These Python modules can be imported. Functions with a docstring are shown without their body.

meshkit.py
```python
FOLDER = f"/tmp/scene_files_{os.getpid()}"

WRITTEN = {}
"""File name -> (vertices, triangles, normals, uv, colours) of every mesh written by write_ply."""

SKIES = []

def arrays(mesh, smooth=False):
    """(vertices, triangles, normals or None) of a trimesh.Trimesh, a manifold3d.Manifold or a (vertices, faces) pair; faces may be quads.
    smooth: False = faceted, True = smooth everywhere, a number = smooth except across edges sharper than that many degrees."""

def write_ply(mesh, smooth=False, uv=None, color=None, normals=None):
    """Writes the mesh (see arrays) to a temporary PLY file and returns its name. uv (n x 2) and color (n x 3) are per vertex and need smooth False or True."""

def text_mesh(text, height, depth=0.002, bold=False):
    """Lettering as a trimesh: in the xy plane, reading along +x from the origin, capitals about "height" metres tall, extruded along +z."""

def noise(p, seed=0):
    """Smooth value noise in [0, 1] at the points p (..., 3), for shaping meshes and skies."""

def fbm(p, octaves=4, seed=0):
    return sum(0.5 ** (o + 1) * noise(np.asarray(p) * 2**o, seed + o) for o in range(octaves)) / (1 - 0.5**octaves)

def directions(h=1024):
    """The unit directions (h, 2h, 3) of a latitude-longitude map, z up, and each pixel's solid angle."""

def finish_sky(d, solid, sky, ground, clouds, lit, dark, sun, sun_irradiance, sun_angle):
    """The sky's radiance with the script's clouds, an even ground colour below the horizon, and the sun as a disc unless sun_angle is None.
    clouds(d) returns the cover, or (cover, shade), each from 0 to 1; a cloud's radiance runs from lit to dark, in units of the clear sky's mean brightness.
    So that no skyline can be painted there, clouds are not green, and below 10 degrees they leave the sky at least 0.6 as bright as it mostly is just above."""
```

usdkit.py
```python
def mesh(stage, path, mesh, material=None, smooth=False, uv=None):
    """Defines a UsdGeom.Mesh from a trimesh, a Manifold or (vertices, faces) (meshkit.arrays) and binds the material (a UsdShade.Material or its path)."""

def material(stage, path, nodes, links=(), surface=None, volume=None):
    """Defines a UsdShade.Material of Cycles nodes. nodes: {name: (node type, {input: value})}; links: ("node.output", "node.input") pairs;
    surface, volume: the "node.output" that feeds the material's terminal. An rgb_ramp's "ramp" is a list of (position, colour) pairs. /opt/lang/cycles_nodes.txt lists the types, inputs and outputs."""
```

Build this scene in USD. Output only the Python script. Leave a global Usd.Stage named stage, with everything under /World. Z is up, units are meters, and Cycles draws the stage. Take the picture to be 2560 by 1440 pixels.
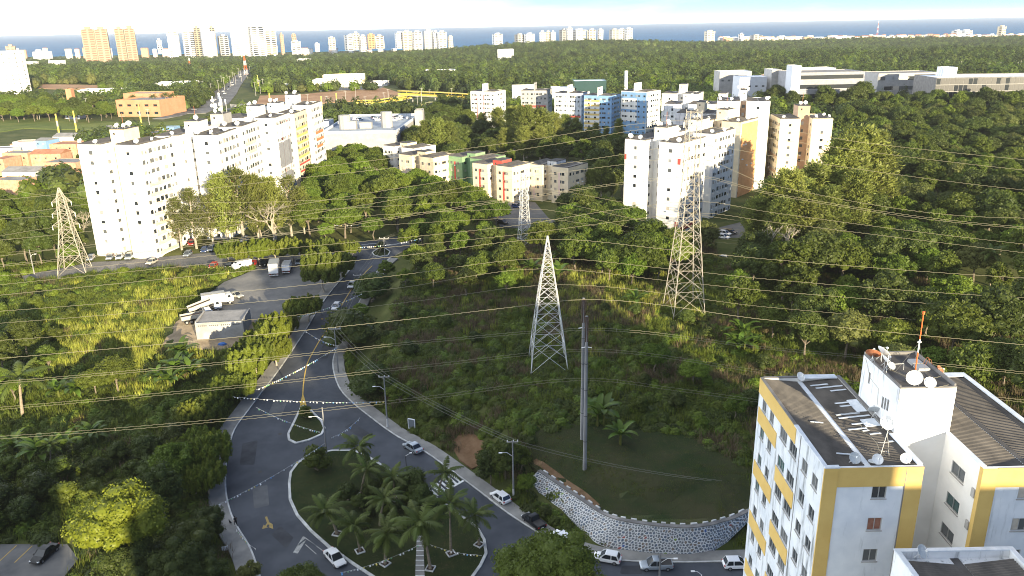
import math, random
import numpy as np, trimesh, shapely
import shapely.geometry as sg
import shapely.ops as so
import usdkit, meshkit
from pxr import Usd, UsdGeom, UsdShade, UsdLux, Gf, Sdf, Vt

stage = Usd.Stage.CreateInMemory()
UsdGeom.SetStageUpAxis(stage, 'Z'); UsdGeom.SetStageMetersPerUnit(stage, 1.0)
world = UsdGeom.Xform.Define(stage, '/World'); stage.SetDefaultPrim(world.GetPrim())
UsdGeom.Scope.Define(stage, '/World/Looks')

# ------------------------------------------------------------------ camera, sky, sun, exposure
CAM_H, FOCAL_PX, PITCH, ROLL = 72.0, 2000.0, math.radians(18.4), math.radians(1.05)
FW = np.array([0, math.cos(PITCH), -math.sin(PITCH)]); UP0 = np.array([0, math.sin(PITCH), math.cos(PITCH)]); RT0 = np.array([1.0, 0, 0])
RT = math.cos(ROLL) * RT0 - math.sin(ROLL) * UP0; UPV = math.sin(ROLL) * RT0 + math.cos(ROLL) * UP0
CAM = np.array([0, 0, CAM_H])
cam = UsdGeom.Camera.Define(stage, '/World/camera')
cam.CreateHorizontalApertureAttr(36.0); cam.CreateVerticalApertureAttr(36.0 * 9 / 16)
cam.CreateFocalLengthAttr(36.0 * FOCAL_PX / 2560); cam.CreateClippingRangeAttr((1.0, 60000.0))
cam.CreateExposureAttr(1.64)
cam.AddTransformOp().Set(Gf.Matrix4d(*[float(x) for x in [*RT, 0, *UPV, 0, *(-FW), 0, *CAM, 1]]))
HAZE = 0.000033
SUN_EL = math.radians(10.0); SUN_XY = np.array([0.47, -0.883]); SUN_XY /= np.linalg.norm(SUN_XY)
SUN_DIR = np.array([*(SUN_XY * math.cos(SUN_EL)), math.sin(SUN_EL)])          # towards the sun
usdkit.material(stage, '/World/Looks/sky_look',
    {'sky': ('sky_texture', {'sky_type': 'single_scattering', 'sun_disc': False, 'sun_elevation': SUN_EL,
             'sun_rotation': math.atan2(SUN_XY[0], SUN_XY[1]), 'air_density': 0.68, 'aerosol_density': 0.0, 'ozone_density': 4.8}),
     'tc': ('texture_coordinate', {}), 'map': ('mapping', {'scale': (1.2, 1.2, 7.0)}), 'sx': ('separate_xyz', {}),
     'side': ('map_range', {'from_min': 0.42, 'from_max': -0.45, 'to_min': 0.0, 'to_max': 0.32}),
     'n': ('noise_texture', {'scale': 1.7, 'detail': 5.0, 'roughness': 0.55}), 'add': ('math', {'math_type': 'add'}),
     'r': ('rgb_ramp', {'ramp': [(0.0, (0, 0, 0)), (0.50, (0, 0, 0)), (0.80, (0.8, 0.8, 0.8)), (1.0, (0.9, 0.9, 0.9))]}),
     'm': ('mix_color', {'b': (9.0, 9.6, 10.2)}),
     'bg': ('background_shader', {'strength': 0.073})},
    [('tc.generated', 'map.vector'), ('tc.generated', 'sx.vector'), ('sx.x', 'side.value'), ('map.vector', 'n.vector'), ('n.fac', 'add.value1'), ('side.result', 'add.value2'), ('add.value', 'r.fac'), ('r.color', 'm.fac'), ('sky.color', 'm.a'), ('m.result', 'bg.color')], surface='bg.background')
dome = UsdLux.DomeLight.Define(stage, '/World/sky'); dome.CreateIntensityAttr(1.0)
UsdShade.MaterialBindingAPI.Apply(dome.GetPrim()).Bind(UsdShade.Material.Get(stage, '/World/Looks/sky_look'))
dome.GetPrim().SetCustomDataByKey('kind', 'structure'); dome.GetPrim().SetCustomDataByKey('label', 'pale blue late afternoon sky whitening to the left')
sun = UsdLux.DistantLight.Define(stage, '/World/sun')
sun.CreateIntensityAttr(1.25); sun.CreateAngleAttr(0.53); sun.CreateNormalizeAttr(True); sun.CreateColorAttr(Gf.Vec3f(1.0, 0.86, 0.60))
_z = SUN_DIR; _x = np.cross([0, 0, 1.0], _z); _x /= np.linalg.norm(_x); _y = np.cross(_z, _x)
sun.AddTransformOp().Set(Gf.Matrix4d(*[float(v) for v in [*_x, 0, *_y, 0, *_z, 0, 0, 0, 200, 1]]))

# ------------------------------------------------------------------ helpers
def ray(px, py):
    return FW + (px - 1280) / FOCAL_PX * RT + (720 - py) / FOCAL_PX * UPV
def at(px, py, z):
    d = ray(px, py); return CAM + (z - CAM_H) / d[2] * d
def at_y(px, py, y):
    d = ray(px, py); return CAM + y / d[1] * d
def proj(p):
    v = np.asarray(p, float) - CAM; w = v @ FW
    return 1280 + FOCAL_PX * (v @ RT) / w, 720 - FOCAL_PX * (v @ UPV) / w
used = {}
def numbered(path):
    n = used.get(path, -1) + 1; used[path] = n
    return path if n == 0 else f'{path}_{n:03d}'
def tag(p, label=None, cat=None, group=None, kind=None):
    p = p.GetPrim() if hasattr(p, 'GetPrim') else p
    for k, v in (('label', label), ('category', cat), ('group', group), ('kind', kind)):
        if v: p.SetCustomDataByKey(k, v)
    return p
def thing(name, label, cat, loc=(0, 0, 0), rz=0.0, group=None, kind=None, sc=1.0, cls=None, rx=0.0):
    x = UsdGeom.Xform.Define(stage, numbered('/World/' + name))
    if cls: x.GetPrim().GetReferences().AddInternalReference(cls)
    x.AddTranslateOp().Set(Gf.Vec3d(*map(float, loc)))
    if rz: x.AddRotateZOp().Set(float(math.degrees(rz)))
    if rx: x.AddRotateXOp().Set(float(math.degrees(rx)))
    if np.ndim(sc): x.AddScaleOp().Set(Gf.Vec3f(*map(float, sc)))
    elif sc != 1: x.AddScaleOp().Set(Gf.Vec3f(float(sc)))
    if cls: x.GetPrim().SetInstanceable(True)
    tag(x, label, cat, group, kind)
    return str(x.GetPath())
def kind_class(name):
    p = stage.CreateClassPrim('/World/' + name + '_kind'); p.SetTypeName('Xform'); return str(p.GetPath())
def part(parent, name, mesh, mat, smooth=False, label=None):
    p = numbered(f'{parent}/{name}')
    m = usdkit.mesh(stage, p, mesh, LK[mat], smooth)
    if label: tag(m, label)
    return p
def solo(name, mesh, mat, label, cat=None, group=None, kind=None, smooth=False):
    p = numbered('/World/' + name)
    m = usdkit.mesh(stage, p, mesh, LK[mat], smooth); tag(m, label, cat, group, kind); return p

class MB:
    """collects shapes into one mesh"""
    def __init__(s): s.v = []; s.f = []; s.n = 0
    def add(s, v, f):
        v = np.asarray(v, float).reshape(-1, 3); f = np.asarray(f, int)
        if f.shape[1] == 4: f = np.vstack([f[:, [0, 1, 2]], f[:, [0, 2, 3]]])
        s.v.append(v); s.f.append(f + s.n); s.n += len(v); return s
    def tm(s, m): return s.add(m.vertices, m.faces)
    def box(s, c, size, rz=0.0):
        x, y, z = np.array(size) / 2.0
        v = np.array([[sx * x, sy * y, sz * z] for sz in (-1, 1) for sx, sy in ((-1, -1), (1, -1), (1, 1), (-1, 1))])
        if rz: ca, sa = math.cos(rz), math.sin(rz); v = np.column_stack([v[:, 0] * ca - v[:, 1] * sa, v[:, 0] * sa + v[:, 1] * ca, v[:, 2]])
        return s.add(v + np.array(c), [[3, 2, 1, 0], [4, 5, 6, 7], [0, 1, 5, 4], [1, 2, 6, 5], [2, 3, 7, 6], [3, 0, 4, 7]])
    def box2(s, a, b):
        a, b = np.array(a, float), np.array(b, float); return s.box((a + b) / 2, b - a)
    def tube(s, pts, r, n=5, cap=True):
        p = np.asarray(pts, float); r = np.broadcast_to(np.asarray(r, float), (len(p),))
        t = np.gradient(p, axis=0); t /= np.linalg.norm(t, axis=1, keepdims=True) + 1e-9
        a = np.cross(t, np.where(np.abs(t[:, 2:]) < 0.9, [0, 0, 1.0], [1.0, 0, 0])); a /= np.linalg.norm(a, axis=1, keepdims=True) + 1e-9
        b = np.cross(t, a); an = np.arange(n) * 2 * math.pi / n
        v = p[:, None] + r[:, None, None] * (np.cos(an)[None, :, None] * a[:, None] + np.sin(an)[None, :, None] * b[:, None])
        f = [[i * n + j, i * n + (j + 1) % n, (i + 1) * n + (j + 1) % n, (i + 1) * n + j] for i in range(len(p) - 1) for j in range(n)]
        fl = [[q[0], q[1], q[2]] for q in f] + [[q[0], q[2], q[3]] for q in f]
        if cap:
            e = (len(p) - 1) * n
            fl += [[0, j + 1, j] for j in range(1, n - 1)] + [[e, e + j, e + j + 1] for j in range(1, n - 1)]
        return s.add(v.reshape(-1, 3), fl)
    def prism(s, poly, z0, z1):
        """vertical prism of a list of xy points or a shapely polygon"""
        P = poly if hasattr(poly, 'exterior') else sg.Polygon(poly)
        P = shapely.geometry.polygon.orient(P)
        m = trimesh.creation.extrude_polygon(P, z1 - z0, engine='earcut'); return s.add(m.vertices + [0, 0, z0], m.faces)
    def loft(s, rings, cap=True):
        n = len(rings[0]); v = np.vstack(rings)
        f = [[i * n + j, i * n + (j + 1) % n, (i + 1) * n + (j + 1) % n, (i + 1) * n + j] for i in range(len(rings) - 1) for j in range(n)]
        fl = [[q[0], q[1], q[2]] for q in f] + [[q[0], q[2], q[3]] for q in f]
        if cap:
            e = (len(rings) - 1) * n
            fl += [[0, j + 1, j] for j in range(1, n - 1)] + [[e, e + j, e + j + 1] for j in range(1, n - 1)]
        return s.add(v, fl)
    def rot(s, rz=0, loc=(0, 0, 0)):
        ca, sa = math.cos(rz), math.sin(rz)
        s.v = [np.column_stack([v[:, 0] * ca - v[:, 1] * sa, v[:, 0] * sa + v[:, 1] * ca, v[:, 2]]) + np.array(loc) for v in s.v]; return s
    @property
    def m(s): return np.vstack(s.v), np.vstack(s.f)
def bx(a, b): return MB().box2(a, b).m
def rotz(v, a):
    v = np.asarray(v, float); ca, sa = math.cos(a), math.sin(a); o = v.copy()
    o[..., 0] = v[..., 0] * ca - v[..., 1] * sa; o[..., 1] = v[..., 0] * sa + v[..., 1] * ca; return o
def sstep(a, b, x):
    t = np.clip((np.asarray(x, float) - a) / (b - a), 0, 1); return t * t * (3 - 2 * t)

# ------------------------------------------------------------------ looks
LK = {}
def look(name, col, rough=0.7, col2=None, scale=1.0, detail=4.0, spec=0.3, bump=0.0, bscale=None, metal=0.0, stretch=None, lo=0.35, hi=0.65, rnd=0.0, stain=None, coat=0.0):
    nd = {'p': ('principled_bsdf', {'base_color': col, 'roughness': rough, 'specular_ior_level': spec, 'metallic': metal, 'coat_weight': coat})}; ln = []
    if col2 is not None or bump or stain:
        nd['g'] = ('geometry', {}); src = 'g.position'
        if stretch: nd['mp'] = ('mapping', {'scale': stretch}); ln.append(('g.position', 'mp.vector')); src = 'mp.vector'
    last = None
    if col2 is not None:
        nd['n'] = ('noise_texture', {'scale': scale, 'detail': detail, 'roughness': 0.6}); ln.append((src, 'n.vector'))
        nd['r'] = ('rgb_ramp', {'ramp': [(lo, col), (hi, col2)]}); ln.append(('n.fac', 'r.fac')); last = 'r.color'
    if stain:                                             # rain streaks and mould: (colour, amount)
        nd['sm'] = ('mapping', {'scale': (1.3, 1.3, 0.16)}); nd['sn'] = ('noise_texture', {'scale': 1.1, 'detail': 6.0, 'roughness': 0.7})
        nd['sr'] = ('rgb_ramp', {'ramp': [(0.0, (0, 0, 0)), (stain[1], (0, 0, 0)), (stain[1] + 0.14, (0.85, 0.85, 0.85))]})
        nd['sx'] = ('mix_color', {'a': col, 'b': stain[0]})
        ln += [('g.position', 'sm.vector'), ('sm.vector', 'sn.vector'), ('sn.fac', 'sr.fac'), ('sr.color', 'sx.fac')]
        if last: ln.append((last, 'sx.a'))
        last = 'sx.result'
    if rnd:
        nd['oi'] = ('object_info', {}); nd['mr'] = ('map_range', {'to_min': 1 - rnd, 'to_max': 1 + rnd}); nd['hv'] = ('hsv', {'color': col})
        ln += [('oi.random', 'mr.value'), ('mr.result', 'hv.value')]
        if last: ln.append((last, 'hv.color'))
        last = 'hv.color'
    if last: ln.append((last, 'p.base_color'))
    if bump:
        nd['bn'] = ('noise_texture', {'scale': bscale or scale * 4, 'detail': 3.0}); nd['b'] = ('bump', {'strength': bump, 'distance': 0.05})
        ln += [(src, 'bn.vector'), ('bn.fac', 'b.height'), ('b.normal', 'p.normal')]
    LK[name] = usdkit.material(stage, f'/World/Looks/{name}', nd, ln, surface='p.BSDF')
def leaf_look(name, c1, c2, c3, trans=0.36, rnd=0.26, hue=0.012, rough=0.5):
    """leaf colour varies from leaf to leaf (c1..c2..c3) and from plant to plant"""
    nd = {'g': ('geometry', {}), 'r': ('rgb_ramp', {'ramp': [(0.0, c1), (0.55, c2), (1.0, c3)]}), 'oi': ('object_info', {}),
          'mr': ('map_range', {'to_min': 1 - rnd, 'to_max': 1 + rnd}), 'mh': ('map_range', {'to_min': 0.5 - hue, 'to_max': 0.5 + hue}),
          'wn': ('white_noise_texture', {'dimensions': '1D'}), 'hv': ('hsv', {}),
          'd': ('principled_bsdf', {'roughness': rough, 'specular_ior_level': 0.25}), 't': ('translucent_bsdf', {}), 'mx': ('mix_closure', {'fac': trans})}
    ln = [('g.random_per_island', 'r.fac'), ('oi.random', 'mr.value'), ('oi.random', 'wn.w'), ('wn.value', 'mh.value'), ('r.color', 'hv.color'), ('mr.result', 'hv.value'), ('mh.result', 'hv.hue'),
          ('hv.color', 'd.base_color'), ('hv.color', 't.color'), ('d.BSDF', 'mx.closure1'), ('t.BSDF', 'mx.closure2')]
    LK[name] = usdkit.material(stage, f'/World/Looks/{name}', nd, ln, surface='mx.closure')
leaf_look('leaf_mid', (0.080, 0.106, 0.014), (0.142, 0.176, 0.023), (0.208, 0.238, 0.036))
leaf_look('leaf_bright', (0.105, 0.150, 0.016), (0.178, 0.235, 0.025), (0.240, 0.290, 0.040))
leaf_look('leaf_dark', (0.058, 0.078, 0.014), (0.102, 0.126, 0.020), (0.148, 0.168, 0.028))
leaf_look('leaf_olive', (0.110, 0.122, 0.030), (0.170, 0.178, 0.044), (0.225, 0.225, 0.066))
leaf_look('leaf_yellow', (0.150, 0.165, 0.014), (0.250, 0.255, 0.020), (0.330, 0.320, 0.036))
leaf_look('leaf_shoot', (0.105, 0.130, 0.012), (0.190, 0.215, 0.020), (0.280, 0.290, 0.032))
leaf_look('leaf_needle', (0.165, 0.190, 0.040), (0.240, 0.262, 0.055), (0.305, 0.318, 0.080), trans=0.35)
leaf_look('leaf_palm', (0.078, 0.106, 0.018), (0.128, 0.165, 0.026), (0.180, 0.210, 0.042))
leaf_look('leaf_banana', (0.085, 0.135, 0.020), (0.140, 0.195, 0.028), (0.215, 0.270, 0.055), trans=0.4, rough=0.35)
leaf_look('grass_green', (0.108, 0.136, 0.018), (0.182, 0.206, 0.026), (0.245, 0.252, 0.042))
leaf_look('grass_yellow', (0.210, 0.225, 0.034), (0.310, 0.305, 0.050), (0.265, 0.265, 0.045), (0.350, 0.320, 0.080))
leaf_look('grass_dry', (0.140, 0.105, 0.060), (0.210, 0.160, 0.095), (0.280, 0.220, 0.140))
leaf_look('canopy_far', (0.080, 0.110, 0.026), (0.124, 0.158, 0.034), (0.175, 0.200, 0.046), rnd=0.5)
look('bark', (0.11, 0.085, 0.06), 0.9, (0.19, 0.16, 0.12), 3.0, bump=0.4)
look('bark_pale', (0.24, 0.20, 0.15), 0.9, (0.34, 0.30, 0.24), 3.0, bump=0.3)
look('palm_bark', (0.17, 0.13, 0.09), 0.9, (0.27, 0.22, 0.16), 2.0, stretch=(1, 1, 4), bump=0.3)
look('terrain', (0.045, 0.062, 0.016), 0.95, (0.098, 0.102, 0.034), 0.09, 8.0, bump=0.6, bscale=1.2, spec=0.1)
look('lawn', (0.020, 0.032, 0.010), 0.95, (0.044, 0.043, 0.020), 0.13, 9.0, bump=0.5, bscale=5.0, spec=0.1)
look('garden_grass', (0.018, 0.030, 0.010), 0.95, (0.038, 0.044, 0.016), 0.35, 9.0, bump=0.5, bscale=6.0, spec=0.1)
look('meadow_grass', (0.080, 0.110, 0.024), 0.95, (0.150, 0.165, 0.045), 0.05, 9.0, spec=0.1)
look('dirt', (0.13, 0.075, 0.04), 0.95, (0.19, 0.12, 0.07), 0.5, 7.0, bump=0.4, spec=0.1)
look('sand', (0.22, 0.17, 0.11), 0.95, (0.32, 0.25, 0.17), 0.5, 7.0, bump=0.3, spec=0.1)
look('redearth', (0.26, 0.15, 0.085), 0.95, (0.38, 0.24, 0.14), 0.05, 7.0, spec=0.1)
look('asphalt', (0.044, 0.050, 0.062), 0.85, (0.076, 0.083, 0.097), 0.16, 12.0, bump=0.15, bscale=30.0, spec=0.25)
look('asphalt_old', (0.085, 0.086, 0.088), 0.9, (0.18, 0.172, 0.16), 0.12, 9.0, bump=0.2, bscale=8.0, spec=0.2)
look('pavement', (0.19, 0.185, 0.175), 0.9, (0.28, 0.27, 0.25), 0.4, 8.0, bump=0.15, bscale=10.0, spec=0.2)
look('kerb', (0.36, 0.36, 0.35), 0.8, (0.60, 0.60, 0.58), 0.8, 6.0, spec=0.2)
look('paint_white', (0.62, 0.62, 0.60), 0.7, (0.74, 0.74, 0.72), 1.5, 6.0)
look('paint_yellow', (0.42, 0.27, 0.05), 0.7, (0.55, 0.36, 0.08), 1.5, 6.0)
look('paint_worn', (0.20, 0.20, 0.19), 0.8, (0.40, 0.40, 0.38), 1.5, 6.0)
look('asphalt_patch', (0.034, 0.037, 0.044), 0.9, (0.055, 0.058, 0.066), 0.5, 8.0)
look('asphalt_pale', (0.085, 0.088, 0.094), 0.9, (0.12, 0.122, 0.126), 0.5, 8.0)
look('paint_old_yellow', (0.26, 0.19, 0.07), 0.8, (0.36, 0.26, 0.09), 2.0)
look('concrete', (0.26, 0.25, 0.23), 0.85, (0.36, 0.35, 0.33), 0.5, 7.0, spec=0.2)
look('concrete_dark', (0.12, 0.115, 0.11), 0.85, (0.19, 0.18, 0.17), 0.6, 7.0, spec=0.2)
look('pole_concrete', (0.15, 0.15, 0.15), 0.85, (0.24, 0.235, 0.23), 0.6, 7.0, stretch=(1, 1, 0.3), spec=0.2)
look('sea', (0.016, 0.100, 0.220), 0.8, (0.024, 0.122, 0.250), 0.004, 6.0, spec=0.04, stretch=(1, 0.35, 1))
look('beach', (0.40, 0.34, 0.25), 0.9, (0.50, 0.44, 0.34), 0.02)
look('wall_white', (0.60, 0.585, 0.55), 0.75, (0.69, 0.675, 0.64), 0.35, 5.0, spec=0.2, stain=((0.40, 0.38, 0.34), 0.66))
look('wall_shaded_white', (0.47, 0.50, 0.53), 0.75, (0.60, 0.61, 0.62), 0.4, 6.0, spec=0.2, stain=((0.13, 0.14, 0.14), 0.51))  # bluish shade tone put into the white; its dark streaks are mould
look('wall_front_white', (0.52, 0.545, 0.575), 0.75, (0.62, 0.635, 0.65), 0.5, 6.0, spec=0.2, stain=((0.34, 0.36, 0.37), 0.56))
look('wall_tan', (0.24, 0.19, 0.13), 0.75, (0.29, 0.235, 0.165), 0.05)
look('wall_stained', (0.55, 0.56, 0.57), 0.75, (0.68, 0.68, 0.67), 0.4, 6.0, spec=0.2, stain=((0.12, 0.13, 0.13), 0.54))
look('wall_ochre', (0.47, 0.315, 0.095), 0.7, (0.53, 0.365, 0.12), 0.4, 6.0, spec=0.25)
look('wall_cream', (0.58, 0.49, 0.34), 0.75, (0.66, 0.57, 0.42), 0.4, 5.0, spec=0.2, stain=((0.34, 0.28, 0.2), 0.68))
look('wall_pink', (0.58, 0.42, 0.36), 0.75, (0.66, 0.51, 0.45), 0.4, 5.0, spec=0.2)
look('wall_brown', (0.36, 0.24, 0.16), 0.75, (0.42, 0.29, 0.20), 0.4, 5.0, spec=0.2)
look('wall_grey', (0.27, 0.26, 0.25), 0.75, (0.34, 0.33, 0.31), 0.4, 5.0, spec=0.2, stain=((0.15, 0.15, 0.15), 0.64))
look('wall_blue', (0.15, 0.27, 0.44), 0.75, (0.20, 0.33, 0.50), 0.4, 5.0, spec=0.2, stain=((0.1, 0.15, 0.22), 0.66))
look('wall_green', (0.15, 0.25, 0.13), 0.75, (0.20, 0.31, 0.17), 0.4, 5.0, spec=0.2)
look('wall_yellow', (0.56, 0.39, 0.12), 0.75, (0.62, 0.45, 0.16), 0.4, 5.0, spec=0.2)
look('wall_orange', (0.50, 0.25, 0.10), 0.75, (0.58, 0.31, 0.14), 0.4, 5.0, spec=0.2)
look('band_red', (0.38, 0.055, 0.045), 0.7, (0.45, 0.08, 0.06), 0.5, 5.0)
look('band_orange', (0.55, 0.15, 0.055), 0.7, (0.6, 0.19, 0.08), 0.5, 5.0)
look('band_grey', (0.20, 0.20, 0.21), 0.7, (0.26, 0.26, 0.27), 0.5, 5.0)
look('band_pale_grey', (0.46, 0.47, 0.50), 0.7, (0.52, 0.53, 0.55), 0.5, 5.0)
look('brick', (0.38, 0.21, 0.13), 0.85, (0.48, 0.30, 0.20), 0.9, 7.0, spec=0.15)
look('brick_smooth', (0.38, 0.185, 0.10), 0.8, (0.44, 0.225, 0.13), 0.2, 5.0, spec=0.15)
look('roof_fibre', (0.072, 0.066, 0.060), 0.9, (0.125, 0.112, 0.098), 0.7, 8.0, spec=0.15, stretch=(1, 0.5, 1))
look('roof_pale_sheet', (0.46, 0.50, 0.54), 0.6, (0.62, 0.64, 0.66), 1.0, 5.0)
look('roof_grey', (0.17, 0.165, 0.16), 0.9, (0.26, 0.25, 0.24), 0.3, 7.0, spec=0.15)
look('roof_tile', (0.30, 0.13, 0.075), 0.85, (0.40, 0.20, 0.12), 0.4, 6.0, spec=0.15)
look('roof_membrane', (0.62, 0.66, 0.70), 0.5, (0.74, 0.76, 0.77), 0.8, 6.0, spec=0.4)
look('deck_grey', (0.20, 0.23, 0.27), 0.7, (0.34, 0.37, 0.40), 0.12, 6.0)
look('roof_slab', (0.055, 0.052, 0.050), 0.9, (0.105, 0.098, 0.092), 0.8, 8.0, spec=0.15)
look('glass_dark', (0.020, 0.024, 0.028), 0.12, spec=0.6)
look('glass_green', (0.030, 0.060, 0.058), 0.12, spec=0.6)
look('glass_mid', (0.085, 0.090, 0.092), 0.25, spec=0.5)
look('office_glass', (0.055, 0.052, 0.048), 0.3, spec=0.3)
look('curtain', (0.34, 0.30, 0.25), 0.7, (0.42, 0.38, 0.32), 2.0)
look('curtain_brown', (0.20, 0.085, 0.055), 0.8, (0.26, 0.12, 0.08), 4.0)
look('frame_alu', (0.36, 0.36, 0.35), 0.4, metal=0.4)
look('frame_white', (0.70, 0.70, 0.68), 0.5)
look('steel_galv', (0.50, 0.50, 0.48), 0.45, (0.58, 0.58, 0.56), 2.0, metal=0.35)
look('steel_tan', (0.40, 0.36, 0.29), 0.5, (0.50, 0.45, 0.36), 2.0, metal=0.25)
look('steel_dark', (0.045, 0.042, 0.04), 0.6)
look('steel_white', (0.74, 0.74, 0.73), 0.4)
look('wire', (0.28, 0.25, 0.17), 0.5, metal=0.2)
look('wire_thin', (0.20, 0.19, 0.17), 0.6)
look('insulator', (0.75, 0.74, 0.70), 0.3)
look('dish_white', (0.68, 0.67, 0.64), 0.45, (0.76, 0.75, 0.72), 3.0)
look('dish_grey', (0.36, 0.38, 0.39), 0.5, (0.44, 0.46, 0.46), 3.0)
look('rust', (0.22, 0.075, 0.035), 0.8, (0.34, 0.14, 0.07), 3.0)
look('mast_orange', (0.62, 0.13, 0.03), 0.5)
look('car_white', (0.72, 0.72, 0.72), 0.25, spec=0.5, coat=0.6)
look('car_silver', (0.34, 0.38, 0.42), 0.3, spec=0.5, metal=0.5, coat=0.6)
look('car_black', (0.008, 0.009, 0.011), 0.35, spec=0.25, coat=0.15)
look('car_red', (0.42, 0.02, 0.018), 0.3, spec=0.5, coat=0.6)
look('car_blue', (0.03, 0.06, 0.16), 0.3, spec=0.5, coat=0.6)
look('car_beige', (0.44, 0.42, 0.36), 0.3, spec=0.5, metal=0.3, coat=0.5)
look('tyre', (0.016, 0.016, 0.016), 0.85)
look('rim', (0.34, 0.34, 0.35), 0.35, metal=0.7)
look('lamp_clear', (0.75, 0.75, 0.72), 0.15, spec=0.6)
look('lamp_red', (0.40, 0.015, 0.012), 0.25, spec=0.5)
look('pole_head', (0.05, 0.036, 0.028), 0.8, (0.09, 0.06, 0.045), 2.0)
look('load_dirt', (0.10, 0.065, 0.04), 0.95, (0.17, 0.11, 0.07), 2.0)
look('flag_white', (0.74, 0.74, 0.72), 0.8); look('flag_blue', (0.10, 0.28, 0.55), 0.8); look('flag_green', (0.20, 0.45, 0.22), 0.8); look('flag_yellow', (0.62, 0.52, 0.12), 0.8)
look('stone_grey', (0.10, 0.11, 0.125), 0.85, (0.19, 0.20, 0.21), 1.6, 5.0, bump=0.3, bscale=9.0, spec=0.2)
look('stone_blue', (0.09, 0.115, 0.155), 0.85, (0.15, 0.175, 0.21), 1.6, 5.0, bump=0.3, bscale=9.0, spec=0.2)
look('stone_brown', (0.16, 0.13, 0.11), 0.85, (0.21, 0.18, 0.155), 1.6, 5.0, bump=0.3, bscale=9.0, spec=0.2)
look('stone_paint_red', (0.28, 0.09, 0.08), 0.8); look('stone_paint_green', (0.17, 0.24, 0.07), 0.8); look('stone_paint_blue', (0.06, 0.11, 0.26), 0.8)
look('mortar', (0.52, 0.53, 0.54), 0.9, (0.64, 0.64, 0.63), 2.0, spec=0.15)
look('cloth_black', (0.012, 0.012, 0.014), 0.9); look('skin', (0.32, 0.18, 0.12), 0.6); look('hair', (0.02, 0.015, 0.012), 0.8)
look('sign_yellow', (0.65, 0.40, 0.03), 0.5); look('board_white', (0.70, 0.71, 0.72), 0.5); look('board_grey', (0.13, 0.15, 0.17), 0.4)
look('bridge_yellow', (0.55, 0.42, 0.06), 0.6, (0.62, 0.48, 0.1), 0.4); look('tarp_blue', (0.04, 0.13, 0.38), 0.7); look('soil', (0.045, 0.03, 0.022), 0.95)
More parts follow.
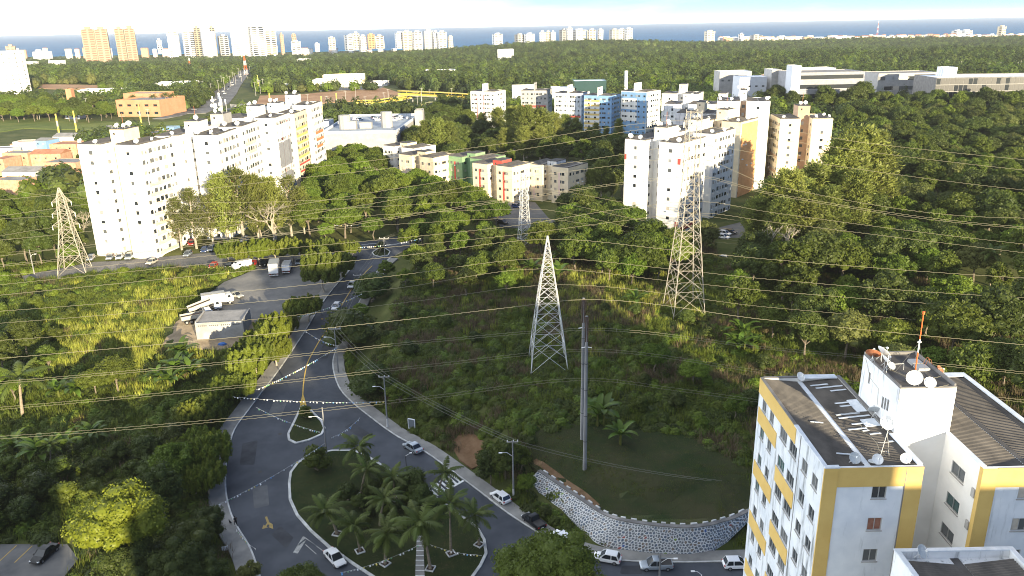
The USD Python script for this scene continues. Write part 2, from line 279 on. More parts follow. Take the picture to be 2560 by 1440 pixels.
# ------------------------------------------------------------------ terrain
rng = np.random.default_rng(7)
def base(x, y):
    x = np.asarray(x, float); y = np.asarray(y, float)
    z = 9.0 * sstep(105, 245, y) + 1.5 * sstep(260, 420, y)
    p = np.stack([x / 420.0, y / 420.0, np.zeros_like(x + y)], -1)
    h = (meshkit.fbm(p, 3, 5) - 0.5) * 2
    q = np.stack([x / 900.0, y / 520.0, np.ones_like(x + y)], -1)
    h2 = (meshkit.noise(q, 9) - 0.45) * 2
    z = z + (h * 9 + h2 * 9) * sstep(620, 1100, y) * (1 - sstep(2700, 3300, y)) * (0.65 + 0.45 * sstep(-200, 500, x))
    z = z - 6 * sstep(700, 1900, y) - 12 * sstep(2100, 3000, y) - 18 * sstep(3000, 3600 + 0.18 * np.abs(np.minimum(x, 0)), y)
    z = z - 13 * sstep(1150, 1900, y) * (1 - sstep(-600, 150, x)) - 9 * sstep(1000, 2000, y) - 9 * sstep(2000, 2700, y)
    z = z + 13 * np.exp(-((x - 250) / 330.0) ** 2 - ((y - 2250) / 260.0) ** 2) + 5 * np.exp(-((x + 60) / 300.0) ** 2 - ((y - 1900) / 220.0) ** 2)
    z = z - 7 * np.exp(-((x - 330) / 150.0) ** 2 - ((y - 380) / 90.0) ** 2)
    return z
def G0(px, py, dz=0.0):
    """the ground point seen at a pixel, on the even ground of roads and yards"""
    z = 0.0
    for _ in range(25):
        p = at(px, py, z + dz); z = 0.5 * z + 0.5 * float(base(p[0], p[1]))
    return np.array([p[0], p[1], z + dz])
def XY(pts): return [tuple(G0(*p)[:2]) for p in pts]
def clean(p):
    p = p.buffer(0); return max(p.geoms, key=lambda g: g.area) if hasattr(p, 'geoms') else p

road_left_px = [(660, 1470), (640, 1402), (622, 1360), (598, 1322), (578, 1280), (567, 1230), (566, 1180), (572, 1130), (588, 1075), (620, 1030), (655, 982), (690, 937), (730, 880), (768, 822), (800, 768), (840, 715), (868, 685), (890, 655)]
road_right_px = [(975, 645), (950, 668), (925, 705), (905, 740), (880, 790), (853, 845), (833, 893), (833, 930), (850, 975), (885, 1012), (930, 1048), (985, 1088), (1060, 1130), (1130, 1180), (1200, 1232), (1262, 1280), (1330, 1325), (1395, 1362), (1460, 1386), (1545, 1403), (1700, 1408), (1875, 1404), (2120, 1398)]
def smooth_line(px, n=4):
    p = np.array(XY(px)); k = len(p); out = []
    for i in range(k - 1):
        a, b, c, d = p[max(i - 1, 0)], p[i], p[i + 1], p[min(i + 2, k - 1)]
        for t in np.arange(n) / n:
            out.append(0.5 * ((2 * b) + (c - a) * t + (2 * a - 5 * b + 4 * c - d) * t * t + (3 * b - a - 3 * c + d) * t ** 3))
    out.append(p[-1]); return np.array(out)
RL = smooth_line(road_left_px); RR = smooth_line(road_right_px)
junction = XY([(1060, 598), (1000, 590), (900, 606), (860, 612), (893, 640)])
road_poly = clean(sg.Polygon([*RL, *junction[::-1], *RR, (62, 84), (62, 60), (-12, 60), (-32, 66)]))
lane_poly = clean(sg.Polygon(XY([(55, 690), (235, 655), (300, 652), (540, 630), (700, 616), (860, 607), (895, 610), (895, 640), (800, 648), (660, 668), (560, 668), (420, 668), (240, 682), (60, 705)])))
yard_poly = clean(sg.Polygon(XY([(560, 705), (600, 690), (650, 668), (790, 655), (846, 700), (812, 748), (798, 766), (760, 775), (720, 800), (690, 815), (640, 830), (636, 800), (560, 785), (455, 800), (470, 775), (520, 735)])))
sand_poly = clean(sg.Polygon(XY([(405, 862), (440, 806), (470, 785), (640, 790), (660, 825), (640, 868), (540, 876)])))
court_poly = clean(sg.Polygon(XY([(1232, 512), (1290, 499), (1338, 506), (1372, 546), (1420, 566), (1400, 584), (1330, 572), (1252, 566), (1230, 540)])))
east_lot = clean(sg.Polygon(XY([(1785, 572), (1850, 556), (1905, 640), (1868, 675), (1795, 668)])))
south_lot = clean(sg.Polygon(XY([(-60, 1361), (168, 1361), (196, 1398), (158, 1445), (150, 1520), (-60, 1520)])))
walk_left = clean(sg.LineString(RL).buffer(2.9, single_sided=True).buffer(0))
walk_right = clean(sg.LineString(RR).buffer(2.5, single_sided=True).buffer(0))
walk_left = clean(walk_left.difference(road_poly)); walk_right = clean(walk_right.difference(road_poly))
hard = so.unary_union([road_poly, lane_poly, yard_poly, walk_left, walk_right, south_lot, east_lot, court_poly])

# the raised field behind the pavement and the stone wall
wall_base_px = [(1312, 1208), (1355, 1243), (1410, 1288), (1462, 1333), (1500, 1360), (1560, 1375), (1640, 1385), (1715, 1387), (1770, 1380), (1806, 1362), (1842, 1330), (1872, 1300)]
wall_top_px = [(1345, 1178), (1395, 1212), (1450, 1249), (1505, 1285), (1545, 1300), (1600, 1310), (1660, 1317), (1715, 1320), (1770, 1315), (1805, 1306), (1840, 1295), (1876, 1278)]
wall_b = np.array([G0(*p) for p in wall_base_px]); wall_b[-2, 2] = 1.0; wall_b[-1, 2] = 1.8
wall_b[-2:] = [at(*wall_base_px[i], wall_b[i, 2]) for i in (-2, -1)]
wall_t = np.array([at_y(*wall_top_px[i], wall_b[i, 1] + 0.35) for i in range(len(wall_b))])
wo = np.array(list(sg.LineString(wall_b[:, :2]).buffer(4.0, single_sided=True).exterior.coords))
i0 = int(np.argmin(np.linalg.norm(RR - np.array(G0(975, 1082)[:2]), axis=1)))
field = sg.Polygon([*(np.array(sg.LineString(RR[12:70]).offset_curve(4.0).coords)), *(np.array(sg.LineString(wall_b[:, :2]).offset_curve(2.2).coords)), (60, 98), (140, 98), (160, 330), (-10, 330)]).buffer(0)
field = clean(field)

def grid_axis(lo, hi, step, far_lo, far_hi, g=1.09, mx=34):
    mid = list(np.arange(lo, hi + 1e-6, step)); a, s = hi, step
    while a < far_hi: s = min(s * g, mx); a += s; mid.append(a)
    a, s, left = lo, step, []
    while a > far_lo: s = min(s * g, mx); a -= s; left.append(a)
    return np.array(left[::-1] + mid)
GX = grid_axis(-150, 110, 2.0, -3300, 3000); GY = grid_axis(58, 260, 2.0, -260, 4300)
MX, MY = np.meshgrid(GX, GY, indexing='ij')
GZ = base(MX, MY)
near = (MX > -190) & (MX < 190) & (MY < 340) & (MY > 40)
pts = shapely.points(MX[near], MY[near])
shapely.prepare(field); shapely.prepare(hard)
dist = np.where(shapely.contains(field, pts), shapely.distance(pts, field.exterior), 0.0)
GZ[near] += 3.4 * sstep(0.0, 9.0, dist) * (1 - sstep(175, 250, MY[near]))
roll_ = (meshkit.fbm(np.stack([MX[near] / 14, MY[near] / 14, 0 * MX[near]], -1), 3, 3) - 0.5)
dh = shapely.distance(pts, hard)
GZ[near] += roll_ * 1.6 * sstep(1.0, 7.0, dh)
GTRUE = GZ.copy()
GZ[near] -= np.where(dh < 0.9, 0.35, 0.0)
def ground(x, y, grid=None):
    g = GTRUE if grid is None else grid
    x = np.asarray(x, float); y = np.asarray(y, float)
    i = np.clip(np.searchsorted(GX, x) - 1, 0, len(GX) - 2); j = np.clip(np.searchsorted(GY, y) - 1, 0, len(GY) - 2)
    u = np.clip((x - GX[i]) / (GX[i + 1] - GX[i]), 0, 1); v = np.clip((y - GY[j]) / (GY[j + 1] - GY[j]), 0, 1)
    return g[i, j] * (1 - u) * (1 - v) + g[i + 1, j] * u * (1 - v) + g[i, j + 1] * (1 - u) * v + g[i + 1, j + 1] * u * v
def G(px, py, dz=0.0):
    z = 0.0
    for _ in range(25):
        p = at(px, py, z + dz); z = 0.5 * z + 0.5 * float(ground(p[0], p[1]))
    return np.array([p[0], p[1], z])
nx, ny = MX.shape; idx = np.arange(nx * ny).reshape(nx, ny)
quads = np.stack([idx[:-1, :-1], idx[1:, :-1], idx[1:, 1:], idx[:-1, 1:]], -1).reshape(-1, 4)
solo('ground', (np.column_stack([MX.ravel(), MY.ravel(), GZ.ravel()]), np.vstack([quads[:, [0, 1, 2]], quads[:, [0, 2, 3]]])), 'terrain', 'green and earthy ground rolling from the road to the coast', kind='structure', smooth=True)
solo('sea', bx((-17000, 3300, -26), (17000, 17500, -24.0)), 'sea', 'deep blue sea up to the level horizon', kind='structure')

from scipy.spatial import Delaunay
def drape(poly, zf, step=3.0, skirt=0.0):
    """a sheet over the polygon, following zf, with an optional downward rim"""
    poly = poly.buffer(0); polys = list(poly.geoms) if hasattr(poly, 'geoms') else [poly]; mb = MB()
    for P in polys:
        if P.area < 0.02: continue
        rings = []
        for r in [P.exterior, *P.interiors]:
            ls = r.segmentize(step) if hasattr(r, 'segmentize') else r
            rings.append(np.array(ls.coords)[:-1, :2])
        x0, y0, x1, y1 = P.bounds
        gx, gy = np.meshgrid(np.arange(x0, x1, step), np.arange(y0, y1, step)); g = shapely.points(gx.ravel(), gy.ravel())
        ins = shapely.contains(P.buffer(-step * 0.4), g) if P.area > step * step * 4 else np.zeros(len(g), bool)
        allp = np.vstack([*rings, np.column_stack([gx.ravel(), gy.ravel()])[ins]])
        allp = allp + 0.0; tri = Delaunay(allp).simplices
        c = allp[tri].mean(1); tri = tri[shapely.contains(P.buffer(1e-4), shapely.points(c[:, 0], c[:, 1]))]
        a, b, d = allp[tri[:, 0]], allp[tri[:, 1]], allp[tri[:, 2]]
        flip = ((b - a)[:, 0] * (d - a)[:, 1] - (b - a)[:, 1] * (d - a)[:, 0]) < 0; tri[flip] = tri[flip][:, ::-1]
        v = np.column_stack([allp, zf(allp[:, 0], allp[:, 1])]); mb.add(v, tri)
        if skirt:
            for r in rings:
                zz = zf(r[:, 0], r[:, 1]); n = len(r)
                vv = np.vstack([np.column_stack([r, zz]), np.column_stack([r, zz - skirt])])
                mb.add(vv, [[i, n + i, n + (i + 1) % n, (i + 1) % n] for i in range(n)])
    return mb.m
def up(d): return lambda x, y: base(x, y) + d
def struct(name, poly, dz, mat, label, skirt=0.0, step=3.0): return solo(name, drape(poly, up(dz), step, skirt), mat, label, kind='structure')
struct('road', road_poly, 0.02, 'asphalt', 'dark asphalt road running up the picture and looping round the garden island', skirt=0.4)
struct('service_lane', lane_poly.difference(road_poly), 0.03, 'asphalt_old', 'worn asphalt lane with parked cars in front of the white apartment blocks', skirt=0.4)
struct('truck_yard', yard_poly.difference(so.unary_union([road_poly, lane_poly, walk_left])), 0.026, 'asphalt_old', 'patched asphalt yard where trucks are parked', skirt=0.4)
struct('sand_patch', sand_poly.difference(so.unary_union([yard_poly, walk_left])), 0.10, 'sand', 'bare sandy ground beside the white shed', skirt=0.3)
struct('sports_court', court_poly, 0.05, 'asphalt_old', 'paved court and parking in front of the low apartment blocks', skirt=0.4)
struct('east_car_park', east_lot, 0.05, 'asphalt_old', 'small car park to the right of the white tower block', skirt=0.4)
struct('south_car_park', south_lot, 0.05, 'asphalt_old', 'car park with yellow bay lines at the bottom left', skirt=0.4)
struct('pavement', walk_left, 0.14, 'pavement', 'concrete pavement along the left side of the road', skirt=0.5)
struct('pavement', walk_right, 0.14, 'pavement', 'concrete pavement along the right side of the road and below the stone wall', skirt=0.5)
def kerb_strip(line, side, w=0.24, h=0.165):
    return drape(sg.LineString(line).buffer(side * w, single_sided=True).buffer(0), up(h), 1.6, 0.3)
solo('kerb', kerb_strip(RL, 1), 'kerb', 'white painted kerb along the left side of the road', kind='structure')
solo('kerb', kerb_strip(RR, 1), 'kerb', 'white painted kerb along the right side of the road', kind='structure')

# garden island, small triangular island, far oval island
def island(px, name, label, grassmat, dz=0.12, kw=0.42):
    p = np.array(XY(px)); L = sg.Polygon(p).buffer(2.0).buffer(-2.0) if len(px) > 8 else sg.Polygon(p)
    L = clean(L.buffer(-1.2).buffer(1.2)) if L.area > 60 else clean(L.buffer(0.5))
    solo(name, drape(L.buffer(-kw + 0.02), up(dz + 0.03), 2.0, 0.2), grassmat, label, kind='structure')
    solo('kerb', drape(L.difference(L.buffer(-kw)), up(dz + 0.06), 1.5, 0.3), 'kerb', 'white painted kerb round the ' + label.split(' ', 1)[1], kind='structure'); return L
garden_px = [(720, 1210), (724, 1182), (742, 1158), (780, 1136), (830, 1126), (885, 1126), (915, 1137), (960, 1165), (1040, 1215), (1105, 1252), (1150, 1285), (1195, 1318), (1214, 1350), (1219, 1385), (1205, 1415), (1180, 1450), (1160, 1490), (1000, 1500), (935, 1448), (880, 1412), (820, 1370), (775, 1330), (740, 1290), (722, 1250)]
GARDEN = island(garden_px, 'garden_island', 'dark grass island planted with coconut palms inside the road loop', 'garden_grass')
SMALL = island([(757, 1018), (775, 1030), (800, 1055), (807, 1072), (800, 1086), (770, 1099), (742, 1106), (727, 1099), (725, 1085), (742, 1050)], 'traffic_island', 'small triangular grass island at the mouth of the road loop', 'garden_grass')
FARI = island([(934, 632), (945, 624), (962, 623), (972, 630), (968, 638), (950, 641), (938, 638)], 'oval_island', 'small oval planted island at the far junction', 'garden_grass', kw=0.3)

# painted markings
def paint(name, polys, mat, label, dz=0.034):
    return solo(name, drape(so.unary_union([sg.Polygon(p) if not hasattr(p, 'area') else p for p in polys]), up(dz), 2.5), mat, label, kind='structure')
cl = smooth_line([(757, 985), (760, 950), (768, 910), (780, 885), (800, 850), (825, 815), (850, 770), (878, 725), (905, 690), (930, 665)])
paint('centre_line', [sg.LineString(cl).buffer(0.11)], 'paint_yellow', 'thin yellow centre line of the road')
# hatched yellow triangle before the small island
tri = np.array(XY([(757, 985), (747, 1034), (769, 1026)])); bars = []
for k in range(13):
    t = 0.12 + 0.86 * k / 12; a = tri[0] * (1 - t) + tri[1] * t; b = tri[0] * (1 - t) + tri[2] * t; d = (tri[1] + tri[2]) / 2 - tri[0]; d = d / np.linalg.norm(d) * 0.2
    bars.append(sg.Polygon([a - d, b - d, b + d, a + d]))
bars += [sg.LineString([tri[0], tri[1]]).buffer(0.08), sg.LineString([tri[0], tri[2]]).buffer(0.08)]
paint('hatched_triangle', bars, 'paint_yellow', 'yellow hatched triangle painted before the small island')
# zebra crossing and stop line, on the right arm of the loop
zc = np.array(XY([(1066, 1222), (1142, 1177)])); zd = zc[1] - zc[0]; zn = np.array(XY([(1142, 1177), (1158, 1190)])); zn = zn[1] - zn[0]; zn = zn / np.linalg.norm(zn)
zs = []
for k in range(8):
    a = zc[0] + zd * (k + 0.18) / 8; b = zc[0] + zd * (k + 0.68) / 8; zs.append(sg.Polygon([a, b, b + zn * 3.0, a + zn * 3.0]))
paint('zebra_crossing', zs, 'paint_white', 'white zebra crossing at the right arm of the loop')
sl = np.array(XY([(1134, 1216), (1176, 1192)])); paint('stop_line', [sg.LineString(sl).buffer(0.22, cap_style=2)], 'paint_white', 'white stop line just below the zebra crossing')
# forked yellow arrow
A = lambda *q: np.array(XY(q))
paint('road_arrow', [sg.LineString(A((665, 1292), (671, 1308))).buffer(0.17, cap_style=2), sg.LineString(A((671, 1307), (664, 1316))).buffer(0.15, cap_style=2), sg.LineString(A((671, 1307), (677, 1316))).buffer(0.15, cap_style=2),
     sg.Polygon(A((655, 1323), (659, 1312), (670, 1319))), sg.Polygon(A((683, 1323), (682, 1311), (671, 1318)))], 'paint_old_yellow', 'faded yellow forked arrow on the left arm of the loop')
paint('worn_box_marking', [sg.LineString(A((735, 1382), (759, 1342))).buffer(0.14, cap_style=2), sg.LineString(A((742, 1384), (766, 1346))).buffer(0.14, cap_style=2), sg.LineString(A((759, 1342), (815, 1383))).buffer(0.07), sg.LineString(A((764, 1362), (790, 1385))).buffer(0.07)], 'paint_worn', 'worn white box lines on the road beside the garden kerb')
paint('hump_marks', [sg.LineString(A((803 + 10 * k, 797), (808 + 10 * k, 798))).buffer(0.2, cap_style=2) for k in range(6)], 'paint_yellow', 'row of yellow dashes across the road at the speed hump')
paint('bay_lines', [sg.LineString(A(a, b)).buffer(0.06) for a, b in [((41, 1365), (-20, 1421)), ((80, 1366), (37, 1407)), ((118, 1366), (80, 1404)), ((0, 1366), (-40, 1402))]], 'paint_yellow', 'thin yellow parking bay lines at the bottom left', 0.062)
paint('junction_line', [sg.LineString(A((905, 612), (960, 606))).buffer(0.12), sg.LineString(A((962, 614), (1020, 607))).buffer(0.12)], 'paint_white', 'white edge lines at the far junction')
# repairs and covers in the road
for k, (q, m_) in enumerate([([(610, 1110), (640, 1104), (632, 1160), (604, 1160)], 'asphalt_patch'), ([(690, 1000), (716, 1000), (700, 1040), (672, 1040)], 'asphalt_pale'), ([(880, 1060), (930, 1090), (918, 1100), (866, 1068)], 'asphalt_patch'), ([(636, 1220), (664, 1216), (668, 1262), (640, 1268)], 'asphalt_pale'), ([(1080, 1190), (1112, 1210), (1096, 1222), (1062, 1200)], 'asphalt_patch'), ([(1300, 1360), (1362, 1394), (1340, 1404), (1280, 1370)], 'asphalt_pale'), ([(812, 860), (828, 860), (816, 895), (798, 895)], 'asphalt_patch'), ([(842, 790), (862, 790), (852, 815), (832, 815)], 'asphalt_pale'), ([(1560, 1418), (1600, 1418), (1600, 1432), (1556, 1432)], 'asphalt_patch'), ([(700, 1320), (728, 1345), (716, 1366), (684, 1336)], 'asphalt_patch')]):
    paint('road_patch', [sg.Polygon(XY(q)).buffer(0.3)], m_, ['dark', 'pale'][m_ == 'asphalt_pale'] + ' repair patch in the road, ' + ['left of the small island', 'just before the small island', 'between the small island and the right kerb', 'on the left arm above the arrow', 'by the zebra crossing', 'on the right arm before the foreground tree', 'on the upper road by the kerb bend', 'on the upper road near the speed hump', 'before the silver pickup', 'by the garden kerb left of the white sedan'][k], 0.028)
paint('manhole', [sg.Point(XY([q])[0]).buffer(0.36) for q in [(700, 1085), (915, 1108), (650, 1180)]], 'steel_dark', 'dark round manhole covers in the road', 0.032)
# striped path across the garden
pth = A((1042, 1340), (1058, 1340), (1062, 1450), (1038, 1450))
solo('garden_path', drape(sg.Polygon(pth), up(0.19), 2.0, 0.1), 'pavement', 'grey garden path with white cross stripes', kind='structure')
st = []
for k in range(9):
    t = (k + 0.3) / 9; u = (k + 0.44) / 9; L0, L1, R0, R1 = pth[0], pth[3], pth[1], pth[2]
    st.append(sg.Polygon([L0 + (L1 - L0) * t, R0 + (R1 - R0) * t, R0 + (R1 - R0) * u, L0 + (L1 - L0) * u]))
paint('path_stripes', st, 'paint_white', 'white cross stripes on the garden path', 0.197)

# lawn behind the wall, with bare earth along its left edge
lawn_back = [G(*p) for p in [(1890, 1235), (1880, 1170), (1800, 1130), (1700, 1085), (1560, 1062), (1420, 1062), (1330, 1085), (1300, 1120), (1322, 1160)]]
lawn_pts = np.vstack([wall_t + [0, 0.45, -0.2], lawn_back])
from scipy.interpolate import LinearNDInterpolator, NearestNDInterpolator
_li = LinearNDInterpolator(lawn_pts[:, :2], lawn_pts[:, 2]); _ni = NearestNDInterpolator(lawn_pts[:, :2], lawn_pts[:, 2])
def lawn_z(x, y):
    z = _li(x, y); z = np.where(np.isnan(z), _ni(x, y), z)
    return np.maximum(z + 0.05, ground(x, y) + 0.25)
LAWN = clean(sg.Polygon(lawn_pts[:, :2]))
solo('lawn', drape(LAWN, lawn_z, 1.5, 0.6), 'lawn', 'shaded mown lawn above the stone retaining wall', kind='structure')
shapely.prepare(LAWN)
def surf(x, y): return float(lawn_z(x, y)) if LAWN.contains(sg.Point(x, y)) else float(ground(x, y))
def GS(px, py):
    z = 0.0
    for _ in range(25):
        p = at(px, py, z); z = 0.5 * z + 0.5 * surf(p[0], p[1])
    return np.array([p[0], p[1], z])
ep = [GS(*p) for p in [(1330, 1130), (1345, 1150), (1400, 1185), (1470, 1235), (1500, 1262), (1490, 1268), (1440, 1235), (1385, 1195), (1335, 1160)]]
solo('bare_earth', drape(clean(sg.Polygon([q[:2] for q in ep])), lambda x, y: lawn_z(x, y) + 0.03, 1.5), 'dirt', 'strip of bare brown earth along the lawn above the wall', kind='structure')
eb = [G(*p) for p in [(1125, 1110), (1150, 1085), (1185, 1085), (1215, 1110), (1205, 1160), (1180, 1172), (1150, 1150)]]
solo('bare_earth', drape(clean(sg.Polygon([q[:2] for q in eb])), lambda x, y: ground(x, y) + 0.09, 1.0, 0.3), 'dirt', 'patch of bare brown earth sloping down to the right pavement', kind='structure')

# ------------------------------------------------------------------ stone retaining wall: mortar core, coping, stones
RW = thing('retaining_wall', 'curved grey stone retaining wall with white joints below the lawn', 'wall')
def along(P, n):
    d = np.r_[0, np.cumsum(np.linalg.norm(np.diff(P[:, :2], axis=0), axis=1))]; s = np.linspace(0, d[-1], n)
    return np.column_stack([np.interp(s, d, P[:, k]) for k in range(3)]), d[-1]
NS = 90
_d = np.r_[0, np.cumsum(np.linalg.norm(np.diff(wall_b[:, :2], axis=0), axis=1))]; WL = _d[-1]; _s = np.linspace(0, WL, NS)
from scipy.interpolate import PchipInterpolator
wb = np.column_stack([PchipInterpolator(_d, wall_b[:, k])(_s) for k in range(3)]); wt = np.column_stack([PchipInterpolator(_d, wall_t[:, k])(_s) for k in range(3)])
wb[:, 2] -= 0.15
tan = np.gradient(wb[:, :2], axis=0); tan /= np.linalg.norm(tan, axis=1, keepdims=True); wn = np.column_stack([tan[:, 1], -tan[:, 0], np.zeros(NS)])       # outwards (towards the road)
bk = -wn * 0.7
rings = [np.array([wb[i], wt[i], wt[i] + bk[i], wb[i] + bk[i]]) for i in range(NS)]
part(RW, 'core', MB().loft(rings).m, 'mortar', 30)
def wall_pt(s, t, out=0.0):
    i = np.clip(s / WL * (NS - 1), 0, NS - 1.001); k = i.astype(int); f = (i - k)[:, None]
    b = wb[k] * (1 - f) + wb[k + 1] * f; q = wt[k] * (1 - f) + wt[k + 1] * f; n = wn[k] * (1 - f) + wn[k + 1] * f
    return b + (q - b) * t[:, None] + n * np.broadcast_to(out, (len(s),))[:, None]
cop = MB()
rings = [np.array([wt[i] + wn[i] * 0.09 + [0, 0, 0.003], wt[i] + wn[i] * 0.09 + [0, 0, 0.16], wt[i] - wn[i] * 0.55 + [0, 0, 0.16], wt[i] - wn[i] * 0.55 + [0, 0, 0.003]]) for i in range(NS)]
part(RW, 'coping', cop.loft(rings).m, 'concrete_dark', 30)
for k in range(23):                                           # white blocks of the little kerb behind the coping
    s0 = WL * (k + 0.25) / 23; ss = np.linspace(s0, s0 + WL / 23 * 0.5, 4); p = wall_pt(ss, np.ones(4))
    i = np.clip((ss / WL * (NS - 1)).astype(int), 0, NS - 1); n = wn[i]
    rg = [np.array([p[j] - n[j] * 0.6 + [0, 0, -0.1], p[j] - n[j] * 0.6 + [0, 0, 0.24], p[j] - n[j] * 0.85 + [0, 0, 0.24], p[j] - n[j] * 0.85 + [0, 0, -0.1]]) for j in range(4)]
    part(RW, 'kerb_block', MB().loft(rg).m, 'kerb')
r2 = np.random.default_rng(3); stones = []
cell = 0.50; cols = int(WL / cell)
from scipy.spatial import Voronoi
hgt = np.linalg.norm(wt - wb, axis=1); seeds = []
for c in range(-2, cols + 3):
    hh = float(np.interp((c + 0.5) * cell, _s, hgt)); rows = max(2, int(hh / 0.44))
    for q in range(-1, rows + 1):
        seeds.append(((c + 0.5 + r2.uniform(-0.36, 0.36) + 0.5 * (q % 2)) * cell, (q + 0.5 + r2.uniform(-0.36, 0.36)) / rows * hh))
seeds = np.array(seeds); vo = Voronoi(seeds); sm = ['stone_grey', 'stone_blue', 'stone_grey', 'stone_brown', 'stone_blue']
for i, rg in enumerate(vo.point_region):
    reg = vo.regions[rg]
    if -1 in reg or len(reg) < 3: continue
    P = sg.Polygon(vo.vertices[reg])
    if not P.is_valid or P.area > 0.8: continue
    hh = float(np.interp(seeds[i, 0], _s, hgt)); P = P.intersection(sg.box(0.05, 0.03, WL - 0.05, hh - 0.03))
    if P.is_empty or P.area < 0.03: continue
    P = P.buffer(-0.062 - 0.025 * r2.random())
    if P.is_empty or not hasattr(P, 'exterior') or P.area < 0.012: continue
    P = P.buffer(-0.03).buffer(0.03, quad_segs=2).simplify(0.02)
    if P.is_empty or not hasattr(P, 'exterior'): continue
    stones.append((P.area, P, hh))
stones.sort(key=lambda s: -s[0])
rest = MB()
for k, (ar, P, hh) in enumerate(stones):
    ring = np.array(P.exterior.coords)[:-1]; n = len(ring); c = ring.mean(0); inner = c + (ring - c) * 0.72; o = 0.045 + 0.03 * r2.random()
    S = np.r_[ring[:, 0], ring[:, 0], inner[:, 0]]; Tt = np.r_[ring[:, 1], ring[:, 1], inner[:, 1]] / hh
    O = np.r_[np.full(n, -0.02), np.full(n, o * 0.6), np.full(n, o)]
    v = wall_pt(S, Tt, O)
    f = [[r * n + j, r * n + (j + 1) % n, (r + 1) * n + (j + 1) % n, (r + 1) * n + j] for r in range(2) for j in range(n)]
    f = [[q[0], q[1], q[2]] for q in f] + [[q[0], q[2], q[3]] for q in f] + [[2 * n, 2 * n + j, 2 * n + j + 1] for j in range(1, n - 1)]
    if k < 300:
        mt = sm[int(r2.integers(5))]
        if r2.random() < 0.035: mt = ['stone_paint_red', 'stone_paint_green', 'stone_paint_blue'][int(r2.integers(3))]
        part(RW, 'stone', (v, np.array(f)), mt)
    else: rest.add(v, f)
if rest.v: tag(stage.GetPrimAtPath(part(RW, 'small_stones', rest.m, 'stone_grey')), kind='stuff')
# ------------------------------------------------------------------ plants: one kind per class prim, copied by reference
def unit(r, n):
    v = r.normal(size=(n, 3)); return v / np.linalg.norm(v, axis=1, keepdims=True)
def leaf_quads(c, nrm, size, r, aspect=0.6, droop=0.0):
    """one small rhombic leaf (clump) per point, lying across nrm"""
    n = len(c); size = np.broadcast_to(size, (n,))
    u = np.cross(nrm, unit(r, n)); u /= np.linalg.norm(u, axis=1, keepdims=True) + 1e-9
    w = np.cross(nrm, u); s = size[:, None]
    v = np.stack([c - u * s * 0.5, c + w * s * aspect * 0.5, c + u * s * 0.5 - nrm * s * 0.12 - [0, 0, droop] * s, c - w * s * aspect * 0.5], 1).reshape(-1, 3)
    f = np.arange(4 * n).reshape(n, 4); return v, f
ICO = trimesh.creation.icosphere(1, 1.0)
def lumps(mb, cs, rs, r, sq=0.85):
    for c, q in zip(cs, rs):
        v = ICO.vertices * (1 + 0.18 * (r.random((len(ICO.vertices), 1)) - 0.5)) * [q, q, q * sq]; mb.add(v + c, ICO.faces)
def limbs(mb, h, tips, r, r0, n=6):
    """a tapered trunk with limbs to some of the clumps"""
    top = np.array([r.normal() * 0.25, r.normal() * 0.25, h])
    mid = top * 0.5 + [r.normal() * 0.12, r.normal() * 0.12, 0]
    mb.tube([[0, 0, -0.6], [0, 0, 0.1], mid, top], [r0 * 1.35, r0 * 1.1, r0 * 0.8, r0 * 0.62], n)
    for t in tips:
        m = top * 0.45 + np.array(t) * 0.55 + [r.normal() * 0.2, r.normal() * 0.2, 0.15 * np.linalg.norm(t - top)]
        mb.tube([top * (0.80 + 0.2 * r.random()), m, t], [r0 * 0.5, r0 * 0.32, r0 * 0.12], 4, cap=False)
def broadleaf(name, seed, R, Hc, trunk, ncl, nleaf, lsize, mat, flat=0.75, clr=0.36, bark='bark', core=0.74, jag=0.3):
    """crown of leaf clumps on the shell of an uneven dome; R radius, Hc crown height, trunk clear height"""
    r = np.random.default_rng(seed); k = kind_class(name)
    if ncl > 30 and nleaf < 9000: ncl, clr, core, nleaf = int(ncl * 1.7), clr * 0.76, core * 0.86, int(nleaf * 1.15)
    d = unit(r, ncl * 3); d = d[d[:, 2] > -0.35][:ncl]; ncl = len(d)
    lob = 1 + jag * (meshkit.noise(d * 1.6 + seed, seed) - 0.5) * 2
    rad = (0.55 + 0.45 * r.random(ncl) ** 0.5) * lob
    c = d * rad[:, None] * [R * (1 - clr * 0.7), R * (1 - clr * 0.7), Hc * 0.5 * flat / 0.75]; c[:, 2] += trunk + Hc * 0.45
    cr = R * clr * (0.65 + 0.7 * r.random(ncl))
    n_each = np.maximum(4, (nleaf * cr ** 2 / (cr ** 2).sum())).astype(int)
    own = np.repeat(np.arange(ncl), n_each); o = unit(r, len(own)); o[:, 2] = np.where(o[:, 2] < -0.3, -o[:, 2], o[:, 2])
    p = c[own] + o * (cr[own] * (0.80 + 0.32 * r.random(len(own))))[:, None] * [1, 1, 0.8]
    nr = o * 0.6 + unit(r, len(own)) * 0.8 + [0, 0, 0.08]; nr /= np.linalg.norm(nr, axis=1, keepdims=True)
    mb = MB(); v, f = leaf_quads(p, nr, lsize * (0.6 + 0.8 * r.random(len(p))), r); mb.add(v, f)
    lumps(mb, c, cr * core, r)
    tb = MB(); limbs(tb, trunk + Hc * 0.12, c[r.permutation(ncl)[:9]], r, 0.035 * R + 0.10)
    part(k, 'trunk', tb.m, bark); part(k, 'crown', mb.m, mat); return k
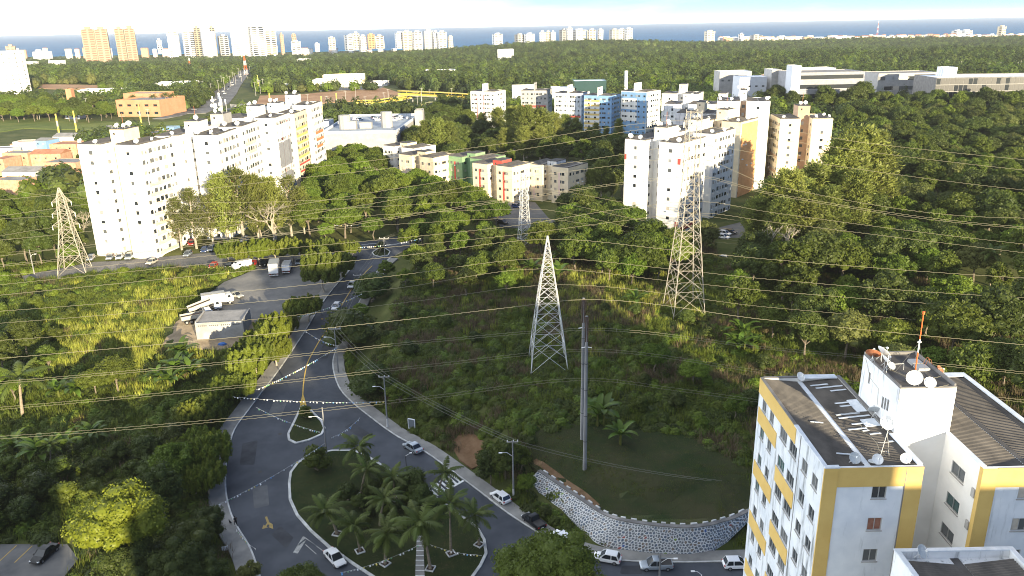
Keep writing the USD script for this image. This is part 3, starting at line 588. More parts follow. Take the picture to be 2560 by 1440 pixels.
def shoot_tree(name, seed, R, Hc, trunk, ns, mat='leaf_shoot'):
    """street tree whose crown is a sheaf of upright leafy shoots"""
    r = np.random.default_rng(seed); k = kind_class(name); d = unit(r, ns * 3); d = d[d[:, 2] > -0.25][:ns]
    c = d * (0.55 + 0.45 * r.random((len(d), 1)) ** 0.6) * [R, R, Hc * 0.46]; c[:, 2] += trunk + Hc * 0.40
    mb = MB(); P = []; N = []
    for q in c:
        a = np.array([q[0] * 0.22 / R, q[1] * 0.22 / R, 1.0]); a /= np.linalg.norm(a); L = 1.5 + 0.9 * r.random(); w = 0.34 + 0.1 * r.random()
        t = r.random(64); an = r.random(64) * 6.283; pr = w * np.sqrt(np.clip(1 - (t - 0.35) ** 2 / 0.45, 0.05, 1))
        e1 = np.cross(a, [1.0, 0.2, 0]); e1 /= np.linalg.norm(e1); e2 = np.cross(a, e1)
        rad = np.cos(an)[:, None] * e1 + np.sin(an)[:, None] * e2
        P.append(q + a * (t[:, None] - 0.4) * L + rad * pr[:, None]); N.append(rad * 0.8 + a * 0.5 + unit(r, 64) * 0.3)
        rg = [q + a * (s - 0.4) * L + (np.cos(np.arange(5) * 1.2566)[:, None] * e1 + np.sin(np.arange(5) * 1.2566)[:, None] * e2) * w * x * 0.8 for s, x in ((0.0, 0.5), (0.4, 1.0), (0.8, 0.75), (1.0, 0.1))]
        mb.loft(rg)
    P = np.vstack(P); N = np.vstack(N); N /= np.linalg.norm(N, axis=1, keepdims=True)
    v, f = leaf_quads(P, N, 0.42 * (0.7 + 0.5 * r.random(len(P))), r, 0.5, 0.2); mb.add(v, f)
    lumps(mb, c[::4] * [0.7, 0.7, 0.9], np.full(len(c[::4]), R * 0.34), r)
    tb = MB(); limbs(tb, trunk + 0.4, c[:8], r, 0.16)
    part(k, 'trunk', tb.m, 'bark_pale'); part(k, 'crown', mb.m, mat); return k
def casuarina(name, seed, H, R, nb, mat='leaf_needle', dens=75):
    """tall feathery tree: wispy upswept branches"""
    r = np.random.default_rng(seed); k = kind_class(name); mb = MB(); tb = MB()
    tb.tube([[0, 0, -0.5], [0.1, 0, H * 0.3], [0.2, 0.1, H * 0.65], [0.1, 0.2, H * 0.95]], [0.30, 0.24, 0.15, 0.04], 6)
    P, D, L = [], [], []
    for i in range(nb):
        z = H * (0.16 + 0.80 * r.random() ** 0.8); an = r.random() * 6.283; prof = np.sin(np.clip((z / H - 0.04) / 0.96, 0, 1) ** 0.7 * 3.0) ** 0.7
        ln = R * (0.5 + 0.6 * r.random()) * max(prof, 0.18); out = np.array([math.cos(an), math.sin(an), 0])
        s = np.linspace(0, 1, 5)[:, None]; b = np.array([0.15, 0.08, z]) + out * ln * s + np.array([0, 0, 1.0]) * ln * 0.75 * s ** 1.4
        tb.tube(b[[0, 2, 4]], [0.06, 0.035, 0.012], 3, cap=False)
        t = r.random(dens) ** 0.6; q = np.array([0.15, 0.08, z]) + out * ln * t[:, None] + np.array([0, 0, 1.0]) * (ln * 0.75 * t ** 1.4)[:, None]
        P.append(q + r.normal(size=(dens, 3)) * 0.30); D.append(out * 0.5 + [0, 0, 0.75] + r.normal(size=(dens, 3)) * 0.45); L.append(0.34 + 0.5 * r.random(dens))
    P = np.vstack(P); D = np.vstack(D); D /= np.linalg.norm(D, axis=1, keepdims=True); L = np.concatenate(L)[:, None]
    rad_ = P * [1, 1, 0] + r.normal(size=P.shape) * 0.8; S = np.cross(D, rad_); S /= np.linalg.norm(S, axis=1, keepdims=True); w = 0.11
    v = np.stack([P - S * w * 0.5, P + D * L * 0.5 + S * w, P + D * L, P + D * L * 0.5 - S * w], 1).reshape(-1, 3)
    mb.add(v, np.arange(len(v)).reshape(-1, 4))
    part(k, 'trunk', tb.m, 'bark_pale'); part(k, 'crown', mb.m, mat); return k
def frond(mb, r, L, az, el, droop, nl=25, lw=0.06, ll=0.80, side=1.0):
    s = np.linspace(0, 1, 9); out = np.array([math.cos(az), math.sin(az), 0]); e = el - droop * s ** 1.3
    st = np.diff(s, prepend=0) * L; p = np.cumsum(np.column_stack([np.outer(np.cos(e) * st, out)[:, :2], np.sin(e) * st]), axis=0)
    mb.tube(p[::2], np.linspace(0.05, 0.012, 5), 3, cap=False); sd = np.array([-out[1], out[0], 0])
    t = np.linspace(0.14, 0.99, nl); b = np.column_stack([np.interp(t, s, p[:, i]) for i in range(3)])
    tg = np.gradient(b, axis=0); tg /= np.linalg.norm(tg, axis=1, keepdims=True); ln = ll * np.sin(np.clip(t * 0.86 + 0.12, 0, 1) * math.pi) ** 0.6 * L / 3.6
    for sg_ in (-1, 1):
        d = sd * sg_ * 0.8 + tg * 0.55 + np.array([0, 0, -0.35]) + r.normal(size=(nl, 3)) * 0.09; d /= np.linalg.norm(d, axis=1, keepdims=True)
        m = b + d * ln[:, None] * 0.55; e_ = b + d * ln[:, None] - [0, 0, 0.22] * ln[:, None]
        v = np.stack([b - tg * lw, m - tg * lw, e_, m + tg * lw, b + tg * lw], 1).reshape(-1, 3); i = np.arange(nl)[:, None] * 5
        mb.add(v, np.vstack([i + [0, 1, 3], i + [0, 3, 4], i + [1, 2, 3]]))
def palm(name, seed, H, L=3.6, nf=17, mat='leaf_palm', lean=0.6):
    r = np.random.default_rng(seed); k = kind_class(name); top = np.array([lean * r.normal(), lean * r.normal(), H]); tb = MB()
    tb.tube([[0, 0, -0.4], [0, 0, 0.15], top * [0.25, 0.25, 0.4], top * [0.6, 0.6, 0.75], top], [0.26, 0.20, 0.15, 0.13, 0.12], 7)
    part(k, 'trunk', tb.m, 'palm_bark')
    for i in range(nf):
        f = MB(); frond(f, r, L * (0.85 + 0.3 * r.random()), i * 2.399 + r.normal() * 0.15, 1.25 - 1.25 * i / nf + r.normal() * 0.08, 1.0 + 0.7 * i / nf)
        part(k, 'frond', (f.m[0] + top, f.m[1]), mat)
    n = MB(); lumps(n, [top + [0.16 * math.cos(a), 0.16 * math.sin(a), -0.2] for a in (0, 1.6, 3.1, 4.7)], [0.13] * 4, r, 1.2); part(k, 'coconuts', n.m, 'leaf_olive'); return k
def banana(name, seed, H=2.6, nl=8, mat='leaf_banana'):
    r = np.random.default_rng(seed); k = kind_class(name); tb = MB()
    for j in range(2):
        o = np.array([r.normal() * 0.5 * j, r.normal() * 0.5 * j, 0]); hh = H * (0.8 if j else 1) * 0.55
        tb.tube([o - [0, 0, 0.3], o + [0, 0, hh]], [0.17, 0.10], 6)
        for i in range(nl - 2 * j):
            az = i * 2.399 + r.normal() * 0.3; el = 1.35 - 1.0 * i / nl; L = H * (0.75 + 0.35 * r.random()); s = np.linspace(0, 1, 8); e = el - 1.3 * s ** 1.6
            out = np.array([math.cos(az), math.sin(az)]); st = np.diff(s, prepend=0) * L
            p = o + [0, 0, hh * 0.95] + np.cumsum(np.column_stack([np.cos(e) * st * out[0], np.cos(e) * st * out[1], np.sin(e) * st]), axis=0)
            w = 0.34 * np.sin(np.clip(s * 0.93 + 0.06, 0, 1) * math.pi) ** 0.55 * H / 2.6; w[0] = 0.04; sd = np.array([-out[1], out[0], 0]); lf = MB()
            lf.add(np.vstack([p + sd * w[:, None] + [0, 0, 0.10], p, p - sd * w[:, None] + [0, 0, 0.10]]), [[a * 8 + q, a * 8 + q + 1, a * 8 + q + 9, a * 8 + q + 8] for a in (0, 1) for q in range(7)])
            part(k, 'leaf', lf.m, mat, True)
    part(k, 'stem', tb.m, 'leaf_olive'); return k
def bare_tree(name, seed, H, spread=0.55, twigs=None):
    r = np.random.default_rng(seed); k = kind_class(name); tb = MB(); ends = []
    def grow(p, d, L, rad, lev):
        d = d / np.linalg.norm(d); m = p + d * L * 0.5 + r.normal(size=3) * L * 0.06; q = p + d * L
        tb.tube([p, m, q], [rad, rad * 0.85, rad * 0.68], 5 if lev < 2 else 3, cap=False)
        if lev >= 5: ends.append(q); return
        for _ in range(3 if lev < 3 else 2):
            nd = d + r.normal(size=3) * spread + [0, 0, 0.12]; grow(q, nd, L * (0.66 + 0.14 * r.random()), rad * 0.62, lev + 1)
    grow(np.array([0, 0, -0.3]), np.array([0.05, 0, 1.0]), H * 0.27, 0.24, 0)
    part(k, 'branches', tb.m, 'bark_pale')
    if twigs:
        e = np.array(ends); P = np.repeat(e, twigs, 0) + r.normal(size=(len(e) * twigs, 3)) * 0.3
        part(k, 'leaves', leaf_quads(P, unit(r, len(P)), 0.22, r), 'leaf_olive')
    return k
BL = [broadleaf('broad_tree_a', 11, 4.2, 6.4, 3.0, 46, 3600, 0.50, 'leaf_mid'), broadleaf('broad_tree_b', 12, 5.0, 6.0, 3.6, 60, 4200, 0.52, 'leaf_mid', 0.65),
      broadleaf('broad_tree_c', 13, 3.4, 6.2, 2.4, 36, 3000, 0.46, 'leaf_bright', jag=0.4), broadleaf('broad_tree_d', 14, 4.6, 7.2, 3.4, 52, 4000, 0.5, 'leaf_dark', jag=0.45)]
BR = [broadleaf('bright_tree_a', 21, 3.8, 5.4, 2.6, 44, 3600, 0.46, 'leaf_bright', jag=0.4), broadleaf('bright_tree_b', 22, 4.8, 5.0, 3.6, 54, 4200, 0.5, 'leaf_bright', 0.6)]
DK = [broadleaf('dark_tree_a', 31, 4.4, 7.0, 3.0, 50, 3800, 0.5, 'leaf_dark', jag=0.4), broadleaf('dark_tree_b', 32, 5.4, 7.4, 3.6, 62, 4600, 0.55, 'leaf_dark', 0.7), broadleaf('dark_tree_c', 33, 3.6, 8.0, 3.0, 42, 3200, 0.5, 'leaf_mid', 0.95, jag=0.5)]
OL = [broadleaf('olive_tree_a', 41, 4.4, 6.6, 2.6, 50, 4200, 0.40, 'leaf_olive', jag=0.3), broadleaf('olive_tree_b', 42, 3.6, 5.6, 2.2, 40, 3400, 0.42, 'leaf_olive', jag=0.5)]
YL = broadleaf('yellow_tree', 51, 6.2, 7.0, 5.4, 90, 11000, 0.36, 'leaf_yellow', 0.55, 0.26, jag=0.45)
FG = broadleaf('foreground_tree', 52, 4.4, 4.6, 4.0, 70, 11000, 0.26, 'leaf_mid', 0.6, 0.27, jag=0.45)
FD = broadleaf('foreground_dark_tree', 53, 4.6, 6.0, 2.4, 80, 11000, 0.27, 'leaf_dark', 0.75, 0.27, jag=0.5)
SH = [shoot_tree('shoot_tree_a', 61, 2.7, 4.6, 1.7, 78), shoot_tree('shoot_tree_b', 62, 2.2, 3.8, 1.5, 58), shoot_tree('shoot_tree_c', 63, 3.3, 5.8, 1.8, 110)]
CA = [casuarina('feathery_tree_a', 71, 17.0, 3.4, 120), casuarina('feathery_tree_b', 72, 14.0, 3.0, 100), casuarina('feathery_tree_c', 73, 19.0, 4.0, 150)]
CW = casuarina('wispy_tree', 74, 15.0, 3.6, 80, 'leaf_olive', 34)
PA = [palm('coconut_palm_a', 81, 6.0), palm('coconut_palm_b', 82, 4.2, 3.3, 15), palm('coconut_palm_c', 83, 8.0, 3.8)]
RP = palm('tall_palm', 84, 13.0, 2.8, 22, 'leaf_olive', 0.2)
BA = [banana('banana_a', 91), banana('banana_b', 92, 3.2, 9)]
BT = bare_tree('bare_tree', 95, 13.0); BT2 = bare_tree('sparse_tree', 96, 9.0, 0.5, 2)
BU = [broadleaf('round_bush_a', 97, 1.9, 2.6, 0.3, 24, 1500, 0.30, 'leaf_mid', 0.9, 0.42), broadleaf('round_bush_b', 98, 1.6, 2.2, 0.2, 20, 1300, 0.28, 'leaf_bright', 0.9, 0.42, jag=0.5), broadleaf('round_bush_c', 99, 2.2, 3.0, 0.3, 26, 1700, 0.32, 'leaf_dark', 0.9, 0.42)]

blocked = so.unary_union([hard.buffer(0.6), sand_poly, GARDEN, SMALL]); shapely.prepare(blocked)
FOOT = []                                                  # building footprints, filled further down before the trees are set
used_labels = {}
def uniq(label):
    return label
ONES = ['', 'first', 'second', 'third', 'fourth', 'fifth', 'sixth', 'seventh', 'eighth', 'ninth']
def ordinal(n):
    t = ['tenth', 'eleventh', 'twelfth', 'thirteenth', 'fourteenth', 'fifteenth', 'sixteenth', 'seventeenth', 'eighteenth', 'nineteenth']
    if n < 10: return ONES[n]
    if n < 20: return t[n - 10]
    if n >= 100: return 'hundredth' if n == 100 else 'hundred and ' + ordinal(n - 100)
    w = ['twenty', 'thirty', 'forty', 'fifty', 'sixty', 'seventy', 'eighty', 'ninety'][n // 10 - 2]
    return w[:-1] + 'ieth' if n % 10 == 0 else w + '-' + ONES[n % 10]
def in_rows(pts, rows):
    """sorts plan points into picture rows, front row first, and each row from the left: (row name, place, x, y)"""
    pr = sorted([(-proj((x, y, surf(x, y)))[1], proj((x, y, surf(x, y)))[0], x, y) for x, y in pts]); n = len(pr); out = []
    names = {1: [''], 2: ['front', 'rear'], 3: ['front', 'middle', 'rear'], 4: ['front', 'second', 'third', 'rear'], 6: ['front', 'second', 'third', 'fourth', 'fifth', 'rear'], 8: ['front', 'second', 'third', 'fourth', 'fifth', 'sixth', 'seventh', 'rear']}[rows]
    for k in range(rows):
        seg = sorted(pr[n * k // rows:n * (k + 1) // rows], key=lambda q: q[1])
        for j, (_, _, x, y) in enumerate(seg): out.append((names[k], j + 1, x, y))
    return out
tree_rng = np.random.default_rng(5)
def plant(name, kinds, label, cat, x, y, sc=1.0, group=None, dz=0.0, rz=None, z=None):
    k = kinds[int(tree_rng.integers(len(kinds)))] if isinstance(kinds, list) else kinds
    z = surf(x, y) if z is None else z
    s = sc * (0.9 + 0.2 * tree_rng.random())
    return thing(name, label, cat, (x, y, z + dz), tree_rng.random() * 6.283 if rz is None else rz, group, None, s, k)
# ------------------------------------------------------------------ buildings
brng = np.random.default_rng(17)
def place_mesh(v, loc, rz): return rotz(v, rz) + np.array(loc)
class Frame:
    """a local frame: x along the front, y to the back, z up"""
    def __init__(s, loc, rz): s.loc = np.array(loc, float); s.rz = rz
    def put(s, mb): v, f = mb.m; return v, f
WIN = ['glass_dark', 'glass_mid', 'glass_mid', 'glass_dark', 'curtain', 'glass_mid', 'glass_mid', 'frame_alu']
def window(parent, o, a, n, w, h, mat=None, out=0.05):
    """a window in a facade: o lower left corner, a along the wall, n outwards: a pane in a raised surround"""
    a = np.array([*a, 0.0]); n = np.array([*n, 0.0]); z = np.array([0, 0, 1.0]); mb = MB(); t = 0.07
    def slab(u0, u1, v0, v1, d0, d1):
        c = [o + a * u + z * v + n * d for d in (d0, d1) for u, v in ((u0, v0), (u1, v0), (u1, v1), (u0, v1))]
        mb.add(c, [[4, 5, 6, 7], [0, 1, 5, 4], [1, 2, 6, 5], [2, 3, 7, 6], [3, 0, 4, 7]])
    slab(0, w, 0, h, -0.02, out * 0.5)
    p = part(parent, 'window', mb.m, mat or WIN[int(brng.integers(len(WIN)))])
    return p
def sill(parent, o, a, n, w):
    a = np.array([*a, 0.0]); n = np.array([*n, 0.0]); z = np.array([0, 0, 1.0])
    c = [o + a * u + z * v + n * d for d in (-0.01, 0.14) for u, v in ((-0.08, -0.12), (w + 0.08, -0.12), (w + 0.08, -0.01), (-0.08, -0.01))]
    return part(parent, 'sill', MB().add(c, [[4, 5, 6, 7], [0, 1, 5, 4], [1, 2, 6, 5], [2, 3, 7, 6], [3, 0, 4, 7]]).m, 'wall_white')
RICH = [(0.8, 1.1, 1.1), (2.6, 0.6, 0.7), (4.2, 1.6, 1.2), (6.5, 1.3, 1.2), (8.6, 1.3, 1.2), (10.7, 1.6, 1.2), (13.0, 0.6, 0.7), (14.6, 1.1, 1.1)]
def hblock(label, fl, zr, rz, z0, nfl, wall='wall_white', shaft='wall_white', sides='LR', W=19.1, D=16.5, w=7.4, rec=4.8, core_d=7.2, bands=(), stripes=(), front_bands=(), shaft_h=4.0, roof='roof_fibre', group=None, cat='apartment block', rich=RICH, side_wall=None, name='apartment_block', awn=0.06, core_wall=None):
    """two wings joined by a recessed core that carries a taller shaft; fl: front left corner, rz: turn"""
    T = thing(name, label, cat, (fl[0], fl[1], 0), rz, group); fh = (zr - z0 - 0.6) / nfl; wr = W - w
    fp = [(0, 0), (W, 0), (W, D), (0, D)]; c, s_ = math.cos(rz), math.sin(rz)
    FOOT.append(sg.Polygon([(fl[0] + x * c - y * s_, fl[1] + x * s_ + y * c) for x, y in fp]))
    mb = MB(); mb.box2((0, 0, z0 - 1.5), (w, D, zr)); mb.box2((wr, 0, z0 - 1.5), (W, D, zr)); part(T, 'wall', mb.m, wall)
    part(T, 'core_wall', bx((w, rec, z0 - 1.5), (wr, rec + core_d, zr - 0.05)), core_wall or wall)
    for x0 in (0, wr):
        pr = MB(); t = 0.22
        pr.box2((x0, 0, zr), (x0 + w, t, zr + 0.4)); pr.box2((x0, D - t, zr), (x0 + w, D, zr + 0.4)); pr.box2((x0, t, zr), (x0 + t, D - t, zr + 0.4)); pr.box2((x0 + w - t, t, zr), (x0 + w, D - t, zr + 0.4))
        part(T, 'parapet', pr.m, wall)
        for q in (0, 1):                                          # two roof slopes draining to a gutter
            xa, xb = (x0 + t, x0 + w / 2) if q == 0 else (x0 + w / 2 + 0.35, x0 + w - t); za, zb = (0.75, 0.12) if q == 0 else (0.12, 0.75)
            v = [(xa, t, zr + za), (xb, t, zr + zb), (xb, D - t, zr + zb), (xa, D - t, zr + za)]; v += [(x, y, zr + 0.01) for x, y, _ in v]
            part(T, 'roof_sheet', MB().add(v, [[0, 1, 2, 3], [0, 4, 5, 1], [1, 5, 6, 2], [2, 6, 7, 3], [3, 7, 4, 0]]).m, roof)
        part(T, 'gutter', bx((x0 + w / 2, t, zr + 0.01), (x0 + w / 2 + 0.35, D - t, zr + 0.1)), 'roof_grey')
    sh = part(T, 'shaft', bx((w - 0.02, rec + 0.02, zr - 0.05), (wr + 0.02, rec + core_d - 0.02, zr + shaft_h)), shaft)
    cp = MB(); cp.box2((w - 0.1, rec - 0.06, zr + shaft_h), (wr + 0.1, rec + core_d + 0.06, zr + shaft_h + 0.16)); part(T, 'shaft_roof', cp.m, 'roof_slab')
    part(T, 'shaft_vent', bx((w + 1.0, rec + 0.0, zr + shaft_h - 1.5), (w + 1.5, rec + 0.025, zr + shaft_h - 0.9)), 'glass_dark')
    def facade(o, a, n, lay, mirror=None):
        for k in range(nfl):
            for u, ww, hh in lay:
                if brng.random() < 0.05: continue
                p = np.array([o[0] + a[0] * u, o[1] + a[1] * u, z0 + k * fh + 1.0]); window(T, p, a, n, ww * brng.uniform(0.85, 1.15), hh * brng.uniform(0.85, 1.12))
                if brng.random() < awn: part(T, 'air_conditioner', MB().box(p + np.array([*a, 0]) * ww * 0.5 + np.array([*n, 0]) * 0.25 - [0, 0, 0.4], (0.5, 0.5, 0.4)).m, 'frame_white')
    if 'R' in sides: facade((W, 0), (0, 1), (1, 0), rich)
    if 'L' in sides: facade((0, D), (0, -1), (-1, 0), rich)
    for x0 in (0, wr): facade((x0, 0), (1, 0), (0, -1), [(w * 0.45, 0.95, 1.0)])
    facade((w, rec), (1, 0), (0, -1), [((wr - w) * 0.35, 1.0, 1.1)])
    if rec > 2: facade((wr, rec), (0, -1), (-1, 0), [(rec * 0.4, 1.1, 1.0)]); facade((w, 0), (0, 1), (1, 0), [(rec * 0.4, 1.1, 1.0)])
    e = 0.035
    for side, k0, k1, u0, u1, m in bands:                           # coloured spandrel bands between the window rows
        za, zb = z0 + k0 * fh, z0 + k1 * fh
        if side == 'R': b = bx((W - 0.01, u0, za), (W + e, u1, zb))
        elif side == 'L': b = bx((-e, D - u1, za), (0.01, D - u0, zb))
        else: b = bx((u0, -e, za), (u1, 0.01, zb))
        part(T, 'painted_band', b, m)
    return T
def Pz(px, py, z): return at(px, py, z)[:2]
# --- left row of tall blocks (white, blown by the sun)
Z0A = 9.0
ZL = 40.9
def spandrels(side, ks, u0, u1, m, h0=0.02, h1=0.36): return [(side, k + h0, k + h1, u0, u1, m) for k in ks]
A = hblock('white ten-storey block with cream stripes, nearest of the left row', (-121.9, 227.5), ZL, math.radians(-10.5), Z0A, 11, 'wall_white', 'wall_cream', 'R',
    bands=[('F', 0, 11.1, 0.35, 0.75, 'wall_cream'), ('F', 0, 11.1, 6.7, 7.1, 'wall_cream'), ('F', 0, 11.1, 12.0, 12.4, 'wall_cream'), ('F', 0, 11.1, 18.5, 18.9, 'wall_cream'), ('F', 0, 1.25, 0.8, 6.6, 'wall_pink'), ('F', 0, 1.25, 12.5, 18.4, 'wall_pink')]
    + spandrels('R', (0, 1, 2, 3, 6, 7), 2.2, 12.8, 'wall_cream') + spandrels('R', (5, 4), 2.2, 7, 'wall_pink'), core_wall='wall_cream', group=None)
def PB(px, py, z=ZL): return Pz(px, py, z)
B = hblock('white ten-storey block with two orange balcony bands, second of the left row', (-106.5, 243.0), ZL, math.radians(-3), Z0A, 11, 'wall_white', 'wall_white', 'R', bands=[('R', 5.75, 6.15, 1.5, 12.5, 'band_orange'), ('R', 4.75, 5.15, 1.5, 9.5, 'band_orange')])
Cb = hblock('white ten-storey block with a grey stair shaft, third of the left row', (-105.8, 263.5), ZL, math.radians(-3), Z0A, 11, 'wall_white', 'wall_grey', 'R', bands=spandrels('R', (8, 9), 2, 12, 'wall_cream'))
Dd = hblock('tall block with grey facade panels and thin red stripes, fourth of the left row', (-101.5, 288.0), ZL, math.radians(-3), Z0A, 11, 'wall_white', 'wall_white', 'R', bands=[('R', 5, 8.2, 1.0, 14.5, 'band_grey'), ('R', 2, 4.3, 1.0, 14.5, 'band_grey'), ('R', 8.7, 10.4, 1.0, 14.5, 'wall_white')] + [('R', 1.2, 10.6, u, u + 0.4, 'band_red') for u in (5.7, 12.2)])
Ee = hblock('tall block with a cream and pink striped facade, fifth of the left row', (-101.0, 312.0), ZL - 1.2, math.radians(-3), Z0A, 11, 'wall_cream', 'wall_white', 'R', bands=spandrels('R', (5, 6, 7, 8, 9), 1, 15, 'wall_yellow') + spandrels('R', (0, 1, 2, 3, 4), 1, 15, 'band_red', 0.02, 0.3))
Ff = hblock('white tall block with orange balcony bands and white shaft, last of the left row', (-99.5, 333.0), ZL, math.radians(-3), Z0A, 11, 'wall_white', 'wall_white', 'R', bands=[('R', 5.0, 5.4, 4, 15, 'band_orange'), ('R', 6.0, 6.4, 4, 15, 'band_orange'), ('R', 7.0, 7.4, 4, 15, 'band_orange')])
# --- centre and right tall blocks
ctr = math.radians(-38.6)
T1 = hblock('white ten-storey tower block in the centre, behind the tall lattice pylon', (35.4, 246.4), 37.0, ctr, 7.5, 10, 'wall_white', 'wall_white', 'RL',
    bands=[('F', 8.2, 8.8, 0.05, 0.7, 'band_red'), ('F', 5.2, 7.8, 0.05, 0.7, 'band_pale_grey'), ('F', 8.9, 10.0, 18.0, 19.0, 'band_pale_grey'), ('F', 8.2, 8.8, 18.0, 19.0, 'band_red'), ('F', 4.6, 7.4, 18.0, 19.0, 'band_pale_grey'), ('F', 1.6, 2.2, 18.0, 19.0, 'band_red'), ('R', 8.1, 8.45, 1.5, 9, 'wall_pink'), ('R', 7.1, 7.45, 1.5, 9, 'wall_pink'), ('R', 1.1, 1.6, 0.5, 12, 'band_red')])
def fr2fl(px, py, z, rz, W=19.1):
    q = Pz(px, py, z); return (q[0] - W * math.cos(rz), q[1] - W * math.sin(rz))
T2 = hblock('white ten-storey block with rows of awnings, right behind the central tower block', fr2fl(1786, 339, 36.0, ctr), 36.0, ctr, 8, 10, 'wall_white', 'wall_white', 'R', bands=[('F', 7.8, 9.9, 18.2, 18.95, 'band_pale_grey'), ('F', 4.0, 6.6, 18.2, 18.95, 'band_pale_grey')], awn=0.16)
T3 = hblock('tall block with an orange corner and red back wall behind the white central blocks', fr2fl(1853, 309, 36.0, ctr), 36.0, ctr, 9, 10, 'wall_cream', 'wall_cream', 'RL', bands=[('R', 0, 10.1, 1, 15.5, 'wall_orange'), ('L', 0, 10.1, 1, 15.5, 'band_red')])
R1 = hblock('narrow white tower block with a shared brown recess, left of the brown shaft block', fr2fl(1926, 256, 42.0, math.radians(-14)), 42.0, math.radians(-14), 9, 11, 'wall_white', 'wall_white', 'L', core_wall='wall_brown', w=8.4)
R2 = hblock('cream tower block with a tall brown stair shaft, rightmost of the tower blocks', (101.2, 302.2), 35.5, math.radians(-5.1), 7, 10, 'wall_cream', 'wall_brown', 'L', shaft_h=4.6, bands=spandrels('L', (0, 1, 2, 3, 5), 1, 15, 'wall_brown', 0.0, 0.4), core_wall='wall_brown')
# --- cluster behind: dirty white blocks
cl_specs = [(1660, 262, 36.0, 'stained white block with a low dark roof, behind the central tower on its left', 'wall_stained', 'wall_shaded_white', -22), (1690, 285, 35.0, 'stained block with blue grey side wall, just behind the central tower', 'wall_shaded_white', 'wall_cream', -22),
            (1655, 236, 36.5, 'tall pale block with a white shaft, rear left of the central cluster', 'wall_white', 'wall_white', -22), (1748, 262, 36.0, 'dirty cream block with a mouldy shaft, rear right of the central cluster', 'wall_cream', 'wall_stained', -22), (1790, 300, 34.0, 'block with a yellow corner wall in the middle of the central cluster', 'wall_yellow', 'wall_cream', -30)]
for px, py, z, lab, wl, shf, r_ in cl_specs:
    q = Pz(px, py, z); hblock(lab, q, z, math.radians(r_), 9, 9, wl, shf, 'L', D=15, W=18, shaft_h=4.5)
# --- back row of lower blocks
bk_specs = [(1176, 230, 31.5, 'white eight-storey block with red window stripes, left end of the back row', 'wall_white', 'wall_stained', -25, [('F', 2, 7.6, 4.2, 4.7, 'band_red'), ('F', 3, 7.6, 8.8, 9.3, 'band_red')], 'R'),
            (1302, 228, 31.5, 'grey eight-storey block with one red band, second in the back row', 'wall_grey', 'wall_grey', -13, [('F', 4.5, 5.0, 0.3, 15.5, 'band_red')], 'R'),
            (1386, 234, 31.5, 'pale grey eight-storey block with two dark red bands, third in the back row', 'wall_shaded_white', 'wall_white', -24, [('F', 3.0, 3.5, 8, 16.4, 'band_red'), ('F', 1.4, 1.9, 8, 16.4, 'band_red')], 'R'),
            (1460, 240, 31.0, 'eight-storey block banded in yellow and blue, fourth in the back row', 'wall_blue', 'wall_white', -27, [('F', k, k + 0.45, 0.2, 9.6, 'wall_yellow') for k in range(8)] + [('F', k + 0.45, k + 1, 0.2, 9.6, 'wall_white') for k in range(7)], 'R'),
            (1553, 229, 33.5, 'blue and white block, right end of the back row', 'wall_white', 'wall_white', -40, [('F', 0, 2.6, 0.2, 16.6, 'wall_blue'), ('F', 2.6, 7.0, 10.5, 16.6, 'wall_blue'), ('F', 7.0, 8.2, 0.2, 16.6, 'wall_blue'), ('F', 4.4, 4.9, 0.2, 10.5, 'wall_blue')], 'R')]
for px, py, z, lab, wl, shf, r_, bnd, sd in bk_specs:
    q = Pz(px, py, z); T = hblock(lab, q, z, math.radians(r_), 10, 8, wl, shf, sd, W=16.8, D=15, w=16.4 / 2, rec=0.05, core_d=7.5, bands=bnd, shaft_h=5.0, group=None)
    for k in range(8):
        fhk = (z - 10 - 0.6) / 8
        for u in (0.9, 2.6, 6.3, 9.6, 11.2, 14.6): window(T, np.array([u, 0.0, 10 + k * fhk + 1.0]), (1, 0), (0, -1), 0.95 + 0.3 * (k % 2), 1.0, out=0.14)
# --- low four-storey blocks in the middle
lw = math.radians(-38)
RLOW = [(0.8, 1.1, 1.1), (3.0, 0.7, 0.8), (5.0, 2.0, 0.9), (8.2, 1.6, 1.1), (10.6, 1.1, 1.1)]
for px, py, z, lab, wl, shf, m in [(957, 366, 22.6, 'white four-storey block, farthest left of the low blocks', 'wall_white', 'wall_cream', None), (997, 388, 22.6, 'cream and pink four-storey block, second of the low blocks', 'wall_cream', 'wall_cream', 'wall_pink'),
                               (1120, 392, 22.3, 'green four-storey block with a red stripe, in the middle of the low blocks', 'wall_green', 'wall_green', 'band_red'), (1181, 410, 22.3, 'cream four-storey block with two red stripes and a pink shaft', 'wall_cream', 'band_red', 'band_red'),
                               (1316, 412, 22.0, 'cream four-storey block with a grey shaft, rightmost of the low blocks', 'wall_cream', 'wall_shaded_white', 'wall_pink')]:
    q = Pz(px, py, z); b = [] if m is None else [('F', 0, 3.7, 3.0, 3.8, m), ('F', 0, 3.7, 14.2, 15.0, m)]
    T = hblock(lab, q, z, lw, 10, 4, wl, shf, 'R', W=18.5, D=13.0, w=7.2, rec=3.2, core_d=6.0, bands=b, shaft_h=1.7, rich=RLOW, awn=0.12)
    for k in range(4):
        for u in (1.2, 4.6, 12.4, 15.8): window(T, np.array([u, 0.0, 10 + k * (z - 10.6) / 4 + 1.0]), (1, 0), (0, -1), 1.0, 1.0)

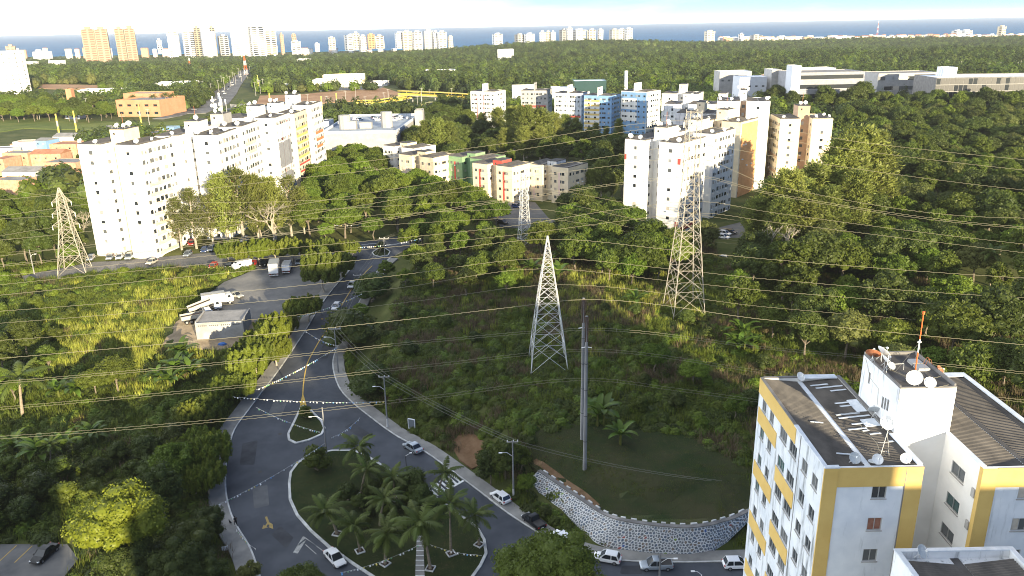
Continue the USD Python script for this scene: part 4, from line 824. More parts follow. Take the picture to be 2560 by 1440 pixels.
# --- generic box building from its place in the view: front edge on the ground at Y, roof height from the skyline
def box_building(name, label, cat, pl, pr, pt, pb, depth, wall, roof, rows=0, cols=0, rot=0.0, y=None, group=None, ww=1.4, wh=1.2, win=None, par=0.5, flat=True, bandmat=None, side=False):
    m = (pl + pr) / 2
    p = G(m, pb) if y is None else at_y(m, pb, y); yb = p[1]; xl, xr = at_y(pl, pt, yb)[0], at_y(pr, pt, yb)[0]; zt = at_y(m, pt, yb)[2]; zb = float(ground(p[0], yb + depth / 2)) - 1.5
    rz = math.radians(rot); w = (xr - xl - depth * abs(math.sin(rz)) * 0.6) / max(math.cos(rz), 0.5); w = max(w, 2.0)
    T = thing(name, label, cat, ((xl + xr) / 2, yb, 0), rz, group); c, s_ = math.cos(rz), math.sin(rz)
    FOOT.append(sg.Polygon([((xl + xr) / 2 + x * c - yy * s_, yb + x * s_ + yy * c) for x, yy in [(-w / 2, 0), (w / 2, 0), (w / 2, depth), (-w / 2, depth)]]))
    if yb > 620: FOOT.append(sg.box((xl + xr) / 2 - w / 2, yb - 22, (xl + xr) / 2 + w / 2, yb))
    part(T, 'wall', bx((-w / 2, 0, zb), (w / 2, depth, zt)), wall)
    if flat:
        r = MB(); r.box2((-w / 2 + 0.25, 0.25, zt), (w / 2 - 0.25, depth - 0.25, zt + 0.06)); part(T, 'roof', r.m, roof)
        pr_ = MB(); t = 0.25; pr_.box2((-w / 2, 0, zt), (w / 2, t, zt + par)); pr_.box2((-w / 2, depth - t, zt), (w / 2, depth, zt + par)); pr_.box2((-w / 2, t, zt), (-w / 2 + t, depth - t, zt + par)); pr_.box2((w / 2 - t, t, zt), (w / 2, depth - t, zt + par)); part(T, 'parapet', pr_.m, wall)
    else:
        hh = min(depth, w) * 0.16; v = [(-w / 2 - 0.3, -0.3, zt), (w / 2 + 0.3, -0.3, zt), (w / 2 + 0.3, depth + 0.3, zt), (-w / 2 - 0.3, depth + 0.3, zt), (-w / 2 - 0.3, depth / 2, zt + hh), (w / 2 + 0.3, depth / 2, zt + hh)]
        part(T, 'roof', MB().add(v, [[0, 1, 5], [0, 5, 4], [2, 3, 4], [2, 4, 5], [0, 4, 3], [1, 2, 5], [3, 2, 1], [3, 1, 0]]).m, roof)
    g = float(ground((xl + xr) / 2, yb)); H_ = zt - max(g, zb + 1.5)
    for k in range(rows):
        zz = g + H_ * (k + 0.36) / rows; h_ = min(wh, H_ / rows * 0.5)
        if cols == 0:
            part(T, 'window_row', bx((-w / 2 + 0.8, -0.05, zz), (w / 2 - 0.8, 0.02, zz + h_)), win or 'glass_dark')
            if side: part(T, 'window_row', bx((w / 2 - 0.02, 0.8, zz), (w / 2 + 0.05, depth - 0.8, zz + h_)), win or 'glass_dark'); part(T, 'window_row', bx((-w / 2 - 0.05, 0.8, zz), (-w / 2 + 0.02, depth - 0.8, zz + h_)), win or 'glass_dark')
        for q in range(cols):
            u = -w / 2 + w * (q + 0.5) / cols - ww / 2; window(T, np.array([u, 0.0, zz]), (1, 0), (0, -1), ww, h_, win)
        if side and cols:
            for sx in (-1, 1):
                for q in range(max(1, int(cols * depth / w))):
                    u = depth * (q + 0.5) / max(1, int(cols * depth / w)) - ww / 2
                    window(T, np.array([sx * w / 2, u if sx > 0 else u + ww, zz]), (0, sx), (sx, 0), ww, h_, win)
        if bandmat: part(T, 'floor_band', bx((-w / 2 - 0.06, -0.12, zz - 0.75), (w / 2 + 0.06, 0.01, zz - 0.15)), bandmat)
    return T, (w, depth, zt, zb, g)
# left edge: white tower cut by the frame, brick houses of the hillside
box_building('tower_block', 'plain white tower cut by the left edge of the picture', 'tower', -60, 33, 130, 236, 18, 'wall_white', 'roof_grey', 10, 5, rot=-8, side=True)
hs = [(-30, 60, 452, 505, 'brick', 0, 'roof_grey'), (0, 92, 430, 470, 'wall_white', 3, 'roof_grey'), (55, 92, 448, 478, 'brick', 2, 'roof_grey'), (0, 72, 384, 425, 'brick', 3, 'roof_grey'), (74, 150, 385, 425, 'brick', 3, 'roof_tile'), (98, 195, 408, 445, 'brick', 2, 'roof_grey'),
      (30, 82, 356, 384, 'wall_white', 2, 'roof_tile'), (82, 118, 352, 382, 'wall_blue', 2, 'roof_grey'), (120, 192, 362, 396, 'brick', 2, 'roof_tile'), (-20, 30, 372, 400, 'wall_white', 2, 'roof_grey'), (128, 190, 342, 362, 'wall_white', 0, 'roof_grey'), (128, 196, 430, 452, 'brick', 2, 'roof_tile'),
      (205, 255, 334, 352, 'wall_white', 2, 'roof_grey'), (258, 300, 322, 342, 'wall_pink', 2, 'roof_grey'), (355, 432, 334, 360, 'wall_brown', 2, 'roof_grey'), (400, 436, 320, 345, 'wall_blue', 2, 'roof_grey'), (20, 60, 362, 380, 'wall_cream', 2, 'roof_tile'), (-30, 10, 400, 440, 'brick', 2, 'roof_tile')]
desc = {'brick': 'bare brick', 'wall_white': 'white plastered', 'wall_blue': 'dark blue', 'wall_pink': 'pale pink', 'wall_brown': 'brown', 'wall_cream': 'cream'}
where = ['at the left edge above the trees', 'long, with a row of small windows, at the left edge', 'small, squeezed beside the long white house', 'tall, at the left edge in the upper row', 'with a tiled lean-to roof, mid hillside', 'wide and low, touching the first white block', 'with a tile roof, at the top of the hillside', 'a cube between tiled roofs at the top', 'tiled, right at the foot of the cream shaft block', 'half cut by the left frame', 'flat, behind the tiled houses', 'lowest of the hillside group', 'just behind the first white block', 'second behind the first white block', 'seen between two white blocks', 'at the corner of the second white block', 'tiny and tiled at the hill top', 'cut by the frame, lower row']
for k, (a, b, t, bb, wl, cc, rf) in enumerate(hs):
    box_building('brick_house' if wl == 'brick' else 'small_house', f'{desc[wl]} house {where[k]}', 'house', a, b, t, bb, 8 + (k % 3) * 2, wl, rf, 2 if cc else 0, cc, rot=-12 + (k * 7) % 16, group='houses on the hillside at the left', ww=0.8, wh=0.8, flat=(k % 3 != 1), par=0.3)
# brick hall with dark roofs and its brick chimney tower
box_building('brick_hall', 'orange brick hall with stepped dark grey roofs among palms', 'building', 278, 408, 254, 292, 34, 'brick_smooth', 'roof_grey', 2, 5, rot=-10, ww=3.0, wh=1.6, win='glass_dark', par=1.2)
box_building('brick_hall', 'upper orange wing standing behind the brick hall', 'building', 300, 405, 236, 262, 20, 'brick_smooth', 'roof_grey', 0, 0, rot=-10, y=640, par=0.8)
box_building('brick_tower', 'slim orange brick tower with a white cap left of the brick hall', 'tower', 164, 178, 232, 274, 5, 'brick_smooth', 'roof_membrane', 0, 0, par=3.0)
box_building('white_hall', 'long white low hall behind the brick hall', 'building', 190, 300, 226, 240, 22, 'wall_white', 'roof_membrane', 1, 8, y=760)
box_building('white_hall', 'stepped white low hall left of the avenue', 'building', 386, 484, 208, 230, 26, 'wall_white', 'roof_membrane', 2, 8, y=820, rot=8)
box_building('white_hall', 'long white building with a small roof house left of the avenue', 'building', 438, 530, 174, 188, 18, 'wall_white', 'roof_membrane', 1, 10, y=1250)
box_building('kiosk', 'small white tiled house beside the far road', 'house', 162, 198, 284, 298, 10, 'wall_white', 'roof_tile', 1, 3, flat=False)
# shopping hall with car deck on its roof
SM, smd = box_building('shopping_hall', 'low grey shopping hall with a car deck on its roof', 'building', 803, 992, 330, 350, 0.1, 'wall_grey', 'roof_grey', 0, 0)
stage.RemovePrim(SM); FOOT.pop(); used.pop(SM, None)
sq = [at(*p, 22.5)[:2] for p in [(802, 330), (992, 326), (1050, 284), (872, 286)]]
SM = thing('shopping_hall', 'low grey shopping hall with a pale car deck on its roof', 'building'); FOOT.append(sg.Polygon(sq).buffer(3))
P_ = sg.Polygon(sq); part(SM, 'wall', MB().prism(P_, 8, 21.4).m, 'wall_grey'); part(SM, 'car_deck', MB().prism(P_.buffer(-0.8), 21.4, 21.5).m, 'deck_grey')
part(SM, 'parapet', MB().prism(P_.difference(P_.buffer(-0.7)), 21.4, 22.6).m, 'wall_shaded_white')
part(SM, 'entrance_band', MB().prism(sg.LineString(sq[:2]).buffer(0.3), 9, 13.5).m, 'glass_dark')
for (px, py, w_, h_) in [(863, 322, 6, 7), (968, 318, 6, 8)]:
    q = at(px, py, 21.5); part(SM, 'stair_tower', MB().tube([[q[0], q[1], 21.4], [q[0], q[1], 21.4 + h_]], w_ / 2, 10).m, 'wall_grey')
for (px, py, w_, h_) in [(880, 322, 5, 4), (916, 320, 6, 3)]:
    q = at(px, py, 21.5); part(SM, 'plant_room', MB().box((q[0], q[1], 21.5 + h_ / 2), (w_, 4, h_)).m, 'wall_grey')
box_building('corner_tower', 'plain beige stair tower at the far corner of the shopping hall', 'tower', 1036, 1056, 278, 325, 9, 'wall_grey', 'roof_grey', y=445)
box_building('annex', 'small pale annex at the left corner of the shopping hall', 'building', 800, 822, 306, 335, 12, 'wall_shaded_white', 'roof_grey', 1, 3, y=430)
# mid distance halls
for a, b, t, bb, y, lab, rt, wl in [(806, 912, 188, 204, 900, 'white stadium-like hall with a sloping roof on the bare slope', 8, 'wall_cream'), (780, 890, 200, 215, 840, 'long white wall with cars parked in front, below the stadium-like hall', 2, 'wall_white'), (925, 968, 206, 216, 860, 'low white wall right of the long white wall', 0, 'wall_white'), (1062, 1140, 176, 188, 1050, 'white flat hall half sunk in the forest', 6, 'wall_white'),
                                    (742, 772, 148, 158, 1700, 'small white house in the forest below the towers', 0, 'wall_white'), (640, 700, 164, 173, 1350, 'white houses right of the far avenue', 0, 'wall_white'), (670, 728, 214, 224, None, 'white shed among poles by the avenue', -4, 'wall_white'), (1244, 1284, 124, 138, 1450, 'blue and white villa alone on the forest hill', 0, 'wall_shaded_white'),
                                    (25, 82, 156, 164, 1500, 'row of white houses in the forest at far left', 0, 'wall_white'), (120, 150, 152, 158, 1600, 'small white house in the forest at far left', 0, 'wall_white'), (80, 120, 130, 138, 2400, 'white house near the left shore', 0, 'wall_white')]:
    box_building('hall', lab, 'building', a, b, t, bb, 20, wl, 'roof_membrane', 1, 6, rot=rt, y=y, ww=2.0)
for k, (a, b, t, bb, dp) in enumerate([(560, 606, 150, 158, 20), (690, 760, 181, 189, 24), (500, 540, 197, 205, 20), (640, 700, 192, 199, 20), (330, 372, 224, 231, 18), (150, 200, 152, 158, 22), (250, 290, 196, 201, 18), (760, 800, 170, 176, 18), (1150, 1200, 100, 106, 30), (900, 980, 120, 125, 30)]):
    box_building('hall', f'small pale roofed building in the left distance, {["under the white coast towers", "right of the far avenue bend", "left of the avenue", "right beside the avenue", "behind the brick hall", "in the far left forest", "alone in the left forest", "below the scattered towers", "on the ridge right of the white cluster", "below the middle tower cluster"][k]}', 'building', a, b, t, bb, dp, 'wall_white', 'roof_membrane', 1, 6, rot=(k * 5) % 12 - 6, ww=2.0)
# right institution buildings; shade on several fronts is put into darker wall colours
box_building('institute', 'long grey institute with white window bays and pale blue end wall', 'building', 1984, 2165, 182, 222, 30, 'band_grey', 'roof_grey', 4, 0, rot=2, y=560, wh=2.6, bandmat='wall_grey')
box_building('institute_tower', 'pale blue stair tower at the left end of the grey institute', 'tower', 1982, 2004, 166, 222, 12, 'band_pale_grey', 'roof_grey', y=556)
box_building('institute', 'pale institute with ribbon windows and white upright fins', 'building', 2195, 2350, 184, 216, 26, 'wall_grey', 'roof_grey', 3, 8, rot=2, y=600, ww=6.5, wh=2.6, bandmat='concrete')
NB, nd = box_building('glass_office', 'long dark glass office building with thin pale floor lines at the right edge', 'building', 2344, 2640, 194, 255, 34, 'concrete_dark', 'roof_membrane', 0, 0, rot=-3, y=540)
gw, gd, gt, gb, gg = nd
for k in range(5):
    zz = gg + (gt - gg) * k / 5; part(NB, 'floor_line', bx((-gw / 2 - 0.1, -0.2, zz), (gw / 2 + 0.1, 0.0, zz + 0.25)), 'concrete')
    for q in range(26):
        u = -gw / 2 + gw * (q + 0.08) / 26; part(NB, 'pane', bx((u, -0.08, zz + 0.35), (u + gw / 26 * 0.86, 0.02, zz + (gt - gg) / 5 - 0.2)), ['office_glass', 'glass_dark', 'office_glass', 'office_glass', 'glass_dark'][int(brng.integers(5))])
box_building('plant_house', 'pale cubic plant house on top of the dark glass office', 'building', 2362, 2394, 170, 192, 10, 'wall_shaded_white', 'roof_grey', y=556)
for a, b, t, bb, y, lab, wl, r_, c_ in [(1922, 2010, 228, 250, None, 'white flat two-storey building at the edge of the right wood', 'wall_white', 1, 7), (1922, 1985, 190, 212, 600, 'beige institute wing with small windows', 'wall_brown', 2, 9), (1800, 1880, 180, 196, 640, 'pale modern institute with big eaves behind the trees', 'wall_grey', 2, 5), (1850, 1918, 194, 216, 590, 'grey blue glazed institute hall', 'band_pale_grey', 2, 4),
                                       (2062, 2150, 216, 246, None, 'white roofed hall beside the round tree', 'wall_shaded_white', 2, 5), (1930, 1955, 176, 198, 590, 'pale cube beside the beige wing', 'wall_grey', 1, 2), (2012, 2090, 172, 184, 680, 'white roof houses behind the grey institute', 'wall_white', 1, 4), (1436, 1516, 204, 222, 600, 'black glass pavilion with a white roof behind the back row', 'glass_green', 0, 0), (1380, 1440, 222, 236, 600, 'white barrel-roofed hall behind the back row', 'wall_white', 0, 0), (1280, 1340, 218, 240, 610, 'white vaulted market hall behind the grey block', 'wall_white', 0, 0), (2298, 2342, 232, 240, None, 'low blue-roofed shed left of the glass office', 'wall_blue', 0, 0)]:
    box_building('hall', lab, 'building', a, b, t, bb, 18, wl, 'roof_membrane', r_, c_, y=y, ww=1.8)
box_building('water_tower', 'slim white water tower standing behind the blue block', 'tower', 1563, 1570, 184, 208, 3, 'wall_white', 'roof_grey', y=640, par=2.0)

# --- far towers on the coast
def far_tower(pl, pr, pt, pb, y, wall, label, rot=18, band=None, crown=True, group=None, ribs=True):
    m = (pl + pr) / 2; xl, xr = at_y(pl, pt, y)[0], at_y(pr, pt, y)[0]; zt = at_y(m, pt, y)[2]; zb = at_y(m, pb, y)[2] - 12
    rz = math.radians(rot); w = (xr - xl) / (math.cos(rz) + 0.7 * abs(math.sin(rz))); d = w * 0.7
    T = thing('far_tower', label, 'tower', ((xl + xr) / 2, y, 0), rz, group); part(T, 'wall', bx((-w / 2, -d / 2, zb), (w / 2, d / 2, zt)), wall)
    c, s_ = math.cos(rz), math.sin(rz); FOOT.append(sg.Polygon([((xl + xr) / 2 + x * c - q * s_, y + x * s_ + q * c) for x, q in [(-w / 2, -d / 2), (w / 2, -d / 2), (w / 2, d / 2), (-w / 2, d / 2)]]))
    if crown: part(T, 'roof_house', bx((-w * 0.22, -d * 0.25, zt), (w * 0.22, d * 0.25, zt + 0.05 * (zt - zb) + 2)), wall)
    if ribs:
        n = max(3, int((zt - zb) / 5.2)); mb = MB(); ms = MB()
        for k in range(n):
            zz = zb + (zt - zb) * (k + 0.4) / n; hh = (zt - zb) / n * 0.5
            for u0, u1 in ((-0.42, -0.08), (0.08, 0.42)): mb.box2((w * u0, -d / 2 - 0.15, zz), (w * u1, -d / 2 + 0.05, zz + hh))
            for sx in (-1, 1): ms.box2((sx * w / 2 - 0.1, -d * 0.36, zz), (sx * w / 2 + 0.1, d * 0.1, zz + hh))
        part(T, 'window_rows', mb.m, band or 'glass_dark'); part(T, 'window_rows', ms.m, band or 'glass_dark')
    return T
GT = 'towers along the coast'
for k, (a, b, t, bb) in enumerate([(201, 236, 73, 148), (234, 268, 73, 146), (284, 309, 72, 142), (308, 336, 71, 145)]):
    far_tower(a, b, t, bb, 2050 - 10 * k, 'wall_tan', ['tall tan tower, left of the twin pair at the far left', 'tall tan tower, right half of the twin pair at the far left', 'tall tan tower, left of the narrow pair beside the twins', 'tall tan tower, right of the narrow pair beside the twins'][k], 20, 'curtain_brown', group=GT)
ft = [(416, 446, 80, 145), (452, 486, 80, 147), (482, 500, 70, 138), (498, 536, 78, 147), (520, 537, 69, 130), (543, 570, 90, 138), (570, 622, 63, 143), (618, 660, 67, 138), (657, 690, 78, 125), (698, 708, 86, 125), (727, 740, 86, 118), (726, 752, 104, 126), (786, 798, 108, 121), (819, 838, 94, 116), (390, 403, 100, 122), (14, 38, 115, 138),
      (859, 898, 88, 117), (880, 898, 83, 116), (897, 916, 90, 120), (917, 936, 86, 112), (936, 960, 90, 112), (986, 1010, 82, 112), (1004, 1030, 79, 120), (1029, 1055, 80, 122), (1056, 1084, 77, 124), (1080, 1096, 80, 112), (1092, 1116, 80, 114), (1119, 1132, 91, 112), (1230, 1256, 85, 102),
      (1286, 1312, 86, 104), (1310, 1336, 85, 105), (1348, 1363, 80, 105), (1363, 1377, 80, 105), (1377, 1388, 80, 106), (1398, 1424, 75, 104), (1416, 1432, 70, 103), (1428, 1466, 75, 103), (1468, 1490, 75, 98), (1494, 1508, 74, 95), (1523, 1548, 74, 95), (1545, 1563, 73, 95), (1561, 1582, 72, 100), (1762, 1787, 78, 100), (1846, 1860, 85, 100), (1876, 1905, 88, 98), (2380, 2406, 77, 92), (2402, 2430, 76, 92), (2495, 2516, 66, 92)]
fmat = ['wall_white', 'wall_white', 'wall_tan', 'wall_white', 'wall_tan', 'wall_grey', 'wall_white', 'wall_white', 'wall_cream', 'wall_brown', 'wall_brown', 'wall_white', 'wall_white', 'wall_cream', 'wall_white', 'wall_brown']
col = {'wall_tan': 'tan', 'wall_white': 'white', 'wall_cream': 'cream', 'wall_grey': 'grey', 'wall_brown': 'brownish', 'wall_orange': 'reddish'}
nm = {'': ''}
def far_place(x, k):
    if x < 60: return 'alone at the far left shore'
    if x < 420: return 'between the tan towers and the white group'
    if x < 700: return 'in the tall coast group'
    if x < 850: return 'among the scattered ones right of the tall group'
    if x < 970: return 'in the middle cluster by the sea'
    if x < 1140: return 'in the big white cluster by the sea'
    if x < 1270: return 'small, on the forest ridge right of the white cluster'
    if x < 1600: return 'in the row on the forest ridge before the sea'
    if x < 1800: return 'standing alone before the open sea'
    if x < 2000: return 'low, at the left end of the shore village'
    if x < 2440: return 'blocky, in the shore village at the right'
    return 'at the right edge of the shore village'
cnt = {}
for k, (a, b, t, bb) in enumerate(ft):
    m = fmat[k] if k < 16 else ['wall_white', 'wall_white', 'wall_cream', 'wall_white', 'wall_grey'][k % 5]
    if 917 <= a < 940: m = 'wall_orange' if a == 917 else 'wall_cream'
    y = 2350 if a < 700 else (2900 if a < 1200 else 2950); pl = far_place(a, k); key = (m, pl); cnt[key] = cnt.get(key, 0) + 1
    o = ['first', 'second', 'third', 'fourth', 'fifth', 'sixth', 'seventh', 'eighth', 'ninth', 'tenth'][cnt[key] - 1]
    far_tower(a, b, t, bb, y - (k % 4) * 12, m, f'{o} {col[m]} tower from left {pl}', 15 + (k * 11) % 20, 'glass_dark' if k % 3 else 'glass_mid', group=GT)
# shore village: many small houses
vr = np.random.default_rng(4); wcol = ['wall_white', 'wall_white', 'wall_cream', 'brick', 'wall_pink', 'wall_white', 'wall_cream']
for k in range(150):
    if k < 110: px = 1795 + 770 * (k + vr.random()) / 110; yy = 2850 + 250 * vr.random(); topz = 98 - 0.012 * (px - 1800)
    else: px = 20 + 1200 * (k - 110 + vr.random()) / 40; yy = 2950 + 200 * vr.random(); topz = 120
    p = at_y(px, topz - 6 * vr.random() + (6 if k >= 110 else 0), yy); w_ = 10 + 14 * vr.random(); h_ = 6 + 9 * vr.random(); z_ = p[2]
    wi_ = int(vr.integers(len(wcol))); key = (wcol[wi_], k < 110); cnt[key] = cnt.get(key, 0) + 1; cname = {'wall_white': 'white', 'wall_cream': 'cream', 'brick': 'brick red', 'wall_pink': 'pinkish'}[wcol[wi_]]
    T = thing('shore_house', f'{ordinal(cnt[key])} {cname} house from the left in the {"right" if k < 110 else "left"} shore village', 'house', (p[0], p[1], z_), vr.random() * 0.8 - 0.4, 'houses of the shore village'); FOOT.append(sg.Point(p[0], p[1]).buffer(9))
    zb = float(ground(p[0], p[1])) - z_ - 1
    part(T, 'wall', bx((-w_ / 2, -5, min(zb, -h_)), (w_ / 2, 5, 0)), wcol[wi_])
    v = [(-w_ / 2 - .4, -5.4, 0.02), (w_ / 2 + .4, -5.4, 0.02), (w_ / 2 + .4, 5.4, 0.02), (-w_ / 2 - .4, 5.4, 0.02), (-w_ / 2, 0, 1.9), (w_ / 2, 0, 1.9)]
    part(T, 'roof', MB().add(v, [[0, 1, 5], [0, 5, 4], [2, 3, 4], [2, 4, 5], [0, 4, 3], [1, 2, 5], [3, 2, 1], [3, 1, 0]]).m, ['roof_tile', 'roof_tile', 'roof_membrane', 'roof_grey'][int(vr.integers(4))])
    for q in (-0.25, 0.25): part(T, 'window', bx((w_ * q - 1, -5.06, -3.2), (w_ * q + 1, -4.98, -1.6)), 'glass_dark')
# ------------------------------------------------------------------ the near yellow and white block, with real window openings
NBX, NBY, NBZ = 23.1, 52.25, 40.0
NT = thing('near_apartment_block', 'near white and ochre apartment block with a tall stair shaft at the bottom right', 'apartment block', (0, 0, 0))
FOOT.append(sg.box(22.5, 51, 43, 69)); W1x, W2x, W3x, W4x, NYB = 23.1, 30.5, 34.7, 42.2, 68.3; FH = 2.82; NF = 14
def facade_panel(parent, name, o, a, n, L, z0, z1, holes, mat, th=0.24, label=None):
    """a wall panel of thickness th with window openings; o start of the outer face, a along, n outwards"""
    P = sg.box(0, z0, L, z1)
    if holes: P = P.difference(so.unary_union([sg.box(u, v, u + w, v + h) for u, v, w, h in holes]))
    m = trimesh.creation.extrude_polygon(P, th, engine='earcut'); a3 = np.array([*a, 0.0]); n3 = np.array([*n, 0.0])
    v = o + m.vertices[:, :1] * a3 + m.vertices[:, 1:2] * np.array([0, 0, 1.0]) - (th - m.vertices[:, 2:3]) * n3
    f = m.faces
    if np.dot(np.cross(a3, [0, 0, 1.0]), n3) < 0: f = f[:, ::-1]
    return part(parent, name, (v, f), mat, label=label)
def near_window(parent, o, a, n, w, h, panes=2, glass='glass_dark', sash=0.5, curtain=None):
    a3 = np.array([*a, 0.0]); n3 = np.array([*n, 0.0]); z = np.array([0, 0, 1.0]); mb = MB()
    def slab(M, u0, u1, v0, v1, d0, d1): M.add([o + a3 * u + z * v + n3 * d for d in (d0, d1) for u, v in ((u0, v0), (u1, v0), (u1, v1), (u0, v1))], [[4, 5, 6, 7], [3, 2, 1, 0], [0, 1, 5, 4], [1, 2, 6, 5], [2, 3, 7, 6], [3, 0, 4, 7]])
    t = 0.055
    for r_ in ((0, w, 0, t), (0, w, h - t, h), (0, t, t, h - t), (w - t, w, t, h - t)): slab(mb, *r_, -0.16, -0.04)
    for k in range(1, panes): slab(mb, w * k / panes - t / 2, w * k / panes + t / 2, t, h - t, -0.15, -0.06)
    fr = part(parent, 'window', mb.m, 'frame_alu')
    for k in range(panes):
        g = MB(); slab(g, w * k / panes + t / 2, w * (k + 1) / panes - t / 2, t, h - t, -0.13 - 0.03 * (k % 2), -0.10 - 0.03 * (k % 2)); part(fr, 'pane', g.m, glass if not curtain else (curtain if (k % 2 == 0 or curtain == 'curtain_brown') else glass))
    s = MB(); slab(s, -0.06, w + 0.06, -0.07, -0.005, -0.1, 0.07); part(fr, 'sill', s.m, 'concrete')
gl = ['glass_dark', 'glass_mid', 'glass_dark', 'glass_green', 'glass_mid', 'glass_dark']; nr = np.random.default_rng(8)
zf = lambda k: NBZ - 1.62 - 1.08 - k * FH                 # lower edge of the windows of row k from the top
# left side facade, seen at a slant: six columns of windows; u runs from the back to the front
Lz = NYB - NBY; cols_u = [1.25, 3.45, 6.35, 8.75, 11.75, 13.95]; cw = [1.05, 1.05, 1.7, 1.7, 1.15, 1.15]
holes = [(u, zf(k), w_, 1.15) for k in range(NF) for u, w_ in zip(cols_u, cw) if zf(k) > 1]
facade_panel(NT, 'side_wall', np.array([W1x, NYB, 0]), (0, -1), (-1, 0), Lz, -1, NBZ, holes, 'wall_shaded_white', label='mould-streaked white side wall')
for k in range(NF):
    for i, (u, w_) in enumerate(zip(cols_u, cw)):
        if zf(k) < 1: continue
        o = np.array([W1x, NYB - u, zf(k)]); near_window(NT, o, (0, -1), (-1, 0), w_, 1.15, 3 if w_ > 1.5 else 2, gl[int(nr.integers(6))])
for k in range(NF):
    z0 = zf(k)
    if z0 < 2: continue
    if k % 2 == 0: part(NT, 'ochre_panel', bx((W1x - 0.05, NYB - 5.6, z0 - FH + 1.19), (W1x + 0.02, NYB - 0.35, z0 - 0.1)), 'wall_ochre')
    if k % 2 == 1: part(NT, 'ochre_panel', bx((W1x - 0.05, NYB - 10.7, z0 - FH + 1.19), (W1x + 0.02, NYB - 6.1, z0 - 0.1)), 'wall_ochre')
part(NT, 'ochre_panel', bx((W1x - 0.05, NYB - 9.9, NBZ - 1.45), (W1x + 0.02, NYB - 0.05, NBZ + 0.02)), 'wall_ochre')
part(NT, 'joint', bx((W1x - 0.03, NYB - 11.05, 0), (W1x + 0.02, NYB - 10.98, NBZ - 0.02)), 'concrete_dark')
# left wing front
fu = 3.75
holes = [(fu, zf(k), 1.12, 1.12) for k in range(NF) if zf(k) > 1]
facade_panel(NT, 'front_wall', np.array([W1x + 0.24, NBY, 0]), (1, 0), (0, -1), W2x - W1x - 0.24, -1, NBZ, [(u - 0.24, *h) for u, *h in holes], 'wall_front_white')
for k, (u, v, w_, h_) in enumerate(holes): near_window(NT, np.array([W1x + u, NBY, v]), (1, 0), (0, -1), w_, h_, 2, gl[(k * 2) % 6], curtain='curtain_brown' if k == 1 else None)
part(NT, 'ochre_pilaster', bx((W1x - 0.06, NBY - 0.12, 0), (W1x + 1.02, NBY + 0.02, NBZ - 0.02)), 'wall_ochre')
part(NT, 'ochre_band', bx((W1x + 1.02, NBY - 0.07, NBZ - 1.62), (W2x - 0.01, NBY + 0.02, NBZ)), 'wall_ochre')
part(NT, 'ochre_pilaster', bx((W2x - 1.25, NBY - 0.07, 0), (W2x + 0.03, NBY + 0.02, NBZ - 1.62)), 'wall_ochre')
part(NT, 'joint', bx((W2x - 1.31, NBY - 0.085, 0), (W2x - 1.25, NBY + 0.0, NBZ - 0.05)), 'concrete_dark')
part(NT, 'inner_wall', bx((W2x - 0.25, NBY + 0.24, -1), (W2x, NYB - 0.002, NBZ)), 'wall_white')
part(NT, 'back_wall', bx((W1x + 0.24, NYB - 0.25, -1), (W2x - 0.25, NYB, NBZ - 0.003)), 'wall_white')
part(NT, 'dark_interior', bx((W1x + 0.55, NBY + 0.55, -1), (W2x - 0.6, NYB - 0.6, NBZ - 0.6)), 'steel_dark')
# core and shaft
SY0, SY1, SZ = 57.2, 64.0, 44.0
part(NT, 'core_wall', bx((W2x + 0.002, SY0, -1), (W3x - 0.002, SY1, NBZ + 0.02)), 'wall_white')
sh = part(NT, 'shaft', bx((W2x - 0.02, SY0 - 0.01, NBZ + 0.02), (W3x + 0.25, SY1, SZ)), 'wall_stained')
part(sh, 'roof_slab', bx((W2x + 0.2, SY0 + 0.2, SZ), (W3x + 0.05, SY1 - 0.2, SZ + 0.05)), 'roof_slab')
pp = MB(); pp.box2((W2x - 0.02, SY0 - 0.01, SZ), (W3x + 0.25, SY0 + 0.14, SZ + 0.12)); pp.box2((W2x - 0.02, SY1 - 0.2, SZ), (W3x + 0.25, SY1, SZ + 0.3)); pp.box2((W2x - 0.02, SY0 + 0.14, SZ), (W2x + 0.13, SY1 - 0.2, SZ + 0.2)); pp.box2((W3x + 0.1, SY0 + 0.14, SZ), (W3x + 0.25, SY1 - 0.2, SZ + 0.3))
part(sh, 'parapet', pp.m, 'concrete_dark')
for y_, z_ in ((58.6, 41.3), (59.05, 41.2), (59.5, 41.1), (62.3, 42.0)): part(sh, 'vent_slot', bx((W2x - 0.035, y_, z_), (W2x + 0.0, y_ + 0.28, z_ + 1.0)), 'concrete_dark')
for k in range(4): part(sh, 'hatch', bx((33.4 + 0.02 * k, 60.3 + (k % 2) * 1.1, SZ + 0.05 + (k // 2) * 0.12), (34.4 - 0.02 * k, 61.2 + (k % 2) * 1.1, SZ + 0.17 + (k // 2) * 0.12)), 'concrete' if k < 2 else 'frame_alu')
# right wing
holes = [(1.5, zf(k) + 0.05, 1.85, 1.1) for k in range(NF) if zf(k) > 1]; RY = 51.85
facade_panel(NT, 'inner_wall', np.array([W3x, SY0, 0]), (0, -1), (-1, 0), SY0 - RY, -1, NBZ, holes, 'wall_white')
for k, (u, v, w_, h_) in enumerate(holes): near_window(NT, np.array([W3x, SY0 - u, v]), (0, -1), (-1, 0), w_, h_, 2, ['glass_mid', 'glass_green', 'glass_mid'][k % 3])
for k in range(NF):
    if zf(k) > 1: part(NT, 'vent_box', bx((W3x - 0.14, RY + 0.35, zf(k) - 0.1), (W3x + 0.0, RY + 0.75, zf(k) + 0.6)), 'concrete')
part(NT, 'inner_wall', bx((W3x + 0.003, SY0, -1), (W3x + 0.25, NYB - 0.3, NBZ - 0.005)), 'wall_white')
holes = [(2.95, zf(k), 1.15, 1.12) for k in range(NF) if zf(k) > 1]
